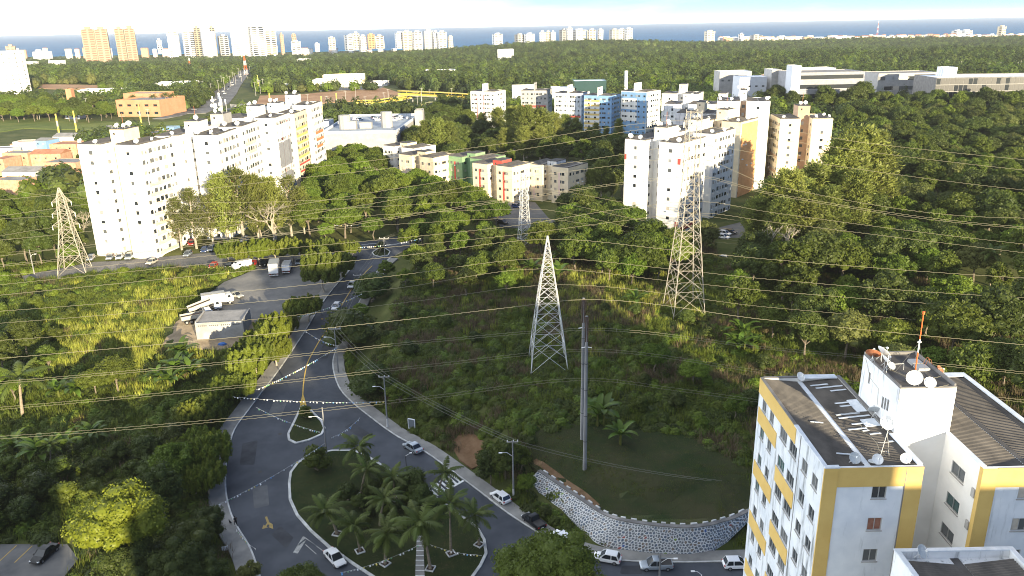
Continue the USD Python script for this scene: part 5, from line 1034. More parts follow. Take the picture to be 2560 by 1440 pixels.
facade_panel(NT, 'front_wall', np.array([W3x + 0.24, RY, 0]), (1, 0), (0, -1), W4x - W3x - 0.24, -1, NBZ, [(u - 0.24, *h) for u, *h in holes], 'wall_front_white')
for k, (u, v, w_, h_) in enumerate(holes): near_window(NT, np.array([W3x + u, RY, v]), (1, 0), (0, -1), w_, h_, 2, gl[(k * 3 + 1) % 6], curtain='curtain' if k < 2 else None)
part(NT, 'ochre_pilaster', bx((W3x - 0.05, RY - 0.12, 0), (W3x + 1.1, RY + 0.02, NBZ - 0.02)), 'wall_ochre')
part(NT, 'ochre_pilaster', bx((W3x - 0.045, RY + 0.02, 0), (W3x + 0.02, RY + 0.34, NBZ - 0.03)), 'wall_ochre')
part(NT, 'ochre_band', bx((W3x + 1.1, RY - 0.07, NBZ - 1.62), (W4x, RY + 0.02, NBZ)), 'wall_ochre')
part(NT, 'side_wall', bx((W4x - 0.25, RY + 0.24, -1), (W4x, NYB, NBZ)), 'wall_white'); part(NT, 'back_wall', bx((W3x + 0.25, NYB - 0.25, -1), (W4x - 0.25, NYB - 0.002, NBZ - 0.003)), 'wall_white')
part(NT, 'dark_interior', bx((W3x + 0.55, RY + 0.55, -1), (W4x - 0.6, NYB - 0.6, NBZ - 0.6)), 'steel_dark')
# corrugated roofs, gutters, copings
def corrugated(x0, z0, x1, z1, y0, y1, per=0.24, amp=0.04, n=4):
    ys = np.arange(y0, y1, per / n); c = amp * np.sin((ys - y0) * 2 * math.pi / per); k = len(ys); t = np.array([0, 0.5, 1.0])
    v = np.vstack([np.column_stack([np.full(k, x0 + (x1 - x0) * q), ys, z0 + (z1 - z0) * q + c]) for q in t])
    f = [[i * k + j, (i + 1) * k + j, (i + 1) * k + j + 1, i * k + j + 1] for i in range(2) for j in range(k - 1)]; return v, np.array(f)
def wing_roof(T, xa, xb, ya, yb, z, gx, tear=None):
    part(T, 'roof_deck', bx((xa + 0.2, ya + 0.2, z - 0.5), (xb - 0.2, yb - 0.2, z - 0.40)), 'roof_slab')
    part(T, 'roof_sheet', corrugated(xa + 0.25, z - 0.02, gx - 0.22, z - 0.36, ya + 0.25, yb - 0.3), 'roof_fibre'); part(T, 'roof_sheet', corrugated(gx + 0.22, z - 0.36, xb - 0.3, z - 0.05, ya + 0.25, yb - 0.3), 'roof_fibre')
    g = MB(); g.box2((gx - 0.24, ya + 0.2, z - 0.41), (gx + 0.24, yb - 0.25, z - 0.37)); part(T, 'gutter', g.m, 'roof_pale_sheet')
def coping(T, a, b, z, mat, w=0.32, lab=None): part(T, 'coping', bx((min(a[0], b[0]) - (w / 2 if a[0] == b[0] else 0), min(a[1], b[1]) - (w / 2 if a[1] == b[1] else 0), z), (max(a[0], b[0]) + (w / 2 if a[0] == b[0] else 0), max(a[1], b[1]) + (w / 2 if a[1] == b[1] else 0), z + 0.1)), mat)
gx1 = W1x + 3.6
wing_roof(NT, W1x, W2x, NBY, NYB, NBZ, gx1); wing_roof(NT, W3x, W4x, RY, NYB, NBZ, W3x + 3.9)
coping(NT, (W1x + 0.1, NBY + 0.2), (W1x + 0.1, NBY + 6.6), NBZ + 0.012, 'roof_pale_sheet'); coping(NT, (W1x + 0.1, NBY + 6.6), (W1x + 0.1, NYB - 0.1), NBZ + 0.006, 'concrete_dark', 0.24)
coping(NT, (W1x - 0.02, NBY + 0.1), (W1x + 1.1, NBY + 0.1), NBZ + 0.002, 'roof_pale_sheet', 0.36); coping(NT, (W2x - 0.18, NBY + 0.3), (W2x - 0.18, SY0 - 0.05), NBZ + 0.014, 'roof_pale_sheet', 0.42); coping(NT, (W2x - 0.14, SY0), (W2x - 0.14, NYB), NBZ + 0.008, 'concrete_dark', 0.3)
coping(NT, (W1x + 0.3, NYB - 0.12), (gx1, NYB - 0.12), NBZ + 0.004, 'concrete_dark', 0.3); coping(NT, (gx1 + 0.05, NYB - 0.14), (W2x - 0.4, NYB - 0.14), NBZ + 0.004, 'roof_pale_sheet', 0.8)
coping(NT, (W3x + 0.14, RY + 0.2), (W3x + 0.14, SY0 - 0.05), NBZ + 0.014, 'roof_pale_sheet', 0.34); coping(NT, (W4x - 0.2, RY + 0.2), (W4x - 0.2, NYB - 0.7), NBZ + 0.014, 'roof_pale_sheet', 0.42); coping(NT, (W3x + 1.0, NYB - 0.3), (W4x, NYB - 0.3), NBZ + 0.006, 'roof_pale_sheet', 0.8)
part(NT, 'ridge_cap', bx((W3x + 3.72, RY + 0.3, NBZ - 0.36), (W3x + 4.08, NYB - 0.7, NBZ - 0.31)), 'roof_slab')
sr = np.random.default_rng(21)
def roof_z(x): return NBZ - 0.36 + (x - gx1 - 0.22) / (W2x - 0.3 - gx1 - 0.22) * 0.31
for k, (x0, x1, yy, n_) in enumerate([(27.3, 28.9, 66.8, 1), (27.6, 30.0, 66.2, 1), (28.6, 30.0, 65.4, 1), (28.1, 30.1, 63.0, 1), (28.3, 30.1, 62.4, 1), (27.4, 29.4, 61.0, 1), (27.4, 30.0, 60.4, 1), (28.0, 28.9, 59.2, 1), (27.4, 28.9, 58.4, 1), (28.4, 28.9, 58.0, 1), (28.7, 29.6, 57.4, 1), (29.6, 30.0, 56.0, 1)]):
    v, f = corrugated(x0, roof_z(x0) + 0.05, x1, roof_z(x1) + 0.05, yy, yy + 0.26); part(NT, 'pale_roof_strip', (v, f), 'roof_pale_sheet')
for x0, x1, y0, y1 in [(29.2, 30.1, 61.2, 63.6), (28.9, 30.1, 58.6, 59.9)]:
    part(NT, 'pale_roof_strip', corrugated(x0, roof_z(x0) + 0.07, x1, roof_z(x1) + 0.07, y0, y1), 'roof_pale_sheet')
part(NT, 'loose_strip', MB().box((25.2, 59.6, NBZ - 0.1), (1.0, 0.09, 0.06), -0.25).m, 'roof_pale_sheet'); part(NT, 'loose_strip', MB().box((25.6, 54.4, NBZ - 0.1), (1.5, 0.12, 0.06), -0.2).m, 'roof_pale_sheet')
# ------------------------------------------------------------------ lower block in front of it
LT = thing('lower_apartment_block', 'lower stained white block whose corrugated roof fills the bottom right corner', 'apartment block', (0, 0, 0)); LX0, LX1, LY0, LY1, LZ = 26.75, 35.1, 31.0, 47.8, 36.0
FOOT.append(sg.box(LX0, LY0, LX1, LY1))
part(LT, 'wall', bx((LX0, LY0, -1), (LX1, LY1, LZ - 0.6)), 'wall_stained'); lm = (LX0 + LX1) / 2
for x0, x1, y0, y1 in ((LX0, LX0 + 0.25, LY0, LY1), (LX1 - 0.25, LX1, LY0, LY1), (LX0 + 0.25, LX1 - 0.25, LY1 - 0.25, LY1 - 0.002), (LX0 + 0.25, LX1 - 0.25, LY0 + 0.002, LY0 + 0.25)): part(LT, 'parapet', bx((x0, y0, LZ - 0.6), (x1, y1, LZ)), 'wall_stained')
part(LT, 'roof_sheet', corrugated(LX0 + 0.5, LZ - 0.12, lm - 0.3, LZ - 0.52, LY0 + 0.3, LY1 - 0.9), 'roof_fibre'); part(LT, 'roof_sheet', corrugated(lm + 0.3, LZ - 0.52, LX1 - 0.5, LZ - 0.12, LY0 + 0.3, LY1 - 0.9), 'roof_fibre')
part(LT, 'gutter', bx((lm - 0.3, LY0 + 0.3, LZ - 0.59), (lm + 0.3, LY1 - 0.3, LZ - 0.56)), 'roof_slab')
for c_ in (((LX0 + 0.15, LY0 + 0.3), (LX0 + 0.15, LY1 - 0.3)), ((LX1 - 0.15, LY0 + 0.3), (LX1 - 0.15, LY1 - 0.3)), ((LX0 - 0.05, LY1 - 0.14), (LX1 + 0.05, LY1 - 0.14))): coping(LT, *c_, LZ + (0.004 if c_[0][0] == c_[1][0] else 0.008), 'roof_pale_sheet', 0.36)
# ------------------------------------------------------------------ neighbours behind the camera, whose long shadows lie over the road
for k, (x0, y0, w_, d_, zt, lab) in enumerate([(-95, -60, 40, 16, 30, 'left'), (-38, -52, 44, 16, 36, 'middle'), (22, -48, 34, 18, 38, 'right'), (66, -50, 68, 18, 55, 'far right')]):
    T = thing('rear_apartment_block', f'pale apartment block behind the viewpoint, {lab} one of the four', 'apartment block', (x0, y0, 0)); part(T, 'wall', bx((0, 0, -2), (w_, d_, zt)), 'wall_white')
    part(T, 'roof', bx((0.3, 0.3, zt), (w_ - 0.3, d_ - 0.3, zt + 0.3)), 'roof_fibre'); part(T, 'shaft', bx((w_ / 2 - 2.5, 4, zt + 0.3), (w_ / 2 + 2.5, d_ - 4, zt + 4)) if k < 3 else bx((0.2, 4, zt + 0.3), (7.6, d_ - 0.5, zt + 4.5)), 'wall_white')
    for kk in range(int(zt / 2.9)):
        part(T, 'window_row', bx((1.5, d_ - 0.01, kk * 2.9 + 1.0), (w_ - 1.5, d_ + 0.04, kk * 2.9 + 2.1)), 'glass_dark')
# ------------------------------------------------------------------ trees set out over the ground
foot = so.unary_union([f.buffer(1.2) for f in FOOT]); shapely.prepare(foot)
def free(x, y, pad=0.0):
    p = sg.Point(x, y); return not (foot.intersects(p) or blocked.intersects(p))
def crown_at(px, py, z):                                   # ground point below a crown seen at a pixel, crown z above the ground
    h = 0.0
    for _ in range(20):
        p = at(px, py, h + z); h = 0.5 * h + 0.5 * surf(p[0], p[1])
    return p[0], p[1]
taken = []
def scatter(px_poly, lift, spacing, seed, n_max=9999):
    P = sg.Polygon([crown_at(*q, lift) for q in px_poly]).buffer(0); x0, y0, x1, y1 = P.bounds; r = np.random.default_rng(seed); out = []
    n = int((x1 - x0) * (y1 - y0) / spacing ** 2 * 5); cells = {}
    for x, y in r.random((n, 2)) * [x1 - x0, y1 - y0] + [x0, y0]:
        c = (int(x // spacing), int(y // spacing))
        if any(math.hypot(x - a, y - b) < spacing for i in (-1, 0, 1) for j in (-1, 0, 1) for a, b in cells.get((c[0] + i, c[1] + j), [])): continue
        if not P.contains(sg.Point(x, y)) or not free(x, y): continue
        cells.setdefault(c, []).append((x, y)); out.append((x, y))
        if len(out) >= n_max: break
    return out
heroes = []
def hero(name, k, kh, label, px, pb, pt, cat='tree', group=None, wide=1.0):
    g = GS(px, pb); top = at_y(px, pt, g[1])[2]; s = (top - g[2]) / kh; heroes.append((g[0], g[1]))
    return thing(name, label, cat, (g[0], g[1], g[2]), tree_rng.random() * 6.283, group, None, (s * wide, s * wide, s), k)
ORD = ['first', 'second', 'third', 'fourth', 'fifth', 'sixth', 'seventh', 'eighth', 'ninth', 'tenth', 'eleventh', 'twelfth', 'thirteenth', 'fourteenth', 'fifteenth', 'sixteenth', 'seventeenth', 'eighteenth', 'nineteenth', 'twentieth']
# yellow-green shoot trees in the row behind the trucks, and the big ones
for k, (px, pb, pt) in enumerate([(575, 660, 604), (610, 662, 602), (650, 660, 600), (690, 658, 600), (732, 655, 597), (778, 652, 596), (815, 650, 598), (852, 648, 600), (880, 645, 604)]):
    hero('shoot_tree', SH[k % 2], 6.1, f'{ORD[k]} yellow-green street tree from the left in the row behind the trucks', px, pb, pt, group='row of street trees behind the trucks', wide=1.25)
hero('shoot_tree', SH[2], 7.4, 'largest bushy yellow-green tree, right of the parked box trucks', 812, 732, 624, wide=1.1); hero('shoot_tree', SH[0], 6.1, 'yellow-green tree half hidden behind the largest one by the road', 856, 694, 636, wide=1.2)
for k, (px, pb, pt) in enumerate([(772, 805, 742), (748, 812, 752), (716, 842, 786), (690, 866, 790), (664, 902, 822), (640, 935, 846), (692, 915, 846), (625, 965, 880), (604, 1003, 936), (566, 1012, 945), (528, 1066, 1000), (492, 1076, 1006), (508, 1150, 1076), (534, 1185, 1096), (474, 1185, 1108), (522, 1236, 1160), (492, 1240, 1180), (452, 1165, 1102)]):
    hero('shoot_tree', SH[k % 3], [6.1, 5.0, 7.4][k % 3], f'{ORD[k]} yellow-tipped shoot tree counted down the left side of the road', px, pb, pt, group='shoot trees down the left side of the road', wide=1.2)
for k, (px, pb, pt) in enumerate([(930, 752, 700), (955, 735, 688), (968, 700, 655), (882, 872, 800), (868, 835, 786), (905, 800, 760), (930, 995, 935), (965, 985, 940), (1000, 1020, 960)]):
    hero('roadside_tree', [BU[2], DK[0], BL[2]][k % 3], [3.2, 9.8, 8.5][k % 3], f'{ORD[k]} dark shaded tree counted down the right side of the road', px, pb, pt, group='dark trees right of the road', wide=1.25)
# feathery trees
def feather(lst, what, kinds, hs_, wide=1.0):
    for k, (px, pb, pt) in enumerate(lst): hero('feathery_tree', kinds[k % len(kinds)], hs_[k % len(kinds)], f'{ORD[k]} tall feathery tree from the left {what}', px, pb, pt, group=f'feathery trees {what}', wide=wide)
feather([(455, 625, 500), (492, 622, 478), (535, 620, 490)], 'before the second white block', [CW], [15.0], 1.1)
feather([(572, 612, 440), (610, 608, 428), (648, 604, 440), (690, 598, 448), (730, 590, 445), (762, 585, 470)], 'before the grey panelled block', [CA[1], CW, CA[0]], [14.0, 15.0, 17.0], 1.15)
feather([(1068, 400, 305), (1098, 402, 298), (1128, 400, 306), (1048, 398, 330)], 'beside the car-deck hall', CA, [17.0, 14.0, 19.0], 1.25)
feather([(1205, 350, 285), (1245, 355, 272), (1285, 380, 268), (1318, 395, 266), (1352, 392, 274), (1385, 375, 284), (1415, 362, 288), (1440, 352, 296), (1262, 395, 322), (1310, 405, 318), (1350, 402, 320), (1490, 350, 308), (1515, 352, 316)], 'before the back row of blocks', CA, [17.0, 14.0, 19.0], 1.45)
hero('feathery_tree', CA[2], 19.0, 'single dark feathery tree between the yellow and the blue block', 1546, 362, 298, wide=1.1)
feather([(1476, 500, 425), (1503, 500, 404), (1530, 500, 436)], 'left of the central tower block', CA, [17.0, 14.0, 19.0], 1.3)
feather([(1880, 640, 500), (1915, 630, 452), (1955, 640, 430), (1990, 620, 452), (2020, 610, 415), (2058, 600, 395), (2092, 590, 345), (2128, 570, 326), (2160, 560, 334), (1940, 660, 500), (2000, 660, 490), (2060, 640, 470), (2120, 620, 430), (2180, 560, 380)], 'before the brown shaft block', CA, [17.0, 14.0, 19.0], 1.35)
# individual trees
hero('bare_tree', BT, 13.0, 'pale leafless tree with spreading crown before the left blocks', 688, 612, 478, wide=1.5); hero('bare_tree', BT, 13.0, 'second pale leafless tree, left behind the larger one', 655, 600, 512, wide=1.3)
hero('bare_tree', BT2, 9.0, 'pale bare trunk left of the first white block', 212, 610, 500); hero('bare_tree', BT2, 9.0, 'small white-branched bare tree in the right wood', 2535, 630, 575); hero('sparse_tree', BT2, 9.0, 'sparse grey tree rising from the central wood', 930, 465, 400, wide=1.4); hero('sparse_tree', BT2, 9.0, 'thin leaning sparse tree at the foot of the cream tower', 1945, 690, 520)
hero('coconut_palm', PA[2], 9.5, 'coconut palm by the left corner of the car-deck hall', 815, 385, 335); hero('coconut_palm', PA[0], 7.5, 'coconut palm before the middle of the car-deck hall', 902, 372, 342); hero('coconut_palm', PA[0], 7.5, 'coconut palm before the right end of the car-deck hall', 967, 362, 334)
hero('coconut_palm', PA[2], 9.5, 'yellowish coconut palm left of the low cream block', 985, 440, 380, wide=1.2); hero('coconut_palm', PA[2], 9.5, 'coconut palm in the central wood above the junction', 922, 580, 515, wide=1.2); hero('coconut_palm', PA[1], 5.7, 'coconut palm at the lower edge of the central wood', 1050, 545, 500, wide=1.2); hero('coconut_palm', PA[2], 9.5, 'coconut palm before the low cream blocks', 1138, 548, 490, wide=1.3)
hero('coconut_palm', PA[1], 5.6, 'big sunlit coconut palm at the left edge above the bananas', 58, 1045, 930, wide=1.0); hero('coconut_palm', PA[2], 9.5, 'coconut palm inside the right wood below the wires', 2475, 715, 620); hero('coconut_palm', PA[1], 5.7, 'short young palm among the bananas at the lower left', 128, 1165, 1105)
for k, (px, pb, pt) in enumerate([(147, 266, 236), (163, 268, 232), (262, 285, 240), (338, 282, 238), (390, 282, 236), (418, 285, 232), (437, 284, 234), (128, 285, 258)]):
    hero('tall_palm', RP, 14.3, f'{ORD[k]} tall slender palm from the left by the brick hall', px, pb, pt, group='tall palms by the brick hall', wide=1.4)
# banana plants
bn_ = {}
for k, (px, py) in enumerate([(398, 962), (438, 945), (468, 930), (482, 955), (428, 975), (452, 905), (150, 1000), (190, 1000), (40, 1135), (100, 1158), (165, 1140), (228, 1112), (1838, 880), (1860, 884), (1882, 880), (1850, 860), (1552, 1112), (1410, 662), (1440, 668), (1398, 705), (1330, 690), (1510, 1062), (1590, 770), (2100, 800)]):
    g = GS(px, py); w_ = 'before the sandy patch' if 380 < px < 500 else 'at the left edge below the palm' if px < 240 else 'at the edge of the right field' if 1800 < px < 1900 else 'on the shaded lawn edge' if 1500 < px < 1560 else 'near the white pylon' if px < 1450 else 'in the undergrowth on the right'
    bn_[w_] = bn_.get(w_, 0) + 1; thing('banana_plant', f'{ordinal(bn_[w_])} broad-leaved banana plant {w_}', 'banana plant', g, tree_rng.random() * 6, f'banana plants {w_}', None, 1.25 + 0.3 * tree_rng.random(), BA[k % 2])
# garden palms with square kerbed planting beds
gp = [((903, 1238), (900, 1180)), ((988, 1248), (985, 1203)), ((843, 1335), (828, 1278)), ((900, 1378), (888, 1304)), ((963, 1410), (950, 1333)), ((1076, 1422), (1050, 1303)), ((1128, 1385), (1110, 1253)), ((1198, 1362), (1205, 1285)), ((905, 1170), (908, 1108)), ((1097, 1232), (1092, 1180)), ((950, 1312), (945, 1258))]
gw_ = ['before the zebra crossing kerb', 'in the middle of the upper half', 'farthest left', 'left of centre', 'at the lower left kerb bend', 'tall, beside the striped path', 'tallest, right of the striped path', 'at the right kerb', 'topmost, at the upper kerb', 'next to the zebra crossing', 'in the very middle']
for k, (b, t) in enumerate(gp):
    g = G0(*b, 0.16); z = at_y(*t, g[1])[2]; h = z - g[2]; kk = PA[1] if h < 5 else PA[0] if h < 7.5 else PA[2]; kh = [4.2, 6.0, 8.0][[PA[1], PA[0], PA[2]].index(kk)]
    thing('coconut_palm', f'coconut palm of the garden island, {gw_[k]}', 'palm tree', g, k * 1.3, 'coconut palms of the garden island', None, (1.0 + 0.1 * (k % 3), 1.0 + 0.1 * (k % 3), h / kh), kk)
    if k < 8:
        T = thing('planting_bed', f'square white-kerbed bed at the foot of the palm {gw_[k]}', 'planting bed', (g[0], g[1], g[2]), 0.5 + 0.4 * (k % 3), 'square palm beds of the garden island')
        for sx, sy, lx, ly in ((0, 0.56, 1.24, 0.12), (0, -0.56, 1.24, 0.12), (0.56, 0, 0.12, 1.0), (-0.56, 0, 0.12, 1.0)): part(T, 'kerb', MB().box((sx, sy, 0.06), (lx, ly, 0.26)).m, 'kerb')
        part(T, 'soil', MB().box((0, 0, 0.0), (0.98, 0.98, 0.12)).m, 'soil')
for k, (px, py, kk, s, w_) in enumerate([(795, 1175, BU[0], 1.25, 'beside the concrete pole'), (1030, 1240, BU[2], 1.1, 'behind the crossing palms'), (1055, 1270, BU[2], 0.9, 'right of the middle palms'), (965, 1290, BU[0], 0.45, 'low, in the middle'), (1008, 1330, BU[1], 0.4, 'low, above the path'), (925, 1290, BU[2], 0.4, 'low, left of the middle'), (765, 1045, BU[0], 0.7, 'on the small triangular island'), (952, 628, BU[2], 0.7, 'on the far oval island')]):
    g = G0(px, py, 0.15); thing('bush', f'round green bush of the garden {w_}' if k < 6 else f'round green bush {w_}', 'bush', g, k, None, None, s, kk)
gq = np.random.default_rng(64)
for k, (px, py) in enumerate([(930, 1240), (960, 1262), (1000, 1275), (1030, 1300), (985, 1325), (915, 1320), (870, 1250), (1010, 1230), (945, 1360), (1085, 1300), (1020, 1258), (900, 1270), (970, 1230), (1060, 1335)]):
    g = G0(px, py, 0.15); thing('bush', f'dark low garden shrub, {ordinal(k + 1)} of the shrubs under the island palms', 'bush', g, k, 'shrubs under the island palms', None, 0.4 + 0.35 * gq.random(), BU[[2, 0, 2][k % 3]])
# foreground trees at the lower edge
def crowned(name, k, label, px, py, zc, s, cat='tree', sz=None):
    p = crown_at(px, py, zc); heroes.append(p); thing(name, label, cat, (p[0], p[1], surf(*p)), tree_rng.random() * 6, None, None, s if sz is None else (s, s, sz), k)
crowned('yellow_tree', YL, 'big wide tree glowing yellow-green in the last sun at the lower left', 300, 1300, 8.5, 1.02)
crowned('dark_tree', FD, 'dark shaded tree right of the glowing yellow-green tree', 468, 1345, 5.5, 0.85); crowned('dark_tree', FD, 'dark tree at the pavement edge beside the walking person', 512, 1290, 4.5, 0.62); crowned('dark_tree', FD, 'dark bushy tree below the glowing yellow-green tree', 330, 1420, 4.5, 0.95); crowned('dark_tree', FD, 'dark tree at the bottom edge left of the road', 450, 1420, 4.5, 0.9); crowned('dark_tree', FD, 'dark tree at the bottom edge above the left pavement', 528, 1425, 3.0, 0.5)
crowned('light_green_tree', BR[0], 'pale green tree above the glowing tree, lit at its top', 430, 1140, 6, 0.95); crowned('dark_tree', DK[0], 'dark tree between the pale green and the glowing tree', 400, 1230, 5, 0.8)
crowned('foreground_tree', FG, 'leafy tree top covering the road at the bottom edge, left of the white sedan', 735, 1430, 8, 0.85); crowned('foreground_tree', FG, 'brownish tree top at the bottom edge over the left pavement', 655, 1425, 8, 0.6)
crowned('foreground_tree', FG, 'big feathery green tree hiding parked cars at the bottom right of centre', 1388, 1428, 8, 1.36); crowned('foreground_tree', FG, 'green tree at the bottom edge beside the garden kerb', 1285, 1450, 8, 0.8); crowned('foreground_tree', FG, 'small feathery tree top before the stone wall', 1490, 1440, 8, 0.75)
crowned('dark_tree', BL[3], 'dark tree behind the lamp post at the foot of the lawn', 1262, 1130, 5, 0.62); crowned('dark_tree', DK[0], 'dark shrub-like tree left of the stone wall end', 1225, 1155, 4, 0.5); crowned('young_tree', BR[0], 'young yellow-green tree at the left end of the stone wall', 1318, 1180, 4, 0.42); crowned('dark_tree', DK[2], 'tall dark shrub right of the brown earth bank', 1300, 1130, 4, 0.5)
crowned('yellow_bush', OL[1], 'yellow-brown bush at the bottom edge beside the pavement', 622, 1415, 3, 0.42)
crowned('young_tree', BR[0], 'sunlit light green tree in the middle of the shaded field', 1640, 890, 4, 0.8); crowned('young_tree', BR[1], 'low sunlit tree right of the light green tree in the field', 1735, 930, 3, 0.6); crowned('young_tree', BR[0], 'green shrub tree left of the near ochre block', 1840, 1010, 3, 0.55)
crowned('round_tree', OL[0], 'big round olive-green tree alone at the right of the central tower', 1760, 590, 5, 1.0); crowned('round_tree', OL[0], 'big rounded greyish-green tree in the right wood below the feathery trees', 2060, 620, 6, 1.35)
crowned('umbrella_tree', BL[1], 'flat-topped tree over the left edge of the shaded banana patch', 235, 965, 2.5, 0.6); crowned('umbrella_tree', BL[1], 'wide flat sunlit tree above the banana patch', 290, 945, 3.5, 0.8)
# woods made of many trees
WOODS = [  # name, label, group, polygon, lift, spacing, kinds, scale
 ('wood_tree', 'leafy sunlit tree of the wood between the left blocks and the low blocks', 'trees of the central wood', [(775, 600), (745, 500), (790, 430), (830, 385), (905, 372), (985, 430), (1070, 455), (1180, 490), (1250, 520), (1235, 560), (1100, 590), (1000, 585), (900, 600)], 5, 6.0, BR + BR + BL[:3], 1.0),
 ('wood_tree', 'green tree of the grove left of the first white block', 'trees of the left grove', [(-60, 640), (-60, 520), (60, 505), (140, 480), (195, 520), (215, 615), (140, 640)], 5, 6.0, DK[:1] + BL + BR[:1], 0.95),
 ('wood_tree', 'dense green tree before the central tower block', 'trees before the central tower', [(1330, 610), (1400, 585), (1425, 560), (1385, 520), (1400, 505), (1470, 480), (1545, 525), (1620, 585), (1700, 620), (1680, 690), (1560, 690), (1450, 640)], 5, 5.6, BL + BR, 0.95),
 ('wood_tree', 'green tree between the road junction and the white pylon', 'trees right of the junction', [(985, 680), (1010, 650), (1095, 600), (1180, 605), (1235, 585), (1290, 600), (1310, 640), (1300, 690), (1290, 715), (1200, 715), (1100, 690), (1050, 700)], 4.5, 5.6, BL + DK[:1] + BR[:1], 0.72),
 ('wood_tree', 'tree of the belt before the back row of blocks', 'trees before the back row', [(1120, 345), (1180, 330), (1480, 340), (1560, 365), (1560, 470), (1470, 400), (1200, 390), (1130, 400)], 5, 8.5, DK + BL, 0.95),
 ('wood_tree', 'tree of the dense dark wood filling the right side', 'trees of the right wood', [(1860, 650), (1890, 560), (2060, 560), (2170, 440), (2090, 300), (2130, 275), (2300, 268), (2620, 280), (2640, 980), (2440, 940), (2300, 905), (2150, 880), (1960, 810), (1800, 740), (1800, 700), (1850, 690)], 6, 7.4, DK + BL + OL[:1] + BR[:1], 1.05),
 ('wood_tree', 'tree of the far slope before the institute buildings', 'trees before the institutes', [(1930, 258), (2110, 262), (2320, 262), (2620, 275), (2620, 262), (2340, 255), (2100, 250), (1930, 246)], 6, 9.0, DK + BL, 1.35),
 ('wood_tree', 'tree on the green between the hillside houses and the brick hall', 'trees round the brick hall', [(-60, 292), (-60, 250), (150, 262), (260, 262), (285, 284), (230, 290), (100, 288)], 5, 9.5, BR + BL, 1.1),
 ('wood_tree', 'tree in the shrubby lower left slope', 'trees of the lower left slope', [(-60, 1010), (-60, 870), (60, 850), (130, 900), (90, 960)], 3, 6.5, BL + DK[:1], 0.7),
 ('wood_tree', 'tree beside the shopping hall', 'trees beside the shopping hall', [(1000, 372), (1052, 300), (1120, 262), (1170, 300), (1165, 345), (1060, 370)], 5, 8.0, BL + DK, 1.0)]
SHORT = ['the central wood', 'the grove left of the white blocks', 'the trees before the central tower', 'the trees right of the junction', 'the trees before the back row', 'the dark right wood', 'the trees below the institutes', 'the trees round the brick hall', 'the shrubby lower left slope', 'the trees beside the shopping hall']
extra = []; allw = []
for wi, (nm_, lab, grp, poly, lift, spc, kinds, sc) in enumerate(WOODS):
    for x, y in scatter(poly, lift, spc, 100 + wi):
        if not any(math.hypot(x - a, y - b) < 2.0 for a, b in heroes): allw.append((y, wi, x))
allw.sort()
for y, wi, x in allw[300:]: extra.append((x, y, wi))
for wi, (nm_, lab, grp, poly, lift, spc, kinds, sc) in enumerate(WOODS):
    mine = [(x, y) for y, w_, x in allw[:300] if w_ == wi]
    rows = 1 if len(mine) < 8 else 2 if len(mine) < 18 else 4 if len(mine) < 60 else 8
    for row, j, x, y in in_rows(mine, rows):
        ki = int(tree_rng.integers(len(kinds))); d_ = 'olive' if kinds[ki] in OL else 'bright green' if kinds[ki] in BR else 'dark green' if kinds[ki] in DK else 'green'
        plant(nm_, kinds[ki], f'{d_} tree, {ordinal(j)} from left, {row + " row of " if row else "in "}{SHORT[wi]}', 'tree', x, y, sc * (0.75 + 0.5 * tree_rng.random()), grp)
# bushes, as things
for bi, (poly, lab, grp, kinds, spc, sc, nmx) in enumerate([
    ([(880, 1010), (900, 900), (1000, 760), (1180, 720), (1320, 760), (1330, 880), (1300, 1050), (1190, 1080), (1050, 1060)], 'low dark bush in the shaded field right of the road', 'bushes in the shaded field', BU + BU[2:], 8.5, 0.6, 36),
    ([(1500, 760), (1700, 790), (1900, 860), (1960, 960), (1880, 1080), (1700, 1070), (1500, 1030)], 'green bush in the field between the poles and the near ochre block', 'bushes in the right field', BU, 6.5, 0.7, 48),
    ([(1420, 690), (1660, 720), (1800, 780), (1640, 800), (1450, 740)], 'sunlit bush below the tall lattice pylon', 'bushes below the pylon', BU[:2], 7.0, 0.55, 20),
    ([(-40, 700), (120, 690), (200, 760), (150, 860), (60, 900), (-40, 850)], 'green bush in the sunlit left field', 'bushes in the left field', BU[:2], 6.0, 0.8, 24),
    ([(230, 690), (420, 670), (560, 700), (500, 730), (300, 720)], 'green bush along the upper edge of the left field', 'bushes along the lane', BU[:2], 5.5, 0.75, 24),
    ([(-40, 1330), (-40, 1180), (200, 1180), (400, 1080), (560, 1000), (600, 930), (640, 990), (560, 1060), (560, 1180), (440, 1200), (180, 1280)], 'dark shaded bush on the lower left slope', 'bushes of the lower left slope', BU[2:] + BU[:1], 4.2, 1.0, 90),
    ([(1340, 1245), (1400, 1290), (1455, 1335), (1440, 1338), (1380, 1300), (1325, 1250)], 'low dark hedge bush at the foot of the stone wall', 'hedge at the foot of the wall', BU[2:], 1.6, 0.42, 30)]):
    bp = scatter(poly, 1.0, spc, 300 + bi, nmx)
    for row, j, x, y in in_rows(bp, 1 if len(bp) < 8 else 2 if len(bp) < 20 else 4):
        plant('bush', kinds, f'{lab.split(" in ")[0].split(" along ")[0].split(" on ")[0].split(" at ")[0].split(" below ")[0]}, {ordinal(j)} from left, {row + " row of " if row else ""}{grp}', 'bush', x, y, sc * (0.7 + 0.6 * tree_rng.random()), grp)

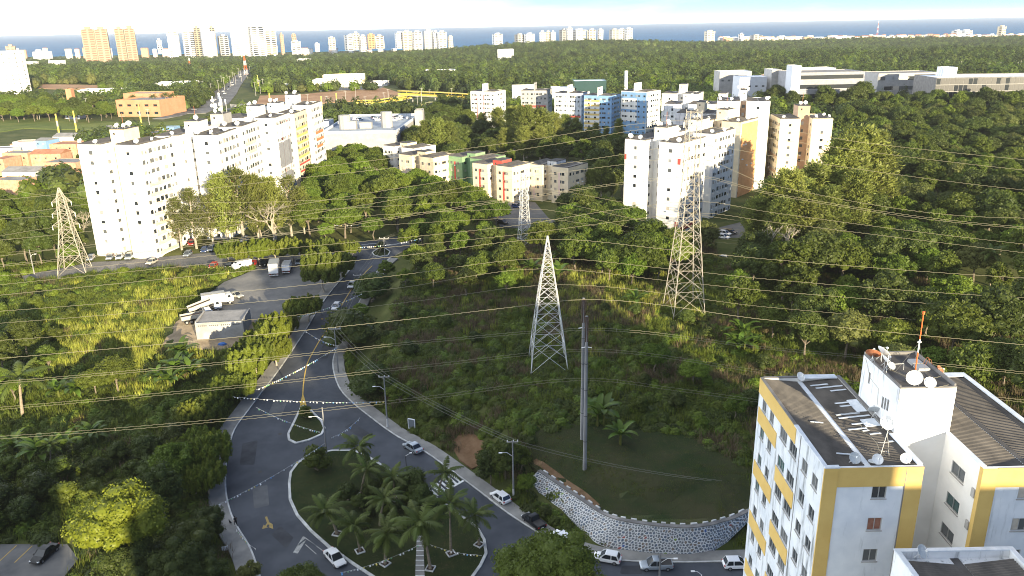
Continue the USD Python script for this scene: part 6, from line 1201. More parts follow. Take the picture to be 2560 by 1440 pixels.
# ------------------------------------------------------------------ ground cover and far forest as stuff
def instancer(name, label, protos, P, rot, sc, which):
    pi = UsdGeom.PointInstancer.Define(stage, '/World/' + name); tag(pi, label, None, None, 'stuff'); rel = pi.CreatePrototypesRel()
    for k, (mesh, mat) in enumerate(protos):
        m = usdkit.mesh(stage, f'/World/{name}/kind_{"abcdefghij"[k]}', mesh, LK[mat]); rel.AddTarget(m.GetPath())
    pi.CreatePositionsAttr(Vt.Vec3fArray.FromNumpy(np.asarray(P, np.float32))); pi.CreateProtoIndicesAttr(Vt.IntArray.FromNumpy(np.asarray(which, np.int32)))
    q = np.zeros((len(P), 4), np.float16); h = np.asarray(rot) / 2
    pi.CreateOrientationsAttr(Vt.QuathArray([Gf.Quath(float(math.cos(a)), 0, 0, float(math.sin(a))) for a in h]))
    s = np.asarray(sc, np.float32); s = s if s.ndim == 2 else np.column_stack([s, s, s]); pi.CreateScalesAttr(Vt.Vec3fArray.FromNumpy(s))
def tuft(seed, n, h, spread, w, bend=0.5):
    r = np.random.default_rng(seed); mb = MB()
    for _ in range(n):
        b = np.array([*(r.normal(size=2) * spread * 0.5), -0.1]); a = r.random() * 6.283; hh = h * (0.55 + 0.6 * r.random()); o = np.array([math.cos(a), math.sin(a), 0]) * hh * bend * r.random(); s = np.array([-math.sin(a), math.cos(a), 0]) * w
        m = b + o * 0.35 + [0, 0, hh * 0.62]; e = b + o + [0, 0, hh]
        mb.add([b - s, b + s, m + s * 0.8, m - s * 0.8, e], [[0, 1, 2], [0, 2, 3], [3, 2, 4]])
    return mb.m
def vine(seed, n, R, h, size):
    r = np.random.default_rng(seed); d = unit(r, n); d[:, 2] = np.abs(d[:, 2]); rr = 0.8 + 0.3 * r.random((n, 1)); c = d * rr * [R, R, h]; nr = d * [1, 1, 1.5] + unit(r, n) * 0.5; nr /= np.linalg.norm(nr, axis=1, keepdims=True)
    mb = MB(); v, f = leaf_quads(c, nr, size * (0.6 + 0.8 * r.random(n)), r); mb.add(v, f); lumps(mb, [[0, 0, 0]], [R * 0.8], r, h / R); return mb.m
UG = [(vine(1, 150, 1.1, 0.8, 0.34), 'leaf_mid'), (vine(2, 130, 1.0, 1.1, 0.32), 'leaf_bright'), (vine(3, 140, 1.2, 0.7, 0.36), 'leaf_dark'), (tuft(4, 34, 1.3, 0.9, 0.035), 'grass_green'), (tuft(5, 34, 1.7, 0.9, 0.035), 'grass_yellow'), (tuft(6, 34, 1.4, 0.9, 0.03, 0.8), 'grass_dry')]
ur = np.random.default_rng(77); UP, UR, US, UW = [], [], [], []
left_zone = clean(sg.Polygon([(-150, 60), (-30, 60), (-30, 120), (-40, 215), (-150, 222)])); right_zone = clean(sg.Polygon([(-34, 92), (75, 92), (110, 150), (110, 245), (-24, 245)]))
cover_block = so.unary_union([blocked.buffer(0.3), foot, LAWN.buffer(-0.6), sand_poly.buffer(1.0), clean(sg.Polygon([q[:2] for q in eb])), sg.LineString(wall_b[:, :2]).buffer(1.2)]); shapely.prepare(cover_block)
for zone, n in ((left_zone, 15000), (right_zone, 17000)):
    x0, y0, x1, y1 = zone.bounds; q = ur.random((n * 2, 2)) * [x1 - x0, y1 - y0] + [x0, y0]; sp = shapely.points(q[:, 0], q[:, 1]); ok = shapely.contains(zone, sp) & ~shapely.intersects(cover_block, sp); q = q[ok][:n]
    zz = ground(q[:, 0], q[:, 1]); a = meshkit.fbm(np.column_stack([q / 17.0, np.zeros(len(q))]), 3, 2); b = meshkit.fbm(np.column_stack([q / 9.0, np.ones(len(q))]), 3, 6); u = ur.random(len(q))
    yel = np.exp(-((q[:, 0] + 84) / 26) ** 2 - ((q[:, 1] - 176) / 28) ** 2) if zone is left_zone else np.exp(-((q[:, 0] - 26) / 28) ** 2 - ((q[:, 1] - 186) / 22) ** 2)
    w = np.where(u < 0.30 * (a > 0.45) + 0.16, 0, np.where(u < 0.55, 2, np.where(u < 0.66, 1, 3)))
    if zone is left_zone: w = np.where((w == 2) & (q[:, 1] > 128), np.where(u < 0.4, 1, 3), w)
    w = np.where(ur.random(len(q)) < yel * 0.85, np.where(b > 0.44, 4, 3), w); w = np.where((b > np.where((zone is right_zone) & (q[:, 1] > 140), 0.47, 0.57)) & (ur.random(len(q)) < (0.6 if zone is right_zone else 0.15)), 5, w)
    UP.append(np.column_stack([q, zz])); UR.append(ur.random(len(q)) * 6.283); US.append(0.65 + 0.75 * ur.random(len(q))); UW.append(w)
instancer('undergrowth', 'tangled green vines and tall grass covering the open fields', UG, np.vstack(UP), np.concatenate(UR), np.concatenate(US), np.concatenate(UW))
# short grass over the lawn and the garden islands
lg = []
for zone, n, zf_ in ((LAWN.buffer(-0.4), 5000, lawn_z), (GARDEN.buffer(-0.6), 4500, up(0.15)), (SMALL.buffer(-0.5), 350, up(0.15))):
    x0, y0, x1, y1 = zone.bounds; q = ur.random((n * 2, 2)) * [x1 - x0, y1 - y0] + [x0, y0]; q = q[shapely.contains(zone, shapely.points(q[:, 0], q[:, 1]))][:n]; lg.append(np.column_stack([q, zf_(q[:, 0], q[:, 1])]))
lg = np.vstack(lg); instancer('short_grass', 'short tufted grass on the lawn and the garden islands', [(tuft(8, 16, 0.16, 0.55, 0.02), 'grass_green'), (tuft(9, 16, 0.2, 0.6, 0.02), 'grass_dry')], lg, ur.random(len(lg)) * 6.283, 0.7 + 0.6 * ur.random(len(lg)), (ur.random(len(lg)) < 0.13).astype(int))
# far forest
def canopy(seed, n, R, H, size):
    r = np.random.default_rng(seed); d = unit(r, n); d = d[d[:, 2] > -0.25]; lob = 1 + 0.5 * (meshkit.noise(d * 1.8 + seed, seed) - 0.5) * 2; c = d * lob[:, None] * [R, R, H * 0.6] + [0, 0, H * 0.45]
    nr = d + unit(r, len(d)) * 0.55 + [0, 0, 0.2]; nr /= np.linalg.norm(nr, axis=1, keepdims=True); mb = MB(); v, f = leaf_quads(c, nr, size * (0.6 + 0.8 * r.random(len(d))), r, 0.8); mb.add(v, f)
    k = d[::max(1, len(d) // 9)][:9]; lumps(mb, k * [R * 0.5, R * 0.5, H * 0.3] + [0, 0, H * 0.4], np.full(len(k), R * 0.5), r, 1.0); mb.tube([[0, 0, -2], [0, 0, H * 0.4]], [0.3, 0.2], 4); return mb.m
FP = [(canopy(1, 420, 4.6, 9.0, 1.35), 'canopy_far'), (canopy(2, 380, 5.4, 8.0, 1.6), 'canopy_far'), (canopy(3, 340, 3.8, 10.5, 1.4), 'canopy_far'), (canopy(4, 300, 4.2, 7.5, 1.4), 'leaf_olive'), (canopy(5, 400, 5.0, 9.5, 1.35), 'leaf_dark'), (canopy(6, 380, 4.4, 8.0, 1.3), 'leaf_bright')]
fr_ = np.random.default_rng(31); fx = []
clear = so.unary_union([sg.Polygon([tuple(G(*p)[:2]) for p in poly]).buffer(0) for poly in [
    [(490, 290), (510, 262), (545, 228), (580, 196), (605, 172), (628, 172), (640, 200), (640, 235), (1000, 225), (1170, 240), (1175, 262), (1080, 285), (900, 290), (640, 290), (560, 300)], [(95, 222), (100, 210), (260, 212), (262, 222)],
    [(-120, 345), (-120, 525), (60, 518), (150, 462), (215, 450), (215, 330), (100, 325)], [(-120, 350), (-120, 296), (130, 288), (300, 294), (400, 288), (520, 268), (560, 300), (480, 335), (250, 345)], [(770, 228), (790, 200), (960, 205), (1010, 225)], [(1170, 345), (1170, 300), (1560, 290), (1640, 330), (1660, 470), (1560, 470), (1400, 400), (1200, 420)]]])
far_block = so.unary_union([foot.buffer(2.5), hard.buffer(3), clear]); shapely.prepare(far_block)
for y0, y1, st in ((300, 700, 7.2), (700, 1300, 9.0), (1300, 2100, 11.5), (2100, 3450, 15.0)):
    ys = np.arange(y0, y1, st)
    for y in ys:
        half = 0.72 * y + 60; xs = np.arange(-half, half, st); fx.append(np.column_stack([xs + fr_.normal(size=len(xs)) * st * 0.33, np.full(len(xs), y) + fr_.normal(size=len(xs)) * st * 0.33, np.full(len(xs), st / 8.0)]))
fx = np.vstack(fx); sp = shapely.points(fx[:, 0], fx[:, 1]); ok = ~shapely.intersects(far_block, sp)
for poly in [w[3] for w in WOODS]:
    Pw = sg.Polygon([crown_at(*q, 6) for q in poly]).buffer(0).buffer(1); shapely.prepare(Pw); ok &= ~shapely.contains(Pw, sp)
dens = meshkit.fbm(np.column_stack([fx[:, :2] / 160.0, np.zeros(len(fx))]), 3, 12); ok &= (dens > 0.30)
dk = np.array([math.hypot(0, 0)]); ok &= ~((fx[:, 1] < 420) & (fx[:, 0] < 95) & (fx[:, 0] > -130))
fx = fx[ok]
s0 = fx[:, 2] * (0.72 + 0.5 * fr_.random(len(fx))); hs0 = np.minimum(s0, 1.35) * (0.8 + 0.45 * fr_.random(len(fx)))
def fsel(f):
    a = meshkit.fbm(np.column_stack([f[:, :2] / 70.0, np.full(len(f), 3.0)]), 3, 8); u = fr_.random(len(f)); w = fr_.integers(0, 3, len(f))
    w = np.where(u < 0.10, 3, w); w = np.where((a > 0.54) & (u > 0.45), 4, w); return np.where((a < 0.45) & (u > 0.55), 5, w)
instancer('forest', 'far green forest rolling over the hills to the coast', FP, np.column_stack([fx[:, :2], ground(fx[:, 0], fx[:, 1]) - 0.5]), fr_.random(len(fx)) * 6.283, np.column_stack([s0, s0, hs0]), fsel(fx))
# the rest of the near woods, as one mass of the same kinds of tree
pi = UsdGeom.PointInstancer.Define(stage, '/World/wood'); tag(pi, 'dense mid-distance wood behind the nearest trees, reading as one mass', None, None, 'stuff'); rel = pi.CreatePrototypesRel(); KINDS_ = DK + BL + OL + BR
for k, c in enumerate(KINDS_):
    x = UsdGeom.Xform.Define(stage, f'/World/wood/kind_{"abcdefghijklm"[k]}'); x.GetPrim().GetReferences().AddInternalReference(c); rel.AddTarget(x.GetPath())
we = np.random.default_rng(41); ex = np.array([(x, y) for x, y, w_ in extra]); n_ = len(ex)
pi.CreatePositionsAttr(Vt.Vec3fArray.FromNumpy(np.column_stack([ex, ground(ex[:, 0], ex[:, 1])]).astype(np.float32))); pi.CreateProtoIndicesAttr(Vt.IntArray.FromNumpy(np.array([KINDS_.index(WOODS[w_][6][int(we.integers(len(WOODS[w_][6])))]) for _, _, w_ in extra], np.int32)))
pi.CreateOrientationsAttr(Vt.QuathArray([Gf.Quath(float(math.cos(a)), 0, 0, float(math.sin(a))) for a in we.random(n_) * 3.1416])); s = (np.array([WOODS[w_][7] for _, _, w_ in extra]) * (0.75 + 0.5 * we.random(n_))).astype(np.float32); pi.CreateScalesAttr(Vt.Vec3fArray.FromNumpy(np.column_stack([s, s, s])))
print('forest', len(fx), 'undergrowth', sum(map(len, UP)))
# ------------------------------------------------------------------ vehicles
def car_kind(name, style, paint):
    """a car along +x, front at +x, on the ground"""
    k = kind_class(name); L, W, H = {'hatch': (3.9, 1.68, 1.48), 'sedan': (4.35, 1.72, 1.46), 'pickup': (4.5, 1.70, 1.60), 'suv': (4.3, 1.78, 1.66)}[style]; h = L / 2; bl = 0.88 if style != 'suv' else 0.98
    def ring(x, w, z0, z1):                                 # body section across y
        a = w / 2; r = 0.10; return np.array([[x, -a + r, z0], [x, a - r, z0], [x, a, z0 + r], [x, a, z1 - 0.16], [x, a - 0.10, z1], [x, -a + 0.10, z1], [x, -a, z1 - 0.16], [x, -a, z0 + r]])
    b = MB()
    prof = [(-h, W * 0.86, 0.42, bl - 0.12), (-h + 0.12, W * 0.95, 0.28, bl - 0.02), (-h * 0.55, W, 0.24, bl), (h * 0.25, W, 0.24, bl - 0.02), (h * 0.62, W * 0.985, 0.24, bl - 0.10), (h - 0.18, W * 0.93, 0.26, bl - 0.22), (h, W * 0.80, 0.36, bl - 0.36)]
    b.loft([ring(*p) for p in prof][::-1])
    part(k, 'body', b.m, paint, 35)
    ends = {'hatch': (-h + 0.16, -h + 0.52, h * 0.12, h * 0.50), 'sedan': (-h + 0.72, -h + 1.32, h * 0.14, h * 0.52), 'pickup': (-h + 1.72, -h + 1.92, h * 0.22, h * 0.55), 'suv': (-h + 0.12, -h + 0.36, h * 0.16, h * 0.48)}[style]
    r0, r1, f1, f0 = ends; w0, w1 = W * 0.47, W * 0.385; zb, zt = bl - 0.06, H
    P = lambda x, y, z: np.array([x, y, z])
    part(k, 'roof', MB().loft([np.array([P(r1 - 0.02, -w1, zt - 0.07), P(r1 - 0.02, w1, zt - 0.07), P(r1 + 0.1, w1 - 0.06, zt), P(r1 + 0.1, -w1 + 0.06, zt)]), np.array([P(f1 + 0.02, -w1, zt - 0.08), P(f1 + 0.02, w1, zt - 0.08), P(f1 - 0.1, w1 - 0.06, zt), P(f1 - 0.1, -w1 + 0.06, zt)])][::-1]).m, paint, 35)
    def pane(nm, q, inset=0.0):
        q = np.array(q); n = np.cross(q[1] - q[0], q[2] - q[0]); n /= np.linalg.norm(n); part(k, nm, MB().add(np.vstack([q, q - n * 0.03]), [[0, 1, 2, 3], [7, 6, 5, 4], [0, 4, 5, 1], [1, 5, 6, 2], [2, 6, 7, 3], [3, 7, 4, 0]]).m, 'glass_dark')
    pane('windscreen', [P(f0, -w0 + .06, zb), P(f0, w0 - .06, zb), P(f1, w1 - .03, zt - .06), P(f1, -w1 + .03, zt - .06)]); pane('rear_window', [P(r0, w0 - .08, zb), P(r0, -w0 + .08, zb), P(r1, -w1 + .03, zt - .06), P(r1, w1 - .03, zt - .06)])
    for s in (-1, 1):
        q = [P(r0 + 0.14, s * (w0 - .01), zb), P(f0 - 0.2, s * (w0 - .01), zb), P(f1 - 0.06, s * (w1 + .005), zt - .1), P(r1 + 0.08, s * (w1 + .005), zt - .1)]; pane('side_window', q if s < 0 else q[::-1])
        xm = (r1 + f1) / 2 - 0.05; pl = MB()
        for xa, xb, wa in ((xm, xm, 0.07), (r0 + 0.04, r1 + 0.0, 0.10), (f0 - 0.06, f1 + 0.02, 0.08)):
            c = [P(xa - wa, s * (w0 + .012), zb), P(xa + wa, s * (w0 + .012), zb), P(xb + wa, s * (w1 + .02), zt - .06), P(xb - wa, s * (w1 + .02), zt - .06)]; pl.add(c + [p - [0, s * 0.05, 0] for p in c], [[0, 1, 2, 3], [3, 2, 1, 0], [0, 4, 5, 1], [1, 5, 6, 2], [2, 6, 7, 3], [3, 7, 4, 0]])
        part(k, 'pillars', pl.m, paint); part(k, 'mirror', MB().box((f0 - 0.28, s * (W / 2 + 0.07), bl + 0.05), (0.16, 0.18, 0.13)).m, paint)
        part(k, 'headlight', MB().box((h - 0.20, s * W * 0.36, bl - 0.30), (0.26, 0.30, 0.13), s * -0.35).m, 'lamp_clear'); part(k, 'tail_light', MB().box((-h + 0.07, s * W * 0.40, bl - 0.14), (0.14, 0.20, 0.22)).m, 'lamp_red')
        for x in (-h + 0.78, h - 0.78):
            t = MB(); t.tube([[x, s * (W / 2 - 0.20), 0.30], [x, s * (W / 2 + 0.015), 0.30]], 0.30, 14); w_ = part(k, 'wheel', t.m, 'tyre', 30); r = MB(); r.tube([[x, s * (W / 2 - 0.02), 0.30], [x, s * (W / 2 + 0.028), 0.30]], 0.18, 10); part(w_, 'rim', r.m, 'rim')
    part(k, 'plate', bx((-h - 0.015, -0.2, 0.5), (-h + 0.02, 0.2, 0.62)), 'board_white'); part(k, 'grille', bx((h - 0.06, -0.5, 0.40), (h + 0.012, 0.5, 0.50)), 'steel_dark')
    if style == 'pickup':
        part(k, 'load_bed', bx((-h + 0.14, -W / 2 + 0.14, bl - 0.04), (-h + 1.66, W / 2 - 0.14, bl + 0.012)), 'steel_dark')
        rl = MB(); rl.box2((-h + 0.08, -W / 2 + 0.02, bl - 0.06), (-h + 1.7, -W / 2 + 0.13, bl + 0.1)); rl.box2((-h + 0.08, W / 2 - 0.13, bl - 0.06), (-h + 1.7, W / 2 - 0.02, bl + 0.1)); rl.box2((-h + 0.03, -W / 2 + 0.05, bl - 0.1), (-h + 0.13, W / 2 - 0.05, bl + 0.1)); part(k, 'bed_rail', rl.m, paint)
    return k
CK = {}
def car(style, paint, label, px, py, px2, py2, off=0.04, group=None):
    """a car at the first pixel, its front pointing to the second"""
    key = (style, paint)
    if key not in CK: CK[key] = car_kind(f'{style}_{paint}', style, paint)
    g = G0(px, py); f = G0(px2, py2); return thing('car' if style != 'pickup' else 'pickup_truck', label, 'car' if style != 'pickup' else 'pickup truck', (g[0], g[1], float(base(g[0], g[1])) + off), math.atan2(f[1] - g[1], f[0] - g[0]), group, None, 1.0, CK[key])
car('sedan', 'car_silver', 'silver blue sedan parked at the kerb right of the garden tip', 1033, 1125, 1006, 1107); car('hatch', 'car_white', 'white two-door hatchback parked below the zebra crossing', 1251, 1250, 1222, 1228)
car('pickup', 'car_black', 'black pickup parked beside the pavement before the stone wall', 1334, 1310, 1305, 1287); car('hatch', 'car_white', 'white hatchback behind the black pickup, half under the foreground tree', 1404, 1352, 1376, 1332)
car('hatch', 'car_white', 'white car almost hidden by foliage left of the silver pickup', 1518, 1402, 1486, 1396); car('pickup', 'car_silver', 'silver pickup with open dark bed below the stone wall', 1640, 1420, 1600, 1421); car('hatch', 'car_white', 'white hatchback half hidden by the near ochre block', 1842, 1418, 1880, 1417)
car('sedan', 'car_white', 'white sedan parked nose down by the garden kerb at the bottom', 838, 1402, 862, 1428); car('hatch', 'car_white', 'white car with a red nose band driving down the road', 841, 772, 832, 786); car('hatch', 'car_white', 'white car higher up the road near the crossarm pole', 880, 718, 870, 733)
car('sedan', 'car_black', 'black sedan in the car park at the bottom left', 113, 1392, 92, 1410, 0.06); car('sedan', 'car_beige', 'beige sedan beside the white box truck in the yard', 590, 743, 604, 747)
for k, (st, pt, px, py, w_) in enumerate([('hatch', 'car_silver', 228, 650, 'at the left end of the row'), ('hatch', 'car_silver', 276, 648, 'second in the row'), ('hatch', 'car_white', 300, 647, 'middle of the row'), ('suv', 'car_silver', 324, 647, 'right end of the row')]): car(st, pt, f'{pt[4:]} car parked before the first white block, {w_}', px, py, px - 10, py + 12, 0.05, 'cars parked before the first white block')
for k, (st, pt, px, py, dx, dy, w_) in enumerate([('hatch', 'car_blue', 512, 630, -6, 8, 'dark blue, under the wispy trees'), ('hatch', 'car_silver', 528, 627, -6, 8, 'silver, under the wispy trees'), ('hatch', 'car_white', 612, 604, -8, 6, 'white, below the feathery trees'), ('hatch', 'car_red', 534, 670, -8, 9, 'bright red, left of the dark one'), ('suv', 'car_black', 574, 668, -6, 9, 'black, left of the white van'), ('hatch', 'car_red', 632, 666, -6, 9, 'red, right of the white van'), ('suv', 'car_black', 660, 664, -5, 9, 'dark, left of the box trucks'), ('hatch', 'car_silver', 748, 660, -5, 9, 'silver, right of the box trucks'), ('hatch', 'car_black', 760, 657, -5, 9, 'black, behind the largest shoot tree'), ('hatch', 'car_silver', 470, 640, -9, 8, 'grey, behind the lane trees'), ('hatch', 'car_beige', 380, 660, -9, 5, 'beige, at the lane edge'), ('hatch', 'car_red', 480, 612, -6, 6, 'red, at the corner of the second block')]): car(st, pt, f'car parked on the lane, {w_}', px, py, px + dx, py + dy, 0.06)
for px, py, st, pt, w_ in [(1292, 520, 'hatch', 'car_blue', 'blue car at the court before the low blocks'), (1256, 560, 'sedan', 'car_black', 'dark car at the court entrance'), (1812, 588, 'hatch', 'car_white', 'white car in the small car park right of the central tower'), (1826, 584, 'hatch', 'car_black', 'dark car beside the white one right of the central tower'), (1808, 597, 'hatch', 'car_white', 'second white car nearer in the small car park'), (1814, 652, 'hatch', 'car_white', 'white car in the shade at the lower end of the small car park'), (1300, 508, 'hatch', 'car_white', 'white car behind the small lattice tower')]: car(st, pt, w_, px, py, px + 12, py + 2, 0.08)
# cars on the deck of the shopping hall
for k in range(13):
    px, py = [(890, 300), (900, 301), (945, 302), (958, 296), (966, 296), (978, 297), (985, 302), (992, 295), (998, 299), (940, 299), (1024, 297), (936, 296), (1004, 294)][k]; st, pt = [('hatch', 'car_white'), ('hatch', 'car_silver'), ('hatch', 'car_white'), ('hatch', 'car_black')][k % 4]
    q = at(px, py, 21.5); thing('car', f'{pt[4:]} car on the roof deck of the shopping hall, {ORD[k]} of the deck cars', 'car', (q[0], q[1], 21.51), [0.4, 0.45, 0.5][k % 3], 'cars on the shopping hall deck', None, 1.0, CK[(st, pt)])
# trucks
def wheels(T, xs, W, r=0.48):
    for x in xs:
        for s in (-1, 1):
            t = MB(); t.tube([[x, s * (W / 2 - 0.32), r], [x, s * W / 2, r]], r, 14); w_ = part(T, 'wheel', t.m, 'tyre', 30); q = MB(); q.tube([[x, s * (W / 2 - 0.02), r], [x, s * (W / 2 + 0.02), r]], r * 0.55, 10); part(w_, 'rim', q.m, 'rim')
def cab(T, x0, x1, W, z0, z1, mat='car_white'):
    w = W / 2; c = part(T, 'cab', MB().loft([np.array([[x, -w * a, z0], [x, w * a, z0], [x, w * a, zt * 0.55 + z0 * 0.45], [x, w * a * 0.94, zt], [x, -w * a * 0.94, zt], [x, -w * a, zt * 0.55 + z0 * 0.45]]) for x, a, zt in ((x1, 0.96, z0 + (z1 - z0) * 0.62), (x1 - 0.12, 0.98, z0 + (z1 - z0) * 0.70), (x1 - 0.5, 1.0, z1), (x0, 1.0, z1))]).m, mat, 30)
    part(c, 'windscreen', MB().add([[x1 - 0.10, -w * 0.84, z0 + (z1 - z0) * 0.60], [x1 - 0.10, w * 0.84, z0 + (z1 - z0) * 0.60], [x1 - 0.43, w * 0.8, z1 - 0.12], [x1 - 0.43, -w * 0.8, z1 - 0.12], [x1 - 0.4, -w * 0.84, z0 + (z1 - z0) * 0.60], [x1 - 0.4, w * 0.84, z0 + (z1 - z0) * 0.60]], [[0, 1, 2], [0, 2, 3], [0, 4, 5], [0, 5, 1], [3, 2, 5], [3, 5, 4]]).m, 'glass_dark')
    for s in (-1, 1): part(c, 'side_window', bx((x0 + 0.35, s * w - 0.03, z0 + (z1 - z0) * 0.55), (x1 - 0.62, s * w + 0.012, z1 - 0.22)), 'glass_dark'); part(c, 'headlight', MB().box((x1 - 0.02, s * w * 0.72, z0 + 0.3), (0.08, 0.32, 0.2)).m, 'lamp_clear')
    part(c, 'bumper', bx((x1 - 0.1, -w, z0 - 0.2), (x1 + 0.06, w, z0 + 0.08)), 'steel_dark')
def truck(kind, label, px, py, px2, py2, L=7.0, W=2.3, H=3.1, mat='car_white'):
    g = G0(px, py); f = G0(px2, py2); T = thing('truck', label, 'truck', (g[0], g[1], float(base(g[0], g[1])) + 0.04), math.atan2(f[1] - g[1], f[0] - g[0])); h = L / 2
    part(T, 'chassis', bx((-h + 0.2, -0.45, 0.55), (h - 0.3, 0.45, 0.85)), 'steel_dark'); wheels(T, (h - 1.0, -h + 1.1, *(() if kind == 'box' else (-h + 2.2,))), W)
    cab(T, h - 1.75, h, W, 0.75, 2.45 if L < 6.5 else 2.7)
    if kind == 'box':
        bm = MB(); bm.box2((-h, -W / 2 - 0.05, 0.95), (h - 1.9, W / 2 + 0.05, H)); part(T, 'cargo_box', bm.m, mat)
        part(T, 'box_frame', MB().box2((-h - 0.02, -W / 2 - 0.08, H - 0.1), (h - 1.88, W / 2 + 0.08, H + 0.012)).m, 'frame_alu')
        for s in (-1, 1): part(T, 'rear_door', bx((-h - 0.03, 0.04 if s > 0 else -W / 2 + 0.06, 1.05), (-h + 0.0, W / 2 - 0.06 if s > 0 else -0.04, H - 0.16)), 'steel_white'); part(T, 'tail_light', MB().box((-h - 0.02, s * W * 0.4, 0.78), (0.06, 0.3, 0.16)).m, 'lamp_red')
        part(T, 'rear_bumper', bx((-h - 0.06, -W / 2, 0.42), (-h + 0.05, W / 2, 0.58)), 'frame_white')
    else:
        z0, z1 = 1.05, 2.05; t = 0.08; xa, xb = -h, h - 2.0; til = 0.0
        if kind == 'raised':
            til = 0.22
        def tilt(mb):
            v, f_ = mb.m; x = v[:, 0] - xa; v2 = v.copy(); v2[:, 0] = xa + x * math.cos(til) - (v[:, 2] - z0) * math.sin(til); v2[:, 2] = z0 + x * math.sin(til) + (v[:, 2] - z0) * math.cos(til); return v2, f_
        part(T, 'bed_floor', tilt(MB().box2((xa, -W / 2, z0), (xb, W / 2, z0 + 0.1))), 'steel_dark'); part(T, 'bed_side', tilt(MB().box2((xa, -W / 2, z0 + 0.1), (xb, -W / 2 + t, z1))), 'car_beige'); part(T, 'bed_side', tilt(MB().box2((xa, W / 2 - t, z0 + 0.1), (xb, W / 2, z1))), 'car_beige')
        part(T, 'headboard', tilt(MB().box2((xb - t, -W / 2 + t, z0 + 0.1), (xb, W / 2 - t, z1 + 0.45))), 'car_beige'); part(T, 'tailgate', tilt(MB().box2((xa, -W / 2 + t, z0 + 0.1), (xa + t, W / 2 - t, z1))), 'car_beige')
        for q in range(6):
            x = xa + 0.3 + q * (xb - xa - 0.5) / 5
            for s in (-1, 1): part(T, 'bed_rib', tilt(MB().box2((x - 0.05, s * W / 2 - 0.04, z0 + 0.05), (x + 0.05, s * W / 2 + 0.04, z1 - 0.02))), 'car_beige')
        part(T, 'load', tilt(MB().box2((xa + t, -W / 2 + t, z0 + 0.1), (xb - t, W / 2 - t, z0 + 0.55))), 'load_dirt')
    return T
truck('box', 'larger white box truck seen from behind, in the yard', 688, 683, 694, 658, 7.4, 2.4, 3.7); truck('box', 'smaller white box truck right beside the larger one', 719, 678, 726, 656, 6.0, 2.0, 2.7); truck('box', 'white box truck half hidden by the largest shoot tree', 780, 675, 792, 655, 6.0, 2.0, 2.7)
truck('box', 'white box truck with cab to the right, behind the dump trucks', 546, 762, 600, 752, 7.4, 2.4, 3.2); truck('raised', 'dump truck with its beige bed raised a little, in the yard', 514, 781, 570, 768, 7.6, 2.4); truck('dump', 'dump truck with a low beige bed and white cab, nearest in the yard', 494, 803, 556, 788, 7.4, 2.4)
g = G0(606, 672); T = thing('van', 'white service van with a yellow patch, left of the red car on the lane', 'van', (g[0], g[1], float(base(g[0], g[1])) + 0.05), -2.4)
part(T, 'body', MB().loft([np.array([[x, -0.95, 0.3], [x, 0.95, 0.3], [x, 0.95, 1.5], [x, 0.82, zt], [x, -0.82, zt], [x, -0.95, 1.5]]) for x, zt in ((2.6, 1.55), (2.2, 1.65), (1.5, 2.35), (-2.6, 2.4))]).m, 'car_white', 30); wheels(T, (1.7, -1.7), 1.9, 0.33)
part(T, 'windscreen', MB().add([[2.22, -0.75, 1.62], [2.22, 0.75, 1.62], [1.56, 0.7, 2.3], [1.56, -0.7, 2.3], [1.5, -0.7, 1.6], [1.5, 0.7, 1.6]], [[0, 1, 2], [0, 2, 3], [0, 4, 5], [0, 5, 1], [3, 2, 5], [3, 5, 4]]).m, 'glass_dark'); part(T, 'yellow_patch', bx((-2.0, -0.965, 0.6), (-0.8, -0.94, 1.1)), 'sign_yellow')
for s in (-1, 1): part(T, 'side_window', bx((0.6, s * 0.93 - 0.03, 1.35), (1.4, s * 0.93 + 0.03, 1.9)), 'glass_dark')

# ------------------------------------------------------------------ shed
sa, sb, sc_ = G0(493, 850), G0(612, 843), G0(636, 812); ang = math.atan2(sb[1] - sa[1], sb[0] - sa[0]); sl_ = float(np.linalg.norm((sb - sa)[:2])); sdp = 8.0; z_ = float(base(*sa[:2])) - 0.1
T = thing('shed', 'long white shed with a single-pitch grey roof beside the truck yard', 'shed', (sa[0], sa[1], z_), ang)
part(T, 'front_wall', bx((0, 0, 0), (sl_, 0.2, 4.2)), 'concrete'); part(T, 'back_wall', bx((0, sdp - 0.2, 0), (sl_, sdp, 3.4)), 'wall_white')  # front in grey: shade on the white wall put into its colour
for x in (0, sl_ - 0.2): part(T, 'end_wall', bx((x, 0.2, 0), (x + 0.2, sdp - 0.2, 4.5)), 'wall_grey')
v = [(0.2, 0.2, 3.9), (sl_ - 0.2, 0.2, 3.9), (sl_ - 0.2, sdp - 0.2, 4.25), (0.2, sdp - 0.2, 4.25)]; part(T, 'roof_sheet', MB().add(v + [(x, y, zz - 0.08) for x, y, zz in v], [[0, 1, 2, 3], [7, 6, 5, 4], [0, 4, 5, 1], [1, 5, 6, 2], [2, 6, 7, 3], [3, 7, 4, 0]]).m, 'roof_grey')
for k in range(22):
    if k % 6 != 5: part(T, 'vent_block', bx((0.6 + k * (sl_ - 1.2) / 22, -0.02, 3.35), (0.6 + k * (sl_ - 1.2) / 22 + 0.2, 0.01, 3.6)), 'glass_dark')
g = G0(557, 862); solo('tarp', MB().loft([np.array([[g[0] + r * math.cos(a) * s_, g[1] + r * math.sin(a) * 0.7 * s_, g[2] + 0.05 + zz] for a, r in zip(np.arange(9) * 0.698, [1.0, 0.8, 1.1, 0.9, 1.0, 1.15, 0.85, 1.0, 0.9])]) for s_, zz in ((1.0, 0.0), (0.85, 0.35), (0.3, 0.55))]).m, 'tarp_blue', 'crumpled blue tarp on the ground before the white shed', 'tarp')

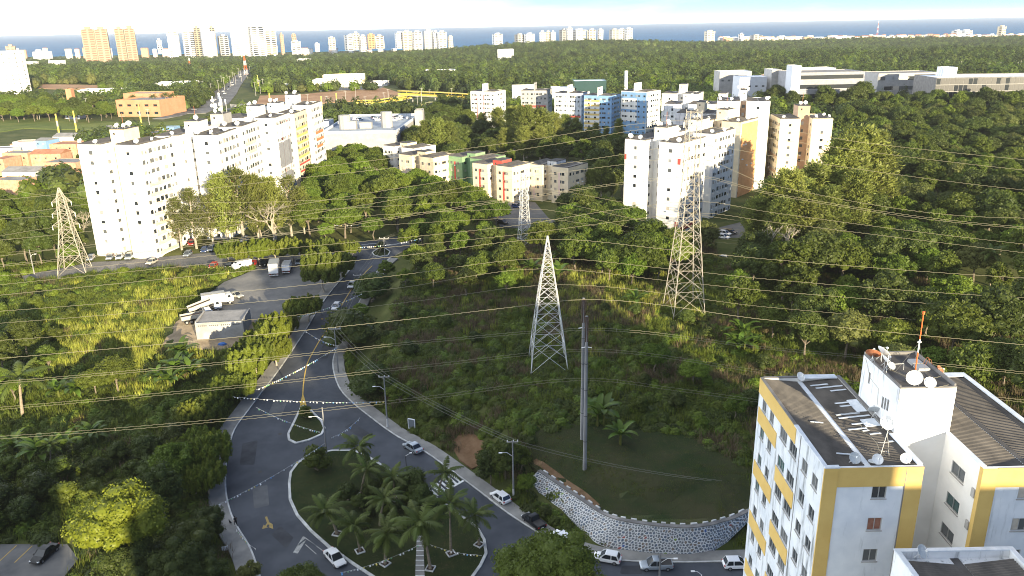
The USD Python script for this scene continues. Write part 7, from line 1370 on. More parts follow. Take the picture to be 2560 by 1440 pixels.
# ------------------------------------------------------------------ lattice pylons
def bar(mb, a, b, r, n=4): mb.tube([a, b], r, n, cap=False)
def pylon(label, px, py, h, prof, mat, rz, arms=(), r=0.09, brace_r=0.05, top_px=None):
    """prof: (height, half width) pairs from the foot up; panels between them are cross-braced"""
    g = GS(px, py); T = thing('lattice_pylon', label, 'pylon', g, rz); C4 = [(-1, -1), (1, -1), (1, 1), (-1, 1)]
    hw = lambda z: float(np.interp(z, [p[0] for p in prof], [p[1] for p in prof]))
    for sx, sy in C4:
        z = [p[0] for p in prof]; part(T, 'leg', MB().tube([[sx * hw(q), sy * hw(q), q] for q in [-0.4] + z[0:]], r * 1.25, 4).m, mat)
    zs = [0.0]
    while zs[-1] < h - 0.8: zs.append(min(h, zs[-1] + max(1.3, hw(zs[-1]) * 1.5)))
    for a, b in zip(zs[:-1], zs[1:]):
        wa, wb = hw(a), hw(b)
        for i in range(4):
            p, q = C4[i], C4[(i + 1) % 4]; m = MB()
            bar(m, [p[0] * wa, p[1] * wa, a], [q[0] * wb, q[1] * wb, b], brace_r); bar(m, [q[0] * wa, q[1] * wa, a], [p[0] * wb, p[1] * wb, b], brace_r)
            bar(m, [p[0] * wb, p[1] * wb, b], [q[0] * wb, q[1] * wb, b], brace_r)
            if wa > 2.0:
                am = np.array([(p[0] + q[0]) / 2 * wa, (p[1] + q[1]) / 2 * wa, a]); bm = np.array([(p[0] + q[0]) / 2 * wb, (p[1] + q[1]) / 2 * wb, b])
                for e in (p, q): bar(m, [e[0] * (wa + wb) / 2, e[1] * (wa + wb) / 2, (a + b) / 2], bm, brace_r * 0.8)
            part(T, 'brace', m.m, mat)
    for z, ln in arms:
        for s in (-1, 1):
            m = MB(); w = hw(z); tip = np.array([s * (w + ln), 0, z]); u = hw(z + 1.3)
            for sy in (-1, 1): bar(m, [s * w, sy * w, z], tip, brace_r * 1.2); bar(m, [s * u, sy * u, z + 1.3], tip, brace_r * 1.2); bar(m, [s * w, sy * w, z], [s * u, sy * u, z + 1.3], brace_r)
            bar(m, (np.array([s * w, 0, z]) + tip) / 2 + [0, w * 0.5, 0], (np.array([s * u, 0, z + 1.3]) + tip) / 2, brace_r); arm_ = part(T, 'crossarm', m.m, mat)
            part(T, 'insulator', MB().tube([tip, tip - [0, 0, 1.2]], 0.09, 5).m, 'insulator')
    return g
pylon('slender white pointed lattice pylon in the middle of the field', 1370, 913, 27.2, [(0, 3.7), (6.5, 3.0), (16, 1.75), (22, 0.85), (27.2, 0.06)], 'steel_galv', 0.04, r=0.075, brace_r=0.042)
pylon('tall tan lattice pylon with splayed legs before the central tower block', 1709, 776, 45.5, [(0, 3.7), (8, 3.0), (24, 1.75), (32, 1.3), (45.5, 1.25)], 'steel_tan', 0.15, [(34, 0.9), (38.5, 0.9), (43, 0.9)], r=0.075, brace_r=0.036)
pylon('pale lattice pylon with six crossarms at the left, beside the white block', 188, 680, 23.8, [(0, 3.6), (13, 1.5), (21, 0.9), (23.8, 0.1)], 'steel_tan', 0.25, [(13.5, 1.9), (16.8, 1.6), (20.0, 1.4)], r=0.085, brace_r=0.045)
pylon('small slender lattice tower before the low cream block', 1312, 616, 21.5, [(0, 1.8), (10, 1.1), (16, 0.75), (21.5, 0.6)], 'steel_galv', 0.3, [(15, 0.6), (17.5, 0.6), (20, 0.8)], r=0.085, brace_r=0.045)
# twin concrete poles
for k, (px, py, lab) in enumerate([(1462, 1172, 'nearer grey concrete power pole of the twin pair on the lawn'), (1455, 1098, 'rear grey concrete power pole of the twin pair on the lawn')]):
    g = GS(px, py); top = at_y(1463 if k == 0 else 1453, 790 if k == 0 else 745, g[1])[2]; T = thing('concrete_pole', lab, 'pole', g); h = top - g[2]
    part(T, 'post', MB().tube([[0, 0, -0.4], [0, 0, h]], [0.34, 0.20], 8).m, 'pole_concrete', 40)
    tp = MB(); tp.box2((-0.26, -0.2, h - 4.2), (0.26, 0.2, h - 0.1)); part(T, 'steel_top', tp.m, 'pole_head')
    for q in (5, 9.5, 14, 18.5): part(T, 'band', MB().tube([[0, 0, q], [0, 0, q + 0.12]], 0.34 - q * 0.0045, 8).m, 'steel_dark')
    for q in (h - 5.0,): part(T, 'insulator', MB().tube([[-0.2, -0.25, q], [-0.8, -0.3, q - 0.1]], 0.07, 5).m, 'insulator'); part(T, 'insulator', MB().tube([[0.2, -0.25, q], [0.8, -0.3, q - 0.1]], 0.07, 5).m, 'insulator')
# ------------------------------------------------------------------ power lines: each in the upright plane of its supports
def power_line(label, y, pts, r=0.027, pair=0.0, slope=0.0, mat='wire'):
    P = []
    for px, py in pts:
        d = ray(px, py); t = y / (d[1] - slope * d[0]); P.append(CAM + t * d)
    P = np.array(P); x = P[:, 0]; f = PchipInterpolator(x, P[:, 1:]); X = np.linspace(x[0] - 25, x[-1] + 25, 60); Q = np.column_stack([X, f(np.clip(X, x[0], x[-1]))])
    for e, s in ((X < x[0], 0), (X > x[-1], -1)):
        i, j = (0, 1) if s == 0 else (-1, -2); sl__ = (P[i, 2] - P[j, 2]) / (P[i, 0] - P[j, 0]); Q[e, 2] = P[i, 2] + sl__ * (X[e] - x[i])
    T = thing('power_line', label, 'power line')
    for k in range(2 if pair else 1):
        part(T, 'conductor', MB().tube(Q + [0, 0.15 * k, -pair * k], r, 4).m, mat)
    if pair:
        for k in (12, 34, 50): part(T, 'spacer', MB().tube([Q[k] + [0, 0.075, 0.06], Q[k] + [0, 0.075, -pair - 0.06]], 0.03, 4).m, mat)
    return T
YT = float(GS(1462, 1172)[1]); YW = float(GS(1370, 913)[1]); YB = float(GS(1709, 776)[1]); YLp = float(GS(188, 680)[1])
power_line('lowest double power line, crossing the road just above the small island', YT, [(0, 1091), (600, 1043), (1100, 987), (1459, 945), (1700, 972), (1910, 1001), (2560, 1085)], 0.018, 0.5)
power_line('second lowest double power line, fixed in the middle of the twin poles', YT, [(0, 1018), (640, 959), (1100, 908), (1457, 873), (1920, 928), (2560, 1000)], 0.018, 0.45)
power_line('double power line held by the long white insulators of the twin poles', YT, [(0, 954), (640, 897), (1100, 848), (1462, 821), (1920, 868), (2160, 890), (2560, 930)], 0.020, 0.4)
power_line('single power line ending at the tips of the twin poles', YT, [(0, 896), (640, 838), (960, 805), (1280, 768), (1455, 749), (1920, 800), (2560, 862)], 0.028)
power_line('lowest power line of the white pylon', YW, [(0, 851), (640, 798), (1040, 753), (1385, 712), (1920, 768), (2560, 818)], 0.026); power_line('second power line from below on the white pylon', YW, [(0, 808), (640, 755), (980, 722), (1345, 672), (1680, 703), (1920, 727), (2560, 773)], 0.026)
power_line('third power line from below on the white pylon', YW, [(0, 778), (640, 725), (980, 690), (1357, 646), (1680, 673), (1920, 698), (2560, 744)], 0.026); power_line('top power line meeting the tip of the white pylon', YW, [(0, 738), (640, 675), (1000, 640), (1369, 598), (1680, 625), (1920, 648), (2560, 695)], 0.028)
for lab, pts, pr in [('topmost power line from the head of the tall tan pylon', [(0, 500), (720, 425), (1000, 393), (1280, 356), (1655, 304), (1722, 300), (2185, 360), (2560, 399)], 0), ('second power line from the head of the tall tan pylon', [(0, 540), (715, 449), (960, 422), (1392, 360), (1635, 320), (1722, 314), (1920, 345), (2560, 425)], 0), ('power line at the upper crossarm of the tall tan pylon', [(0, 600), (640, 527), (1000, 470), (1420, 407), (1557, 386), (1725, 362), (1920, 388), (2070, 412), (2560, 475)], 0),
    ('power line just below the upper crossarm of the tall tan pylon', [(0, 640), (640, 555), (1000, 497), (1280, 448), (1560, 411), (1725, 392), (1920, 461), (2560, 544)], 0), ('power line in the upper body of the tall tan pylon', [(0, 662), (640, 592), (1280, 497), (1557, 456), (1730, 438), (1920, 481), (2560, 567)], 0.4), ('power line at the waist of the tall tan pylon', [(0, 690), (640, 628), (1280, 565), (1557, 522), (1740, 503), (1920, 530), (2560, 610)], 0), ('lowest power line of the tall tan pylon', [(0, 712), (640, 648), (1280, 588), (1557, 552), (1740, 532), (1920, 554), (2560, 632)], 0)]:
    power_line(lab, YB, pts, 0.027, pr)
for lab, pts in [('top power line from the crossarms of the left pylon', [(0, 470), (143, 492), (640, 505), (1000, 492), (1312, 470), (1560, 506), (1920, 560), (2560, 600)]), ('power line at the middle crossarm of the left pylon', [(0, 548), (150, 540), (640, 530), (1312, 500), (1640, 556), (1920, 580), (2560, 622)]), ('power line at the lower crossarm of the left pylon', [(0, 590), (172, 566), (640, 552), (1312, 522), (1640, 580), (1920, 608), (2560, 657)]), ('low thin power line passing the foot of the left blocks', [(0, 632), (220, 618), (640, 590), (1000, 560), (1312, 545), (1640, 590), (1920, 617), (2560, 668)])]:
    power_line(lab, YLp, pts, 0.027)

# ------------------------------------------------------------------ street poles, lamps and cables
def street_pole(label, b, t, arm=1.1, lamp=None, white=False, angle=0.0):
    g = G0(*b); h = at_y(*t, g[1])[2] - g[2]; T = thing('street_pole', label, 'utility pole', g, angle); z = h
    part(T, 'post', MB().tube([[0, 0, -0.2], [0, 0, h]], [0.17, 0.10], 7).m, 'pole_concrete', 40)
    if white: part(T, 'white_foot', MB().tube([[0, 0, 0.02], [0, 0, 1.8]], [0.18, 0.172], 7).m, 'kerb', 40)
    if arm:
        part(T, 'crossarm', MB().box((0, 0.12, h - 0.25), (arm * 2, 0.12, 0.14)).m, 'concrete')
        for s in (-0.9, 0.15, 0.9): part(T, 'insulator', MB().tube([[arm * s, 0.12, h - 0.18], [arm * s, 0.12, h + 0.08]], 0.06, 5).m, 'insulator')
        for s in (-1, 1): part(T, 'strut', MB().tube([[0, 0.1, h - 0.95], [s * arm * 0.6, 0.12, h - 0.3]], 0.025, 4).m, 'steel_dark')
    if lamp:
        q = h * 0.78; a = MB().tube([[0, 0, q - 0.5], [lamp * 0.5, -0.1, q + 0.25], [lamp * 1.0, -0.2, q + 0.35]], 0.035, 5); p = part(T, 'lamp_arm', a.m, 'steel_white'); part(p, 'lamp_head', MB().box((lamp * 1.12, -0.22, q + 0.34), (0.55, 0.22, 0.11)).m, 'steel_white')
    return T, g, h
SP = {}
for key, lab, b, t, a, l, w in [('a', 'concrete street pole with white foot and crossarm beside the right pavement', (969, 1068), (961, 940), 1.0, -1.7, True), ('b', 'leaning-lit concrete pole standing on the upper tip of the garden island', (817, 1134), (806, 1018), 0, -1.9, False), ('c', 'concrete pole with crossarm at the bend of the right kerb', (846, 932), (842, 820), 1.3, -1.8, False), ('d', 'concrete street pole with lamp arm below the brown earth bank', (1284, 1246), (1282, 1102), 0.9, -1.7, True),
                             ('e', 'pole with a long crossarm above the white car on the road', (903, 742), (899, 686), 1.6, None, False), ('f', 'pole with crossarm on the oval island at the junction', (963, 648), (961, 594), 1.4, None, False), ('g', 'pole with crossarm at the far right of the junction', (1034, 605), (1033, 558), 1.2, None, False), ('h', 'thin pole with crossarm before the court', (1210, 540), (1208, 522), 1.3, None, False),
                             ('i', 'concrete pole before the silver pickup', (1648, 1452), (1650, 1385), 0, 1.8, False), ('j', 'white cross-shaped power pole in the dark right wood', (2484, 480), (2490, 444), 1.3, None, False), ('k', 'lamp pole at the left end of the lane', (86, 685), (80, 624), 0, 1.4, False), ('l', 'white pole with lamp among the shoot tree row', (690, 650), (688, 596), 0, 1.5, False), ('m', 'thin pole at the yard entrance by the left pavement', (803, 788), (803, 752), 0, None, False)]:
    SP[key] = street_pole(lab, b, t, a, l, w)
def cable(label, A_, B_, sag=0.6, r=0.018):
    s = np.linspace(0, 1, 14)[:, None]; P = np.asarray(A_) * (1 - s) + np.asarray(B_) * s; P[:, 2] -= sag * 4 * (s * (1 - s))[:, 0]; solo('street_cable', MB().tube(P, r, 3).m, 'wire_thin', label, 'cable')
def ptop(k, s=0.0, dz=-0.1): g, h = SP[k][1], SP[k][2]; return g + np.array([s, 0.12, h + dz])
for a, b, na, nb in [('g', 'f', 'far junction pole', 'island pole'), ('f', 'e', 'island pole', 'pole above the white car'), ('e', 'c', 'pole above the white car', 'kerb bend pole'), ('c', 'a', 'kerb bend pole', 'white-footed pole'), ('a', 'd', 'white-footed pole', 'lamp pole below the bank')]:
    for s, w in ((-0.9, 'left'), (0.1, 'middle'), (0.9, 'right')): cable(f'street cable, {w} strand, {na} to {nb}', ptop(a, s), ptop(b, s))
for s, w in ((-0.8, 'left'), (0.8, 'right')): cable(f'thin street cable, {w} strand running from the lamp pole over the lawn', ptop('d', s), (30 + s, 104, 6.5), 0.8)
# black lamp post in the road loop, lamp heads at the bottom
g = G0(1017, 1184); T = thing('lamp_post', 'thin dark lamp post standing at the upper garden kerb', 'lamp post', g); hh = at_y(1014, 1139, g[1])[2] - g[2]
part(T, 'post', MB().tube([[0, 0, 0], [0, 0, hh]], [0.07, 0.05], 6).m, 'steel_dark'); part(T, 'arm', MB().tube([[0, 0, hh - 0.02], [0.75, 0.25, hh + 0.3]], 0.03, 5).m, 'steel_white'); part(T, 'lamp_head', MB().box((0.85, 0.28, hh + 0.33), (0.42, 0.2, 0.1), 0.3).m, 'steel_white')
g = G0(1752, 1470); T = thing('lamp_post', 'street lamp whose head shows at the bottom edge before the white hatchback', 'lamp post', g); hh = at_y(1730, 1428, g[1])[2] - g[2]
part(T, 'post', MB().tube([[0, 0, 0], [0, 0, hh - 0.6]], [0.09, 0.06], 6).m, 'steel_white'); part(T, 'arm', MB().tube([[0, 0, hh - 0.62], [-0.5, 0, hh - 0.15], [-1.0, 0, hh]], 0.035, 5).m, 'steel_white'); part(T, 'lamp_head', MB().box((-1.2, 0, hh + 0.0), (0.5, 0.22, 0.11)).m, 'steel_white')
# bus stop board, hump sign, small board
g = G0(1030, 1077); T = thing('notice_board', 'white-framed advertising board with a grey face on the right pavement', 'board', (g[0], g[1], g[2] + 0.14), -0.42)
part(T, 'frame', MB().box2((-0.72, -0.1, 0.25), (-0.62, 0.1, 2.3)).box2((0.62, -0.1, 0.25), (0.72, 0.1, 2.3)).box2((-0.62, -0.1, 2.2), (0.62, 0.1, 2.3)).box2((-0.62, -0.1, 0.25), (0.62, 0.1, 0.5)).m, 'board_white'); part(T, 'face', bx((-0.62, -0.07, 0.5), (0.62, 0.07, 2.2)), 'board_grey'); part(T, 'foot', bx((-0.3, -0.08, 0), (0.3, 0.08, 0.25)), 'concrete')
g = G0(886, 790); T = thing('warning_sign', 'yellow diamond warning sign on a pole right of the road', 'sign', (g[0] + 0.8, g[1], g[2]), 0.1); part(T, 'pole', MB().tube([[0, 0, 0], [0, 0, 2.4]], 0.04, 5).m, 'steel_dark'); part(T, 'plate', MB().loft([np.array([[0, y, 2.05], [0.45, y, 2.5], [0, y, 2.95], [-0.45, y, 2.5]]) for y in (-0.02, -0.06)]).m, 'sign_yellow')
g = G0(565, 1387); T = thing('small_board', 'small white board on the ground beside the left pavement', 'board', (g[0], g[1], g[2]), 0.3); part(T, 'panel', MB().box((0, 0, 1.1), (0.9, 0.05, 0.7)).m, 'board_white'); part(T, 'post', MB().tube([[0, 0.05, 0], [0, 0.05, 0.8]], 0.04, 5).m, 'steel_dark')
# bunting
FLAGS = ['flag_white', 'flag_white', 'flag_blue', 'flag_white', 'flag_green', 'flag_yellow', 'flag_white']
def bunting(label, a, b, za, zb, n, sag=0.5):
    A_, B_ = at(*a, 0), at(*b, 0); A_ = at(*a, float(base(A_[0], A_[1])) + za); B_ = at(*b, float(base(B_[0], B_[1])) + zb); s = np.linspace(0, 1, n * 2 + 1)[:, None]; P = A_ * (1 - s) + B_ * s; P[:, 2] -= sag * 4 * (s * (1 - s))[:, 0]
    T = thing('bunting', label, 'bunting'); part(T, 'string', MB().tube(P, 0.012, 3).m, 'steel_white'); d = (B_ - A_) / np.linalg.norm(B_ - A_); r = np.random.default_rng(n)
    for k in range(n):
        if r.random() < 0.25: continue
        p = P[2 * k + 1]; w, h = 0.10, 0.27; t = np.array([-d[1], d[0], 0]) * r.normal() * 0.10
        q = [p - d * w, p + d * w, p + d * w - [0, 0, h] + t, p - [0, 0, h * 0.72] + t, p - d * w - [0, 0, h] + t]
        part(T, 'flag', MB().add(q + [x + [0, 0.008, 0] for x in q], [[0, 1, 3], [1, 2, 3], [0, 3, 4], [8, 6, 5], [8, 7, 6], [9, 8, 5]]).m, FLAGS[int(r.integers(7))])
bunting('string of small flags across the road from the left kerb to the white-footed pole', (582, 992), (962, 1004), 5.0, 5.0, 46); bunting('string of flags from the left kerb down to the small island', (640, 1018), (800, 1080), 4.5, 3.0, 30); bunting('string of flags rising from the left pavement to the kerb bend pole', (640, 975), (842, 868), 3.5, 5.0, 44)
bunting('short string of flags between the pavement and the kerb bend pole', (764, 828), (842, 864), 4.5, 5.0, 22); bunting('long string of flags crossing the left arm of the road to the garden pole', (545, 1262), (812, 1108), 4.0, 4.5, 40); bunting('string of flags from the garden pole to the right kerb', (828, 1094), (900, 1044), 4.0, 4.0, 20)
bunting('colourful flags hanging in the lower garden, left of the path', (850, 1432), (1048, 1362), 3.0, 3.2, 26); bunting('colourful flags hanging in the lower garden, right of the path', (1060, 1355), (1205, 1388), 3.2, 3.0, 18); bunting('string of flags along the upper road by the speed hump', (742, 792), (905, 734), 3.5, 4.5, 34); bunting('string of white flags at the far junction', (895, 618), (1052, 596), 5.0, 5.0, 36); bunting('string of white flags before the central wood', (830, 562), (940, 556), 4.0, 4.0, 22); bunting('string of flags hanging down by the bottom left kerb', (590, 1322), (640, 1372), 1.5, 1.2, 14)
# person on the kerb
g = G0(591, 1318); T = thing('person', 'person in dark clothes walking on the left pavement by the kerb', 'person', (g[0], g[1], g[2] + 0.15), 2.2)
J = {'hip': (0, 0, 0.92), 'chest': (0.06, 0, 1.32), 'neck': (0.09, 0, 1.48), 'kl': (0.20, 0.09, 0.50), 'al': (0.16, 0.10, 0.08), 'tl': (0.34, 0.10, 0.04), 'kr': (-0.04, -0.09, 0.50), 'ar': (-0.30, -0.10, 0.12), 'tr': (-0.16, -0.10, 0.04), 'sl': (0.07, 0.19, 1.40), 'el': (-0.08, 0.25, 1.12), 'hl': (0.02, 0.25, 0.90), 'sr': (0.07, -0.19, 1.40), 'er': (0.14, -0.25, 1.14), 'hr': (0.36, -0.22, 1.02), 'ul': (0, 0.10, 0.9), 'ur': (0, -0.10, 0.9)}
import manifold3d as m3
def ball(p, r): return m3.Manifold.sphere(r, 12).translate(tuple(map(float, p)))
def bones(lst):
    out = None
    for a, ra, b, rb in lst:
        m_ = m3.Manifold.batch_hull([ball(J[a] if isinstance(a, str) else a, ra), ball(J[b] if isinstance(b, str) else b, rb)]); out = m_ if out is None else out + m_
    return out
body = bones([('neck', 0.055, (0.11, 0, 1.56), 0.055), ('el', 0.043, 'hl', 0.030), ('er', 0.043, 'hr', 0.030), ('sl', 0.055, 'el', 0.044), ('sr', 0.055, 'er', 0.044), ('chest', 0.14, 'hip', 0.13), ('sl', 0.06, 'sr', 0.06), ('ul', 0.08, 'kl', 0.055), ('ur', 0.08, 'kr', 0.055), ('kl', 0.052, 'al', 0.036), ('kr', 0.052, 'ar', 0.036), ('al', 0.04, 'tl', 0.03), ('ar', 0.04, 'tr', 0.03)]) + m3.Manifold.sphere(0.1, 16).scale((0.98, 0.80, 1.2)).translate((0.13, 0, 1.64))
for hnd, sy in (('hl', 1), ('hr', -1)):
    hp = np.array(J[hnd]); body = body + m3.Manifold.batch_hull([ball(hp, 0.028), ball(hp + [0.04, 0, -0.06], 0.026)])
    for q in range(4): body = body + m3.Manifold.batch_hull([ball(hp + [0.025 + 0.014 * q, 0.004 * sy, -0.07], 0.009), ball(hp + [0.04 + 0.012 * q, -0.01 * sy, -0.13 - 0.008 * (q in (1, 2))], 0.007)])
    body = body + m3.Manifold.batch_hull([ball(hp + [0.03, 0.0, -0.02], 0.010), ball(hp + [0.075, -0.01 * sy, -0.06], 0.008)])
body = body + ball((0.232, 0, 1.63), 0.016)
part(T, 'body', body, 'skin', 40)
part(T, 'shirt', bones([('chest', 0.165, 'hip', 0.15), ('sl', 0.078, 'sr', 0.078), ('sl', 0.075, (0.0, 0.22, 1.26), 0.066), ('sr', 0.075, (0.10, -0.22, 1.26), 0.066)]), 'cloth_black', 40); part(T, 'trousers', bones([('ul', 0.115, 'kl', 0.078), ('ur', 0.115, 'kr', 0.078), ('hip', 0.15, (0, 0, 0.86), 0.14), ('kl', 0.076, (0.17, 0.10, 0.18), 0.06), ('kr', 0.076, (-0.24, -0.10, 0.2), 0.06)]), 'cloth_black', 40)
part(T, 'hair', m3.Manifold.sphere(0.107, 16).scale((0.98, 0.86, 1.12)).translate((0.108, 0, 1.665)), 'hair', 40)
for s in (('al', 'tl'), ('ar', 'tr')): part(T, 'shoe', bones([(s[0], 0.05, s[1], 0.042)]), 'flag_white', 40)
g = G0(577, 1312); T = thing('dog', 'small dark dog with white legs beside the walking person', 'dog', (g[0], g[1], g[2] + 0.15), 2.4)
J.update({'dr': (-0.22, 0, 0.36), 'df': (0.20, 0, 0.38)})
dog = bones([('dr', 0.085, 'df', 0.11), ('df', 0.08, (0.34, 0, 0.52), 0.06), ((0.36, 0, 0.54), 0.07, (0.48, 0, 0.51), 0.035), ((-0.28, 0, 0.42), 0.03, (-0.46, 0, 0.56), 0.012)] + [((0.20 + dx, s * 0.07, 0.32), 0.045, (0.22 + dx, s * 0.07, 0.03), 0.024) for dx, s in ((0, 1), (0.05, -1))] + [p for s, dx in ((1, 0.0), (-1, 0.06)) for p in (((-0.22 + dx, s * 0.06, 0.34), 0.06, (-0.16 + dx, s * 0.07, 0.24), 0.04), ((-0.16 + dx, s * 0.07, 0.24), 0.034, (-0.26 + dx, s * 0.07, 0.13), 0.022), ((-0.26 + dx, s * 0.07, 0.13), 0.022, (-0.23 + dx, s * 0.07, 0.03), 0.022))] + [((0.36, s * 0.04, 0.59), 0.025, (0.34, s * 0.06, 0.66), 0.01) for s in (1, -1)])
part(T, 'body', dog, 'cloth_black', 40)
# ------------------------------------------------------------------ roof dishes, mast and aerials
def dish_kind(name, mat, R):
    k = kind_class(name); a = np.arange(16) * math.pi / 8; ti = math.radians(50); ct, st = math.cos(ti), math.sin(ti)
    def tiltp(v): v = np.array(v); return np.column_stack([v[:, 0], -v[:, 1] * st * 0 - v[:, 2] * st + v[:, 1] * ct, v[:, 1] * st + v[:, 2] * ct]) + [0, 0, R * 1.1]
    rings = [tiltp([[R * q * math.cos(t), R * q * math.sin(t), 0.32 * R * q * q] for t in a]) for q in (0.05, 0.4, 0.7, 1.0)]
    back = [tiltp([[R * q * math.cos(t), R * q * math.sin(t), 0.32 * R * q * q - 0.025] for t in a]) for q in (1.0, 0.6, 0.05)]
    part(k, 'reflector', MB().loft(rings + back).m, mat, 40); f = tiltp([[0, 0, 0.95 * R], [0, -R * 0.98, 0.3 * R], [R * 0.8, R * 0.55, 0.3 * R], [-R * 0.8, R * 0.55, 0.3 * R]])
    part(k, 'feed_arm', MB().tube([f[1], f[0]], 0.018, 4).tube([f[2], f[0]], 0.012, 4).tube([f[3], f[0]], 0.012, 4).m, 'steel_galv'); part(k, 'receiver', MB().box(f[0], (0.12, 0.12, 0.14)).m, 'frame_white')
    part(k, 'mount', MB().tube([[0, 0.12 * R, 0], [0, 0.12 * R, R * 1.05]], 0.04, 5).tube([[-0.5 * R, 0.3, 0], [0, 0.12 * R, R * 0.8]], 0.02, 4).tube([[0.5 * R, 0.3, 0], [0, 0.12 * R, R * 0.8]], 0.02, 4).m, 'steel_galv'); return k
DW, DG, DR, DB = dish_kind('white_dish', 'dish_white', 0.46), dish_kind('grey_dish', 'dish_grey', 0.50), dish_kind('rusty_dish', 'rust', 0.62), dish_kind('large_dish', 'dish_white', 0.62)
def dish(k, lab, px, py, z, rz, s=1.0):
    p = at(px, py, z); thing('satellite_dish', lab, 'satellite dish', (p[0], p[1], z), rz, None, None, s, k)
RZ = NBZ + 0.02
dish(DR, 'rusty brown dish at the rear left corner of the near shaft roof', 2180, 906, SZ + .05, 2.6, 1.0); dish(DB, 'large white dish standing upright at the rear of the near shaft roof', 2204, 900, SZ + .05, 1.9, 1.0); dish(DB, 'second white dish right before the large one on the near shaft roof', 2212, 918, SZ + .05, 1.7, 0.85); dish(DG, 'grey dish beside the rail on the near shaft roof', 2226, 926, SZ + .05, 0.4, 0.7)
dish(DB, 'bright white dish at the foot of the orange mast', 2284, 966, SZ + .05, -0.7, 1.0); dish(DW, 'white dish with a long arm at the front right of the near shaft roof', 2322, 972, SZ + .05, -0.2, 1.0); dish(DR, 'rust-rimmed dish behind the right edge of the near shaft roof', 2346, 940, SZ - 0.4, 0.9, 0.7)
dish(DW, 'white dish at the rear left corner of the near block roof', 1999, 954, RZ, 0.5, 0.95); dish(DG, 'grey dish seen from the back beside the near shaft', 2184, 1042, RZ, 2.9, 1.0); dish(DB, 'white dish lit by the sun at the foot of the near shaft', 2216, 1076, RZ, -0.2, 0.95); dish(DG, 'round grey dish at the front edge of the near roof, leftmost', 2134, 1160, RZ, 0.1, 0.9); dish(DW, 'round grey-white dish at the front edge of the near roof, in the middle', 2191, 1162, RZ, 0.0, 0.9); dish(DW, 'white dish in the front right corner of the near roof', 2264, 1160, RZ, -0.9, 0.9); dish(DG, 'pale dish on the parapet of the lower block', 2300, 1396, LZ + .06, 0.6, 1.0)
solo('fallen_dish', MB().loft([np.array([[26.6 + .45 + r * math.cos(t), 53.0 + r * 0.8 * math.sin(t), NBZ + 0.02 + z] for t in np.arange(14) * 0.449]) for r, z in ((0.42, 0.06), (0.25, 0.02), (0.03, 0.0))]).m, 'dish_grey', 'dish lying flat at the front edge of the near roof', 'satellite dish')
mb_ = at(2286, 943, SZ + .05); T = thing('antenna_mast', 'orange and white antenna mast on the near shaft roof', 'mast', mb_); mt_ = at_y(2309, 784, mb_[1]); h = mt_[2] - mb_[2]; lx = (mt_[0] - mb_[0])
for k in range(5):
    a, b = k / 5, (k + 1) / 5; part(T, 'white_section' if k == 2 else 'orange_section', MB().tube([[lx * a, 0, h * a], [lx * b, 0, h * b]], 0.055 if k < 3 else 0.045, 7).m, 'steel_white' if k == 2 else 'mast_orange', 40)
part(T, 'head', MB().tube([[lx, 0, h - 0.05], [lx * 1.01, 0, h + 0.18]], 0.10, 7).m, 'mast_orange'); part(T, 'clamp', MB().box((lx * 0.55, 0, h * 0.56), (0.32, 0.06, 0.06)).m, 'steel_white'); part(T, 'foot', MB().box((0, 0, 0.1), (0.3, 0.3, 0.2)).m, 'mast_orange')
for k, (dx, dy) in enumerate(((1.2, 0.5), (0.9, 2.0), (-1.2, 0.9))): part(T, 'guy_wire', MB().tube([[lx * 0.55, 0, h * 0.55], [dx, dy, 0.02]], 0.010, 3).m, 'wire_thin')
p = at(2215, 935, SZ + .05); T = thing('aerial_rail', 'pale pipe rail and aerial post on the near shaft roof', 'aerial', p); part(T, 'post', MB().tube([[0, 0, 0], [0, 0, 1.7]], 0.03, 5).m, 'steel_galv'); part(T, 'rail', MB().tube([[0, 0, 0.85], [1.4, 0.1, 0.85], [1.45, 0.1, 0.3]], 0.028, 5).m, 'steel_galv'); part(T, 'strut', MB().tube([[-0.6, -0.3, 0.02], [0, 0, 0.8]], 0.02, 4).m, 'steel_galv')
p = at(2322, 912, SZ + .3); T = thing('ladder_hoops', 'two bent pipe hoops at the right edge of the near shaft roof', 'ladder', p); a = np.linspace(0, math.pi, 9)
for q in (0, 0.35): part(T, 'hoop', MB().tube(np.column_stack([0.28 * np.cos(a), np.full(9, q), -0.25 + 0.75 * np.sin(a)]), 0.02, 4).m, 'rust')
p = at(2200, 1140, RZ); T = thing('tv_aerial', 'tall thin television aerial with two cross rods on the near roof', 'aerial', p); part(T, 'post', MB().tube([[0, 0, -0.2], [0.55, 0.1, 3.4]], 0.022, 5).m, 'steel_galv'); part(T, 'rod', MB().tube([[-0.3, 0, 1.15], [0.85, 0.0, 1.2]], 0.02, 4).m, 'steel_galv'); part(T, 'rod', MB().tube([[-0.05, -0.1, 0.5], [0.7, 0.1, 0.25]], 0.02, 4).m, 'steel_galv'); part(T, 'strut', MB().tube([[0.9, 0.4, -0.2], [0.35, 0.06, 1.9]], 0.012, 3).m, 'steel_galv')
def roof_cable(lab, pts): solo('roof_cable', MB().tube(np.array(pts), 0.016, 4).m, 'wire', lab, 'cable')
cr = lambda *q: [at(px, py, z) for px, py, z in q]
roof_cable('loose cable winding over the near corrugated roof', cr((2152, 1062, RZ), (2156, 1080, RZ), (2180, 1095, RZ), (2192, 1108, RZ), (2198, 1125, RZ + .2), (2215, 1140, RZ)))
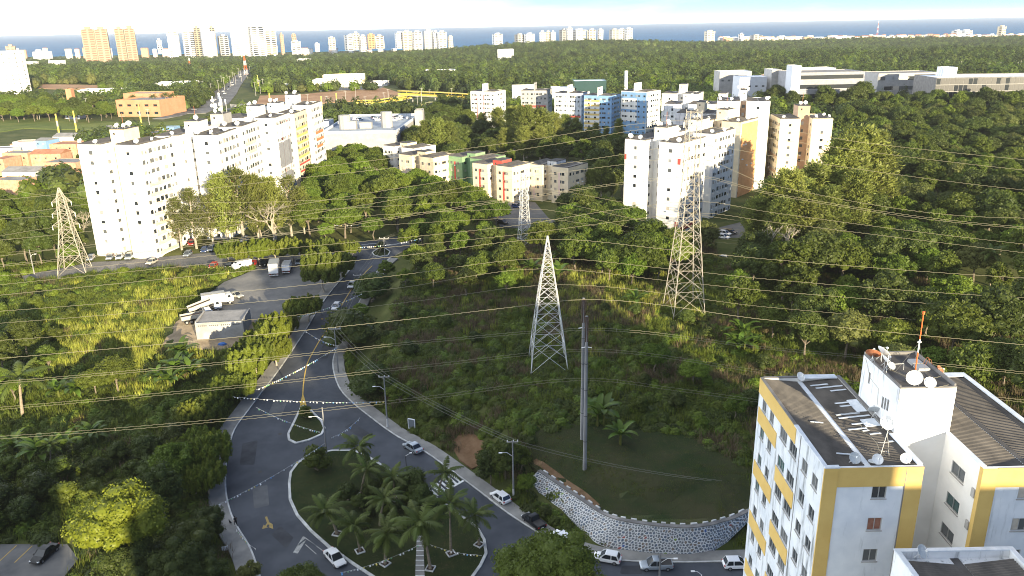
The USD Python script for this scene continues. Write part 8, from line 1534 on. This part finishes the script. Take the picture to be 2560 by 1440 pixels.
roof_cable('pale cable sagging across the near shaft roof', cr((2222, 922, SZ + .2), (2240, 930, SZ + .1), (2262, 940, SZ + .1), (2285, 945, SZ + .15), (2330, 946, SZ + .12), (2352, 941, SZ + .3))); roof_cable('second cable at the front of the near shaft roof', cr((2320, 974, SZ + .1), (2345, 968, SZ + .12), (2372, 962, SZ + .25)))
roof_cable('cable hanging down the near shaft wall', [(W2x - 0.05, 63.5, 43.9), (W2x - 0.06, 62.2, 42.6), (W2x - 0.05, 60.6, 42.4), (W2x - 0.05, 60.4, 41.0)])
# dishes on the roofs of the other blocks
dr = np.random.default_rng(55); nd_ = 0
for T, nmb in ((A, 'first white block'), (B, 'second white block'), (Cb, 'grey-shaft block'), (Dd, 'grey panelled block'), (Ee, 'striped block'), (Ff, 'last left block'), (T1, 'central tower'), (T2, 'awning block'), (T3, 'orange corner block'), (R1, 'narrow tower'), (R2, 'brown shaft block')):
    pr = stage.GetPrimAtPath(T); M_ = UsdGeom.XformCache().GetLocalToWorldTransform(pr); zr_ = {A: ZL, B: ZL, Cb: ZL, Dd: ZL, Ee: ZL - 1.2, Ff: ZL, T1: 37.0, T2: 36.0, T3: 36.0, R1: 42.0, R2: 35.5}[T]; sh_ = 4.6 if T == R2 else 4.0
    for k, (lx_, ly_, lz_, w_) in enumerate([(1.6, 0.9, 0.42, 'at the front left corner'), (5.6, 0.9, 0.42, 'at the front of the left wing'), (13.2, 0.9, 0.42, 'at the front of the right wing'), (17.6, 1.0, 0.42, 'at the front right corner'), (18.3, 7.5, 0.42, 'on the right roof edge'), (8.5, 6.0, sh_ + .17, 'at the left of the shaft roof'), (10.4, 6.4, sh_ + .17, 'at the right of the shaft roof'), (9.4, 9.5, sh_ + .17, 'at the back of the shaft roof')]):
        if dr.random() < 0.2: continue
        q = M_.Transform(Gf.Vec3d(lx_ + dr.normal() * 0.4, ly_ + abs(dr.normal()) * 0.2, zr_ + lz_)); thing('satellite_dish', f'small white dish {w_} of the {nmb}', 'satellite dish', tuple(q), dr.random() * 1.6 - 0.8, 'small dishes on the tall blocks', None, 1.25 + 0.5 * dr.random(), DW if dr.random() < 0.7 else DG)
for T, nmb, zz in ((A, 'first white block', ZL + 4.1), (B, 'second white block', ZL + 4.1), (T1, 'central tower', 41.1), (R2, 'brown shaft block', 40.2), (T3, 'orange corner block', 40.1), (R1, 'narrow tower', 46.1)):
    M_ = UsdGeom.XformCache().GetLocalToWorldTransform(stage.GetPrimAtPath(T)); q = M_.Transform(Gf.Vec3d(9.6, 8.2, zz)); X = thing('roof_aerial', f'thin aerial mast on the shaft of the {nmb}', 'aerial', tuple(q)); part(X, 'post', MB().tube([[0, 0, 0], [0, 0, 4.2]], 0.07, 5).m, 'rust'); part(X, 'rod', MB().tube([[-0.8, 0, 3.2], [0.8, 0, 3.2]], 0.04, 4).m, 'steel_galv')
# telecom rooftop: antennas on the second shaft of the left row
M_ = UsdGeom.XformCache().GetLocalToWorldTransform(stage.GetPrimAtPath(Cb)); T = thing('telecom_array', 'cluster of telecom masts, dishes and panel antennas on the cream shaft of the left row', 'antenna array', tuple(M_.Transform(Gf.Vec3d(9.6, 8.4, ZL + 4.16))))
for k in range(9):
    x, y, hh = dr.uniform(-2, 2), dr.uniform(-3, 3), dr.uniform(3.5, 6.5); p_ = part(T, 'mast', MB().tube([[x, y, 0], [x, y, hh]], 0.08, 5).m, 'steel_galv'); part(p_, 'panel_antenna', MB().box((x, y - 0.2, hh - 0.7), (0.35, 0.2, 1.6)).m, 'frame_white')
for k in range(5):
    x, y, z = dr.uniform(-2.2, 2.2), -2.6, dr.uniform(1.5, 4.5); part(T, 'drum_dish', MB().tube([[x, y, z], [x + 0.1, y - 0.45, z]], 0.55, 12).m, 'dish_white')
# ------------------------------------------------------------------ far avenue, bridges, poles, earth slopes
def far_strip(name, px, mat, label, w, dz=0.5):
    p = np.array([G(*q)[:2] for q in px]); L = sg.LineString(p).buffer(w / 2, cap_style=2); solo(name, drape(L, lambda x, y: ground(x, y) + dz, 8.0, 0.6), mat, label, kind='structure')
def far_patch(name, px, mat, label, dz=0.35): solo(name, drape(clean(sg.Polygon([G(*q)[:2] for q in px])), lambda x, y: ground(x, y) + dz, 10.0, 0.8), mat, label, kind='structure')
far_strip('avenue', [(470, 285), (530, 262), (556, 236), (580, 205), (602, 182), (622, 166)], 'asphalt_old', 'wide grey avenue running away to the coast at the left', 26); far_strip('curved_road', [(395, 298), (440, 290), (480, 276), (500, 262)], 'asphalt_old', 'curved road leading from the brick hall to the avenue', 9); far_strip('cross_road', [(560, 275), (700, 272), (900, 285), (1100, 276)], 'asphalt_old', 'road passing behind the white blocks', 16)
far_patch('red_earth', [(97, 222), (104, 211), (180, 212), (255, 214), (258, 221), (170, 224)], 'redearth', 'strip of bare reddish earth in the forest at the left'); far_patch('earth_slope', [(640, 262), (650, 240), (760, 236), (800, 232), (960, 220), (1010, 236), (1000, 244), (900, 252), (760, 262)], 'redearth', 'reddish cut slope above the metro yard'); far_patch('red_earth', [(925, 204), (970, 200), (990, 208), (940, 210)], 'redearth', 'small patch of bare earth beside the stadium-like hall'); far_patch('car_yard', [(775, 222), (792, 214), (960, 216), (950, 224), (800, 228)], 'asphalt_old', 'asphalt yard before the long white wall on the slope'); far_patch('meadow', [(60, 322), (-60, 340), (-60, 305), (120, 296), (300, 306), (420, 305), (470, 298), (480, 312), (300, 328)], 'meadow_grass', 'sunlit meadow behind the hillside houses'); far_patch('metro_yard', [(640, 282), (800, 276), (1000, 262), (1150, 258), (1160, 270), (1080, 282), (900, 290), (760, 292)], 'asphalt_old', 'yard with tracks and poles behind the shopping hall')
def bridge(label, pts, w, z, hgt, roof_mat, name='footbridge'):
    T = thing(name, label, 'footbridge'); P = np.array([at(px, py, z)[:2] for px, py in pts]); L = sg.LineString(P)
    part(T, 'deck', MB().prism(L.buffer(w / 2, cap_style=2), z - 0.8, z - 0.2).m, 'concrete'); part(T, 'roof', MB().prism(L.buffer(w / 2 + 0.4, cap_style=2), z + hgt, z + hgt + 0.35).m, roof_mat)
    for s in (-1, 1): part(T, 'railing', MB().prism(L.offset_curve(s * w / 2).buffer(0.12, cap_style=2), z - 0.2, z + 1.1).m, roof_mat)
    n = max(3, int(L.length / 14))
    for k in range(n):
        q = L.interpolate((k + 0.5) / n, normalized=True); part(T, 'pillar', MB().tube([[q.x, q.y, float(ground(q.x, q.y)) - 1], [q.x, q.y, z - 0.8]], 0.5, 7).m, 'concrete')
        for s in (-1, 1): part(T, 'post', MB().tube([[q.x, q.y + s * w / 2, z - 0.2], [q.x, q.y + s * w / 2, z + hgt]], 0.15, 5).m, 'bridge_yellow')
bridge('long yellow-roofed footbridge over the avenue, straight part', [(1000, 236), (1050, 238), (1110, 241), (1174, 245)], 5, 17.5, 2.8, 'bridge_yellow'); bridge('yellow zigzag ramp rising to the long footbridge', [(965, 256), (1000, 250), (1042, 240)], 4, 15, 2.6, 'bridge_yellow'); bridge('lower yellow covered ramp behind the shopping hall', [(1000, 284), (1040, 275), (1082, 264)], 4, 14.5, 2.6, 'bridge_yellow'); bridge('short low yellow canopy between the metro poles', [(890, 259), (940, 258), (1000, 252)], 4, 12.5, 2.4, 'bridge_yellow')
T = thing('viaduct', 'grey road viaduct behind the last white blocks', 'viaduct'); P = np.array([at(px, py, 17)[:2] for px, py in [(590, 262), (640, 266), (720, 272), (790, 276)]]); L = sg.LineString(P); part(T, 'deck', MB().prism(L.buffer(5, cap_style=2), 15.6, 17.0).m, 'concrete')
for s in (-1, 1): part(T, 'railing', MB().prism(L.offset_curve(s * 4.9).buffer(0.15, cap_style=2), 17.0, 17.9).m, 'concrete')
for k in range(6): q = L.interpolate((k + 0.5) / 6, normalized=True); part(T, 'pillar', MB().tube([[q.x, q.y, float(ground(q.x, q.y)) - 1], [q.x, q.y, 15.6]], 0.8, 8).m, 'concrete')
pk = kind_class('far_pole'); part(pk, 'post', MB().tube([[0, 0, -1], [0, 0, 12]], [0.22, 0.14], 5).m, 'concrete'); part(pk, 'arm', MB().box((0, 0, 11.6), (2.6, 0.16, 0.16)).m, 'concrete')
yk = kind_class('yellow_pole'); part(yk, 'post', MB().tube([[0, 0, -1], [0, 0, 16]], [0.55, 0.40], 6).m, 'bridge_yellow'); part(yk, 'band', MB().tube([[0, 0, 9], [0, 0, 12]], [0.52, 0.50], 6).m, 'concrete')
for k, (px, py, kk, s) in enumerate([(152, 355, yk, 1), (195, 345, yk, 1), (356, 325, yk, 1), (808, 300, yk, 1), (845, 290, yk, 1), (648, 230, yk, 1), (680, 298, yk, 1.1)]): g = G(px, py); thing('yellow_pole', f'stout yellow utility post, {ORD[k]} of the yellow posts', 'pole', g, 0, 'yellow posts in the middle distance', None, s, kk)
fp_ = [(100, 300), (205, 290), (220, 285), (375, 320), (498, 245), (510, 238), (522, 232), (530, 240), (540, 226), (548, 232), (556, 220), (562, 226), (570, 212), (577, 218), (584, 205), (590, 212), (598, 196), (604, 205), (610, 190), (618, 196), (626, 186), (640, 240), (652, 235), (660, 232), (716, 262), (735, 280), (772, 275), (820, 282), (822, 290), (866, 270), (890, 250), (915, 280), (962, 270), (972, 262), (1055, 262), (1075, 258), (1130, 256), (1045, 285), (1386, 212), (1467, 200), (1516, 215), (1585, 215), (2205, 190), (2216, 188), (2290, 180), (2326, 180), (2350, 182), (2368, 178), (2400, 182), (2416, 178), (2470, 185), (2485, 180), (2497, 185), (2540, 186), (2076, 250), (2256, 255), (1925, 215), (2188, 190), (2548, 182), (2260, 182)]
fpn = {}
for k, (px, py) in enumerate(sorted(fp_)):
    g = G(px, py); far = 'lining the far avenue' if 490 < px < 630 else 'by the institutes' if px > 1350 else 'in the metro yard' if px > 640 else 'by the brick hall meadow'
    fpn[far] = fpn.get(far, 0) + 1; thing('far_pole', f'{ordinal(fpn[far])} thin pale utility pole from left {far}', 'pole', g, 0.2 * (k % 5), f'utility poles {far}', None, 0.9 + 0.04 * (k % 6), pk)
for k in range(14):
    t_ = (k + 0.4) / 14; px = 540 + 72 * t_ + (6 if k % 2 else -5) * (1 - t_ * 0.6); py = 255 - 76 * t_; g = G(px, py); st, pt = [('hatch', 'car_white'), ('sedan', 'car_silver'), ('hatch', 'car_black'), ('hatch', 'car_white')][k % 4]
    thing('car', f'{ordinal(k + 1)} car from the front on the far avenue, {pt[4:]}', 'car', (g[0], g[1], g[2] + 0.55), 1.4 if k % 2 else -1.7, 'cars on the far avenue', None, 1.0, CK[(st, pt)])
def telecom(label, px, pb, pt, y):
    g = at_y(px, pb, y); h = at_y(px, pt, y)[2] - g[2]; T = thing('telecom_tower', label, 'lattice tower', g)
    for q in range(6):
        z0, z1 = h * q / 6, h * (q + 1) / 6; w0, w1 = 2.4 * (1 - q / 6.6), 2.4 * (1 - (q + 1) / 6.6); m = MB()
        for sx, sy in ((-1, -1), (1, -1), (1, 1), (-1, 1)): m.tube([[sx * w0, sy * w0, z0], [sx * w1, sy * w1, z1]], 0.16, 4)
        for s in (-1, 1): m.tube([[s * w0, -w0, z0], [-s * w1, -w1, z1]], 0.09, 3); m.tube([[-w0, s * w0, z0], [-w1, -s * w1, z1]], 0.09, 3)
        part(T, 'section', m.m, 'mast_orange' if q % 2 == 0 else 'steel_white')
telecom('red and white lattice mast by the far avenue', 617, 198, 128, 1150); telecom('red and white lattice mast before the white coast towers', 478, 186, 145, 1500); telecom('thin red lattice mast over the shore village', 2193, 88, 52, 2950)
# ------------------------------------------------------------------ air
LK['haze'] = usdkit.material(stage, '/World/Looks/haze', {'v': ('principled_volume', {'color': (0.93, 0.96, 1.0), 'density': HAZE, 'anisotropy': 0.0})}, [], volume='v.volume')
solo('haze', bx((-17500, -320, -27), (17500, 17800, 118)), 'haze', 'thin bluish haze over the whole view', kind='stuff')
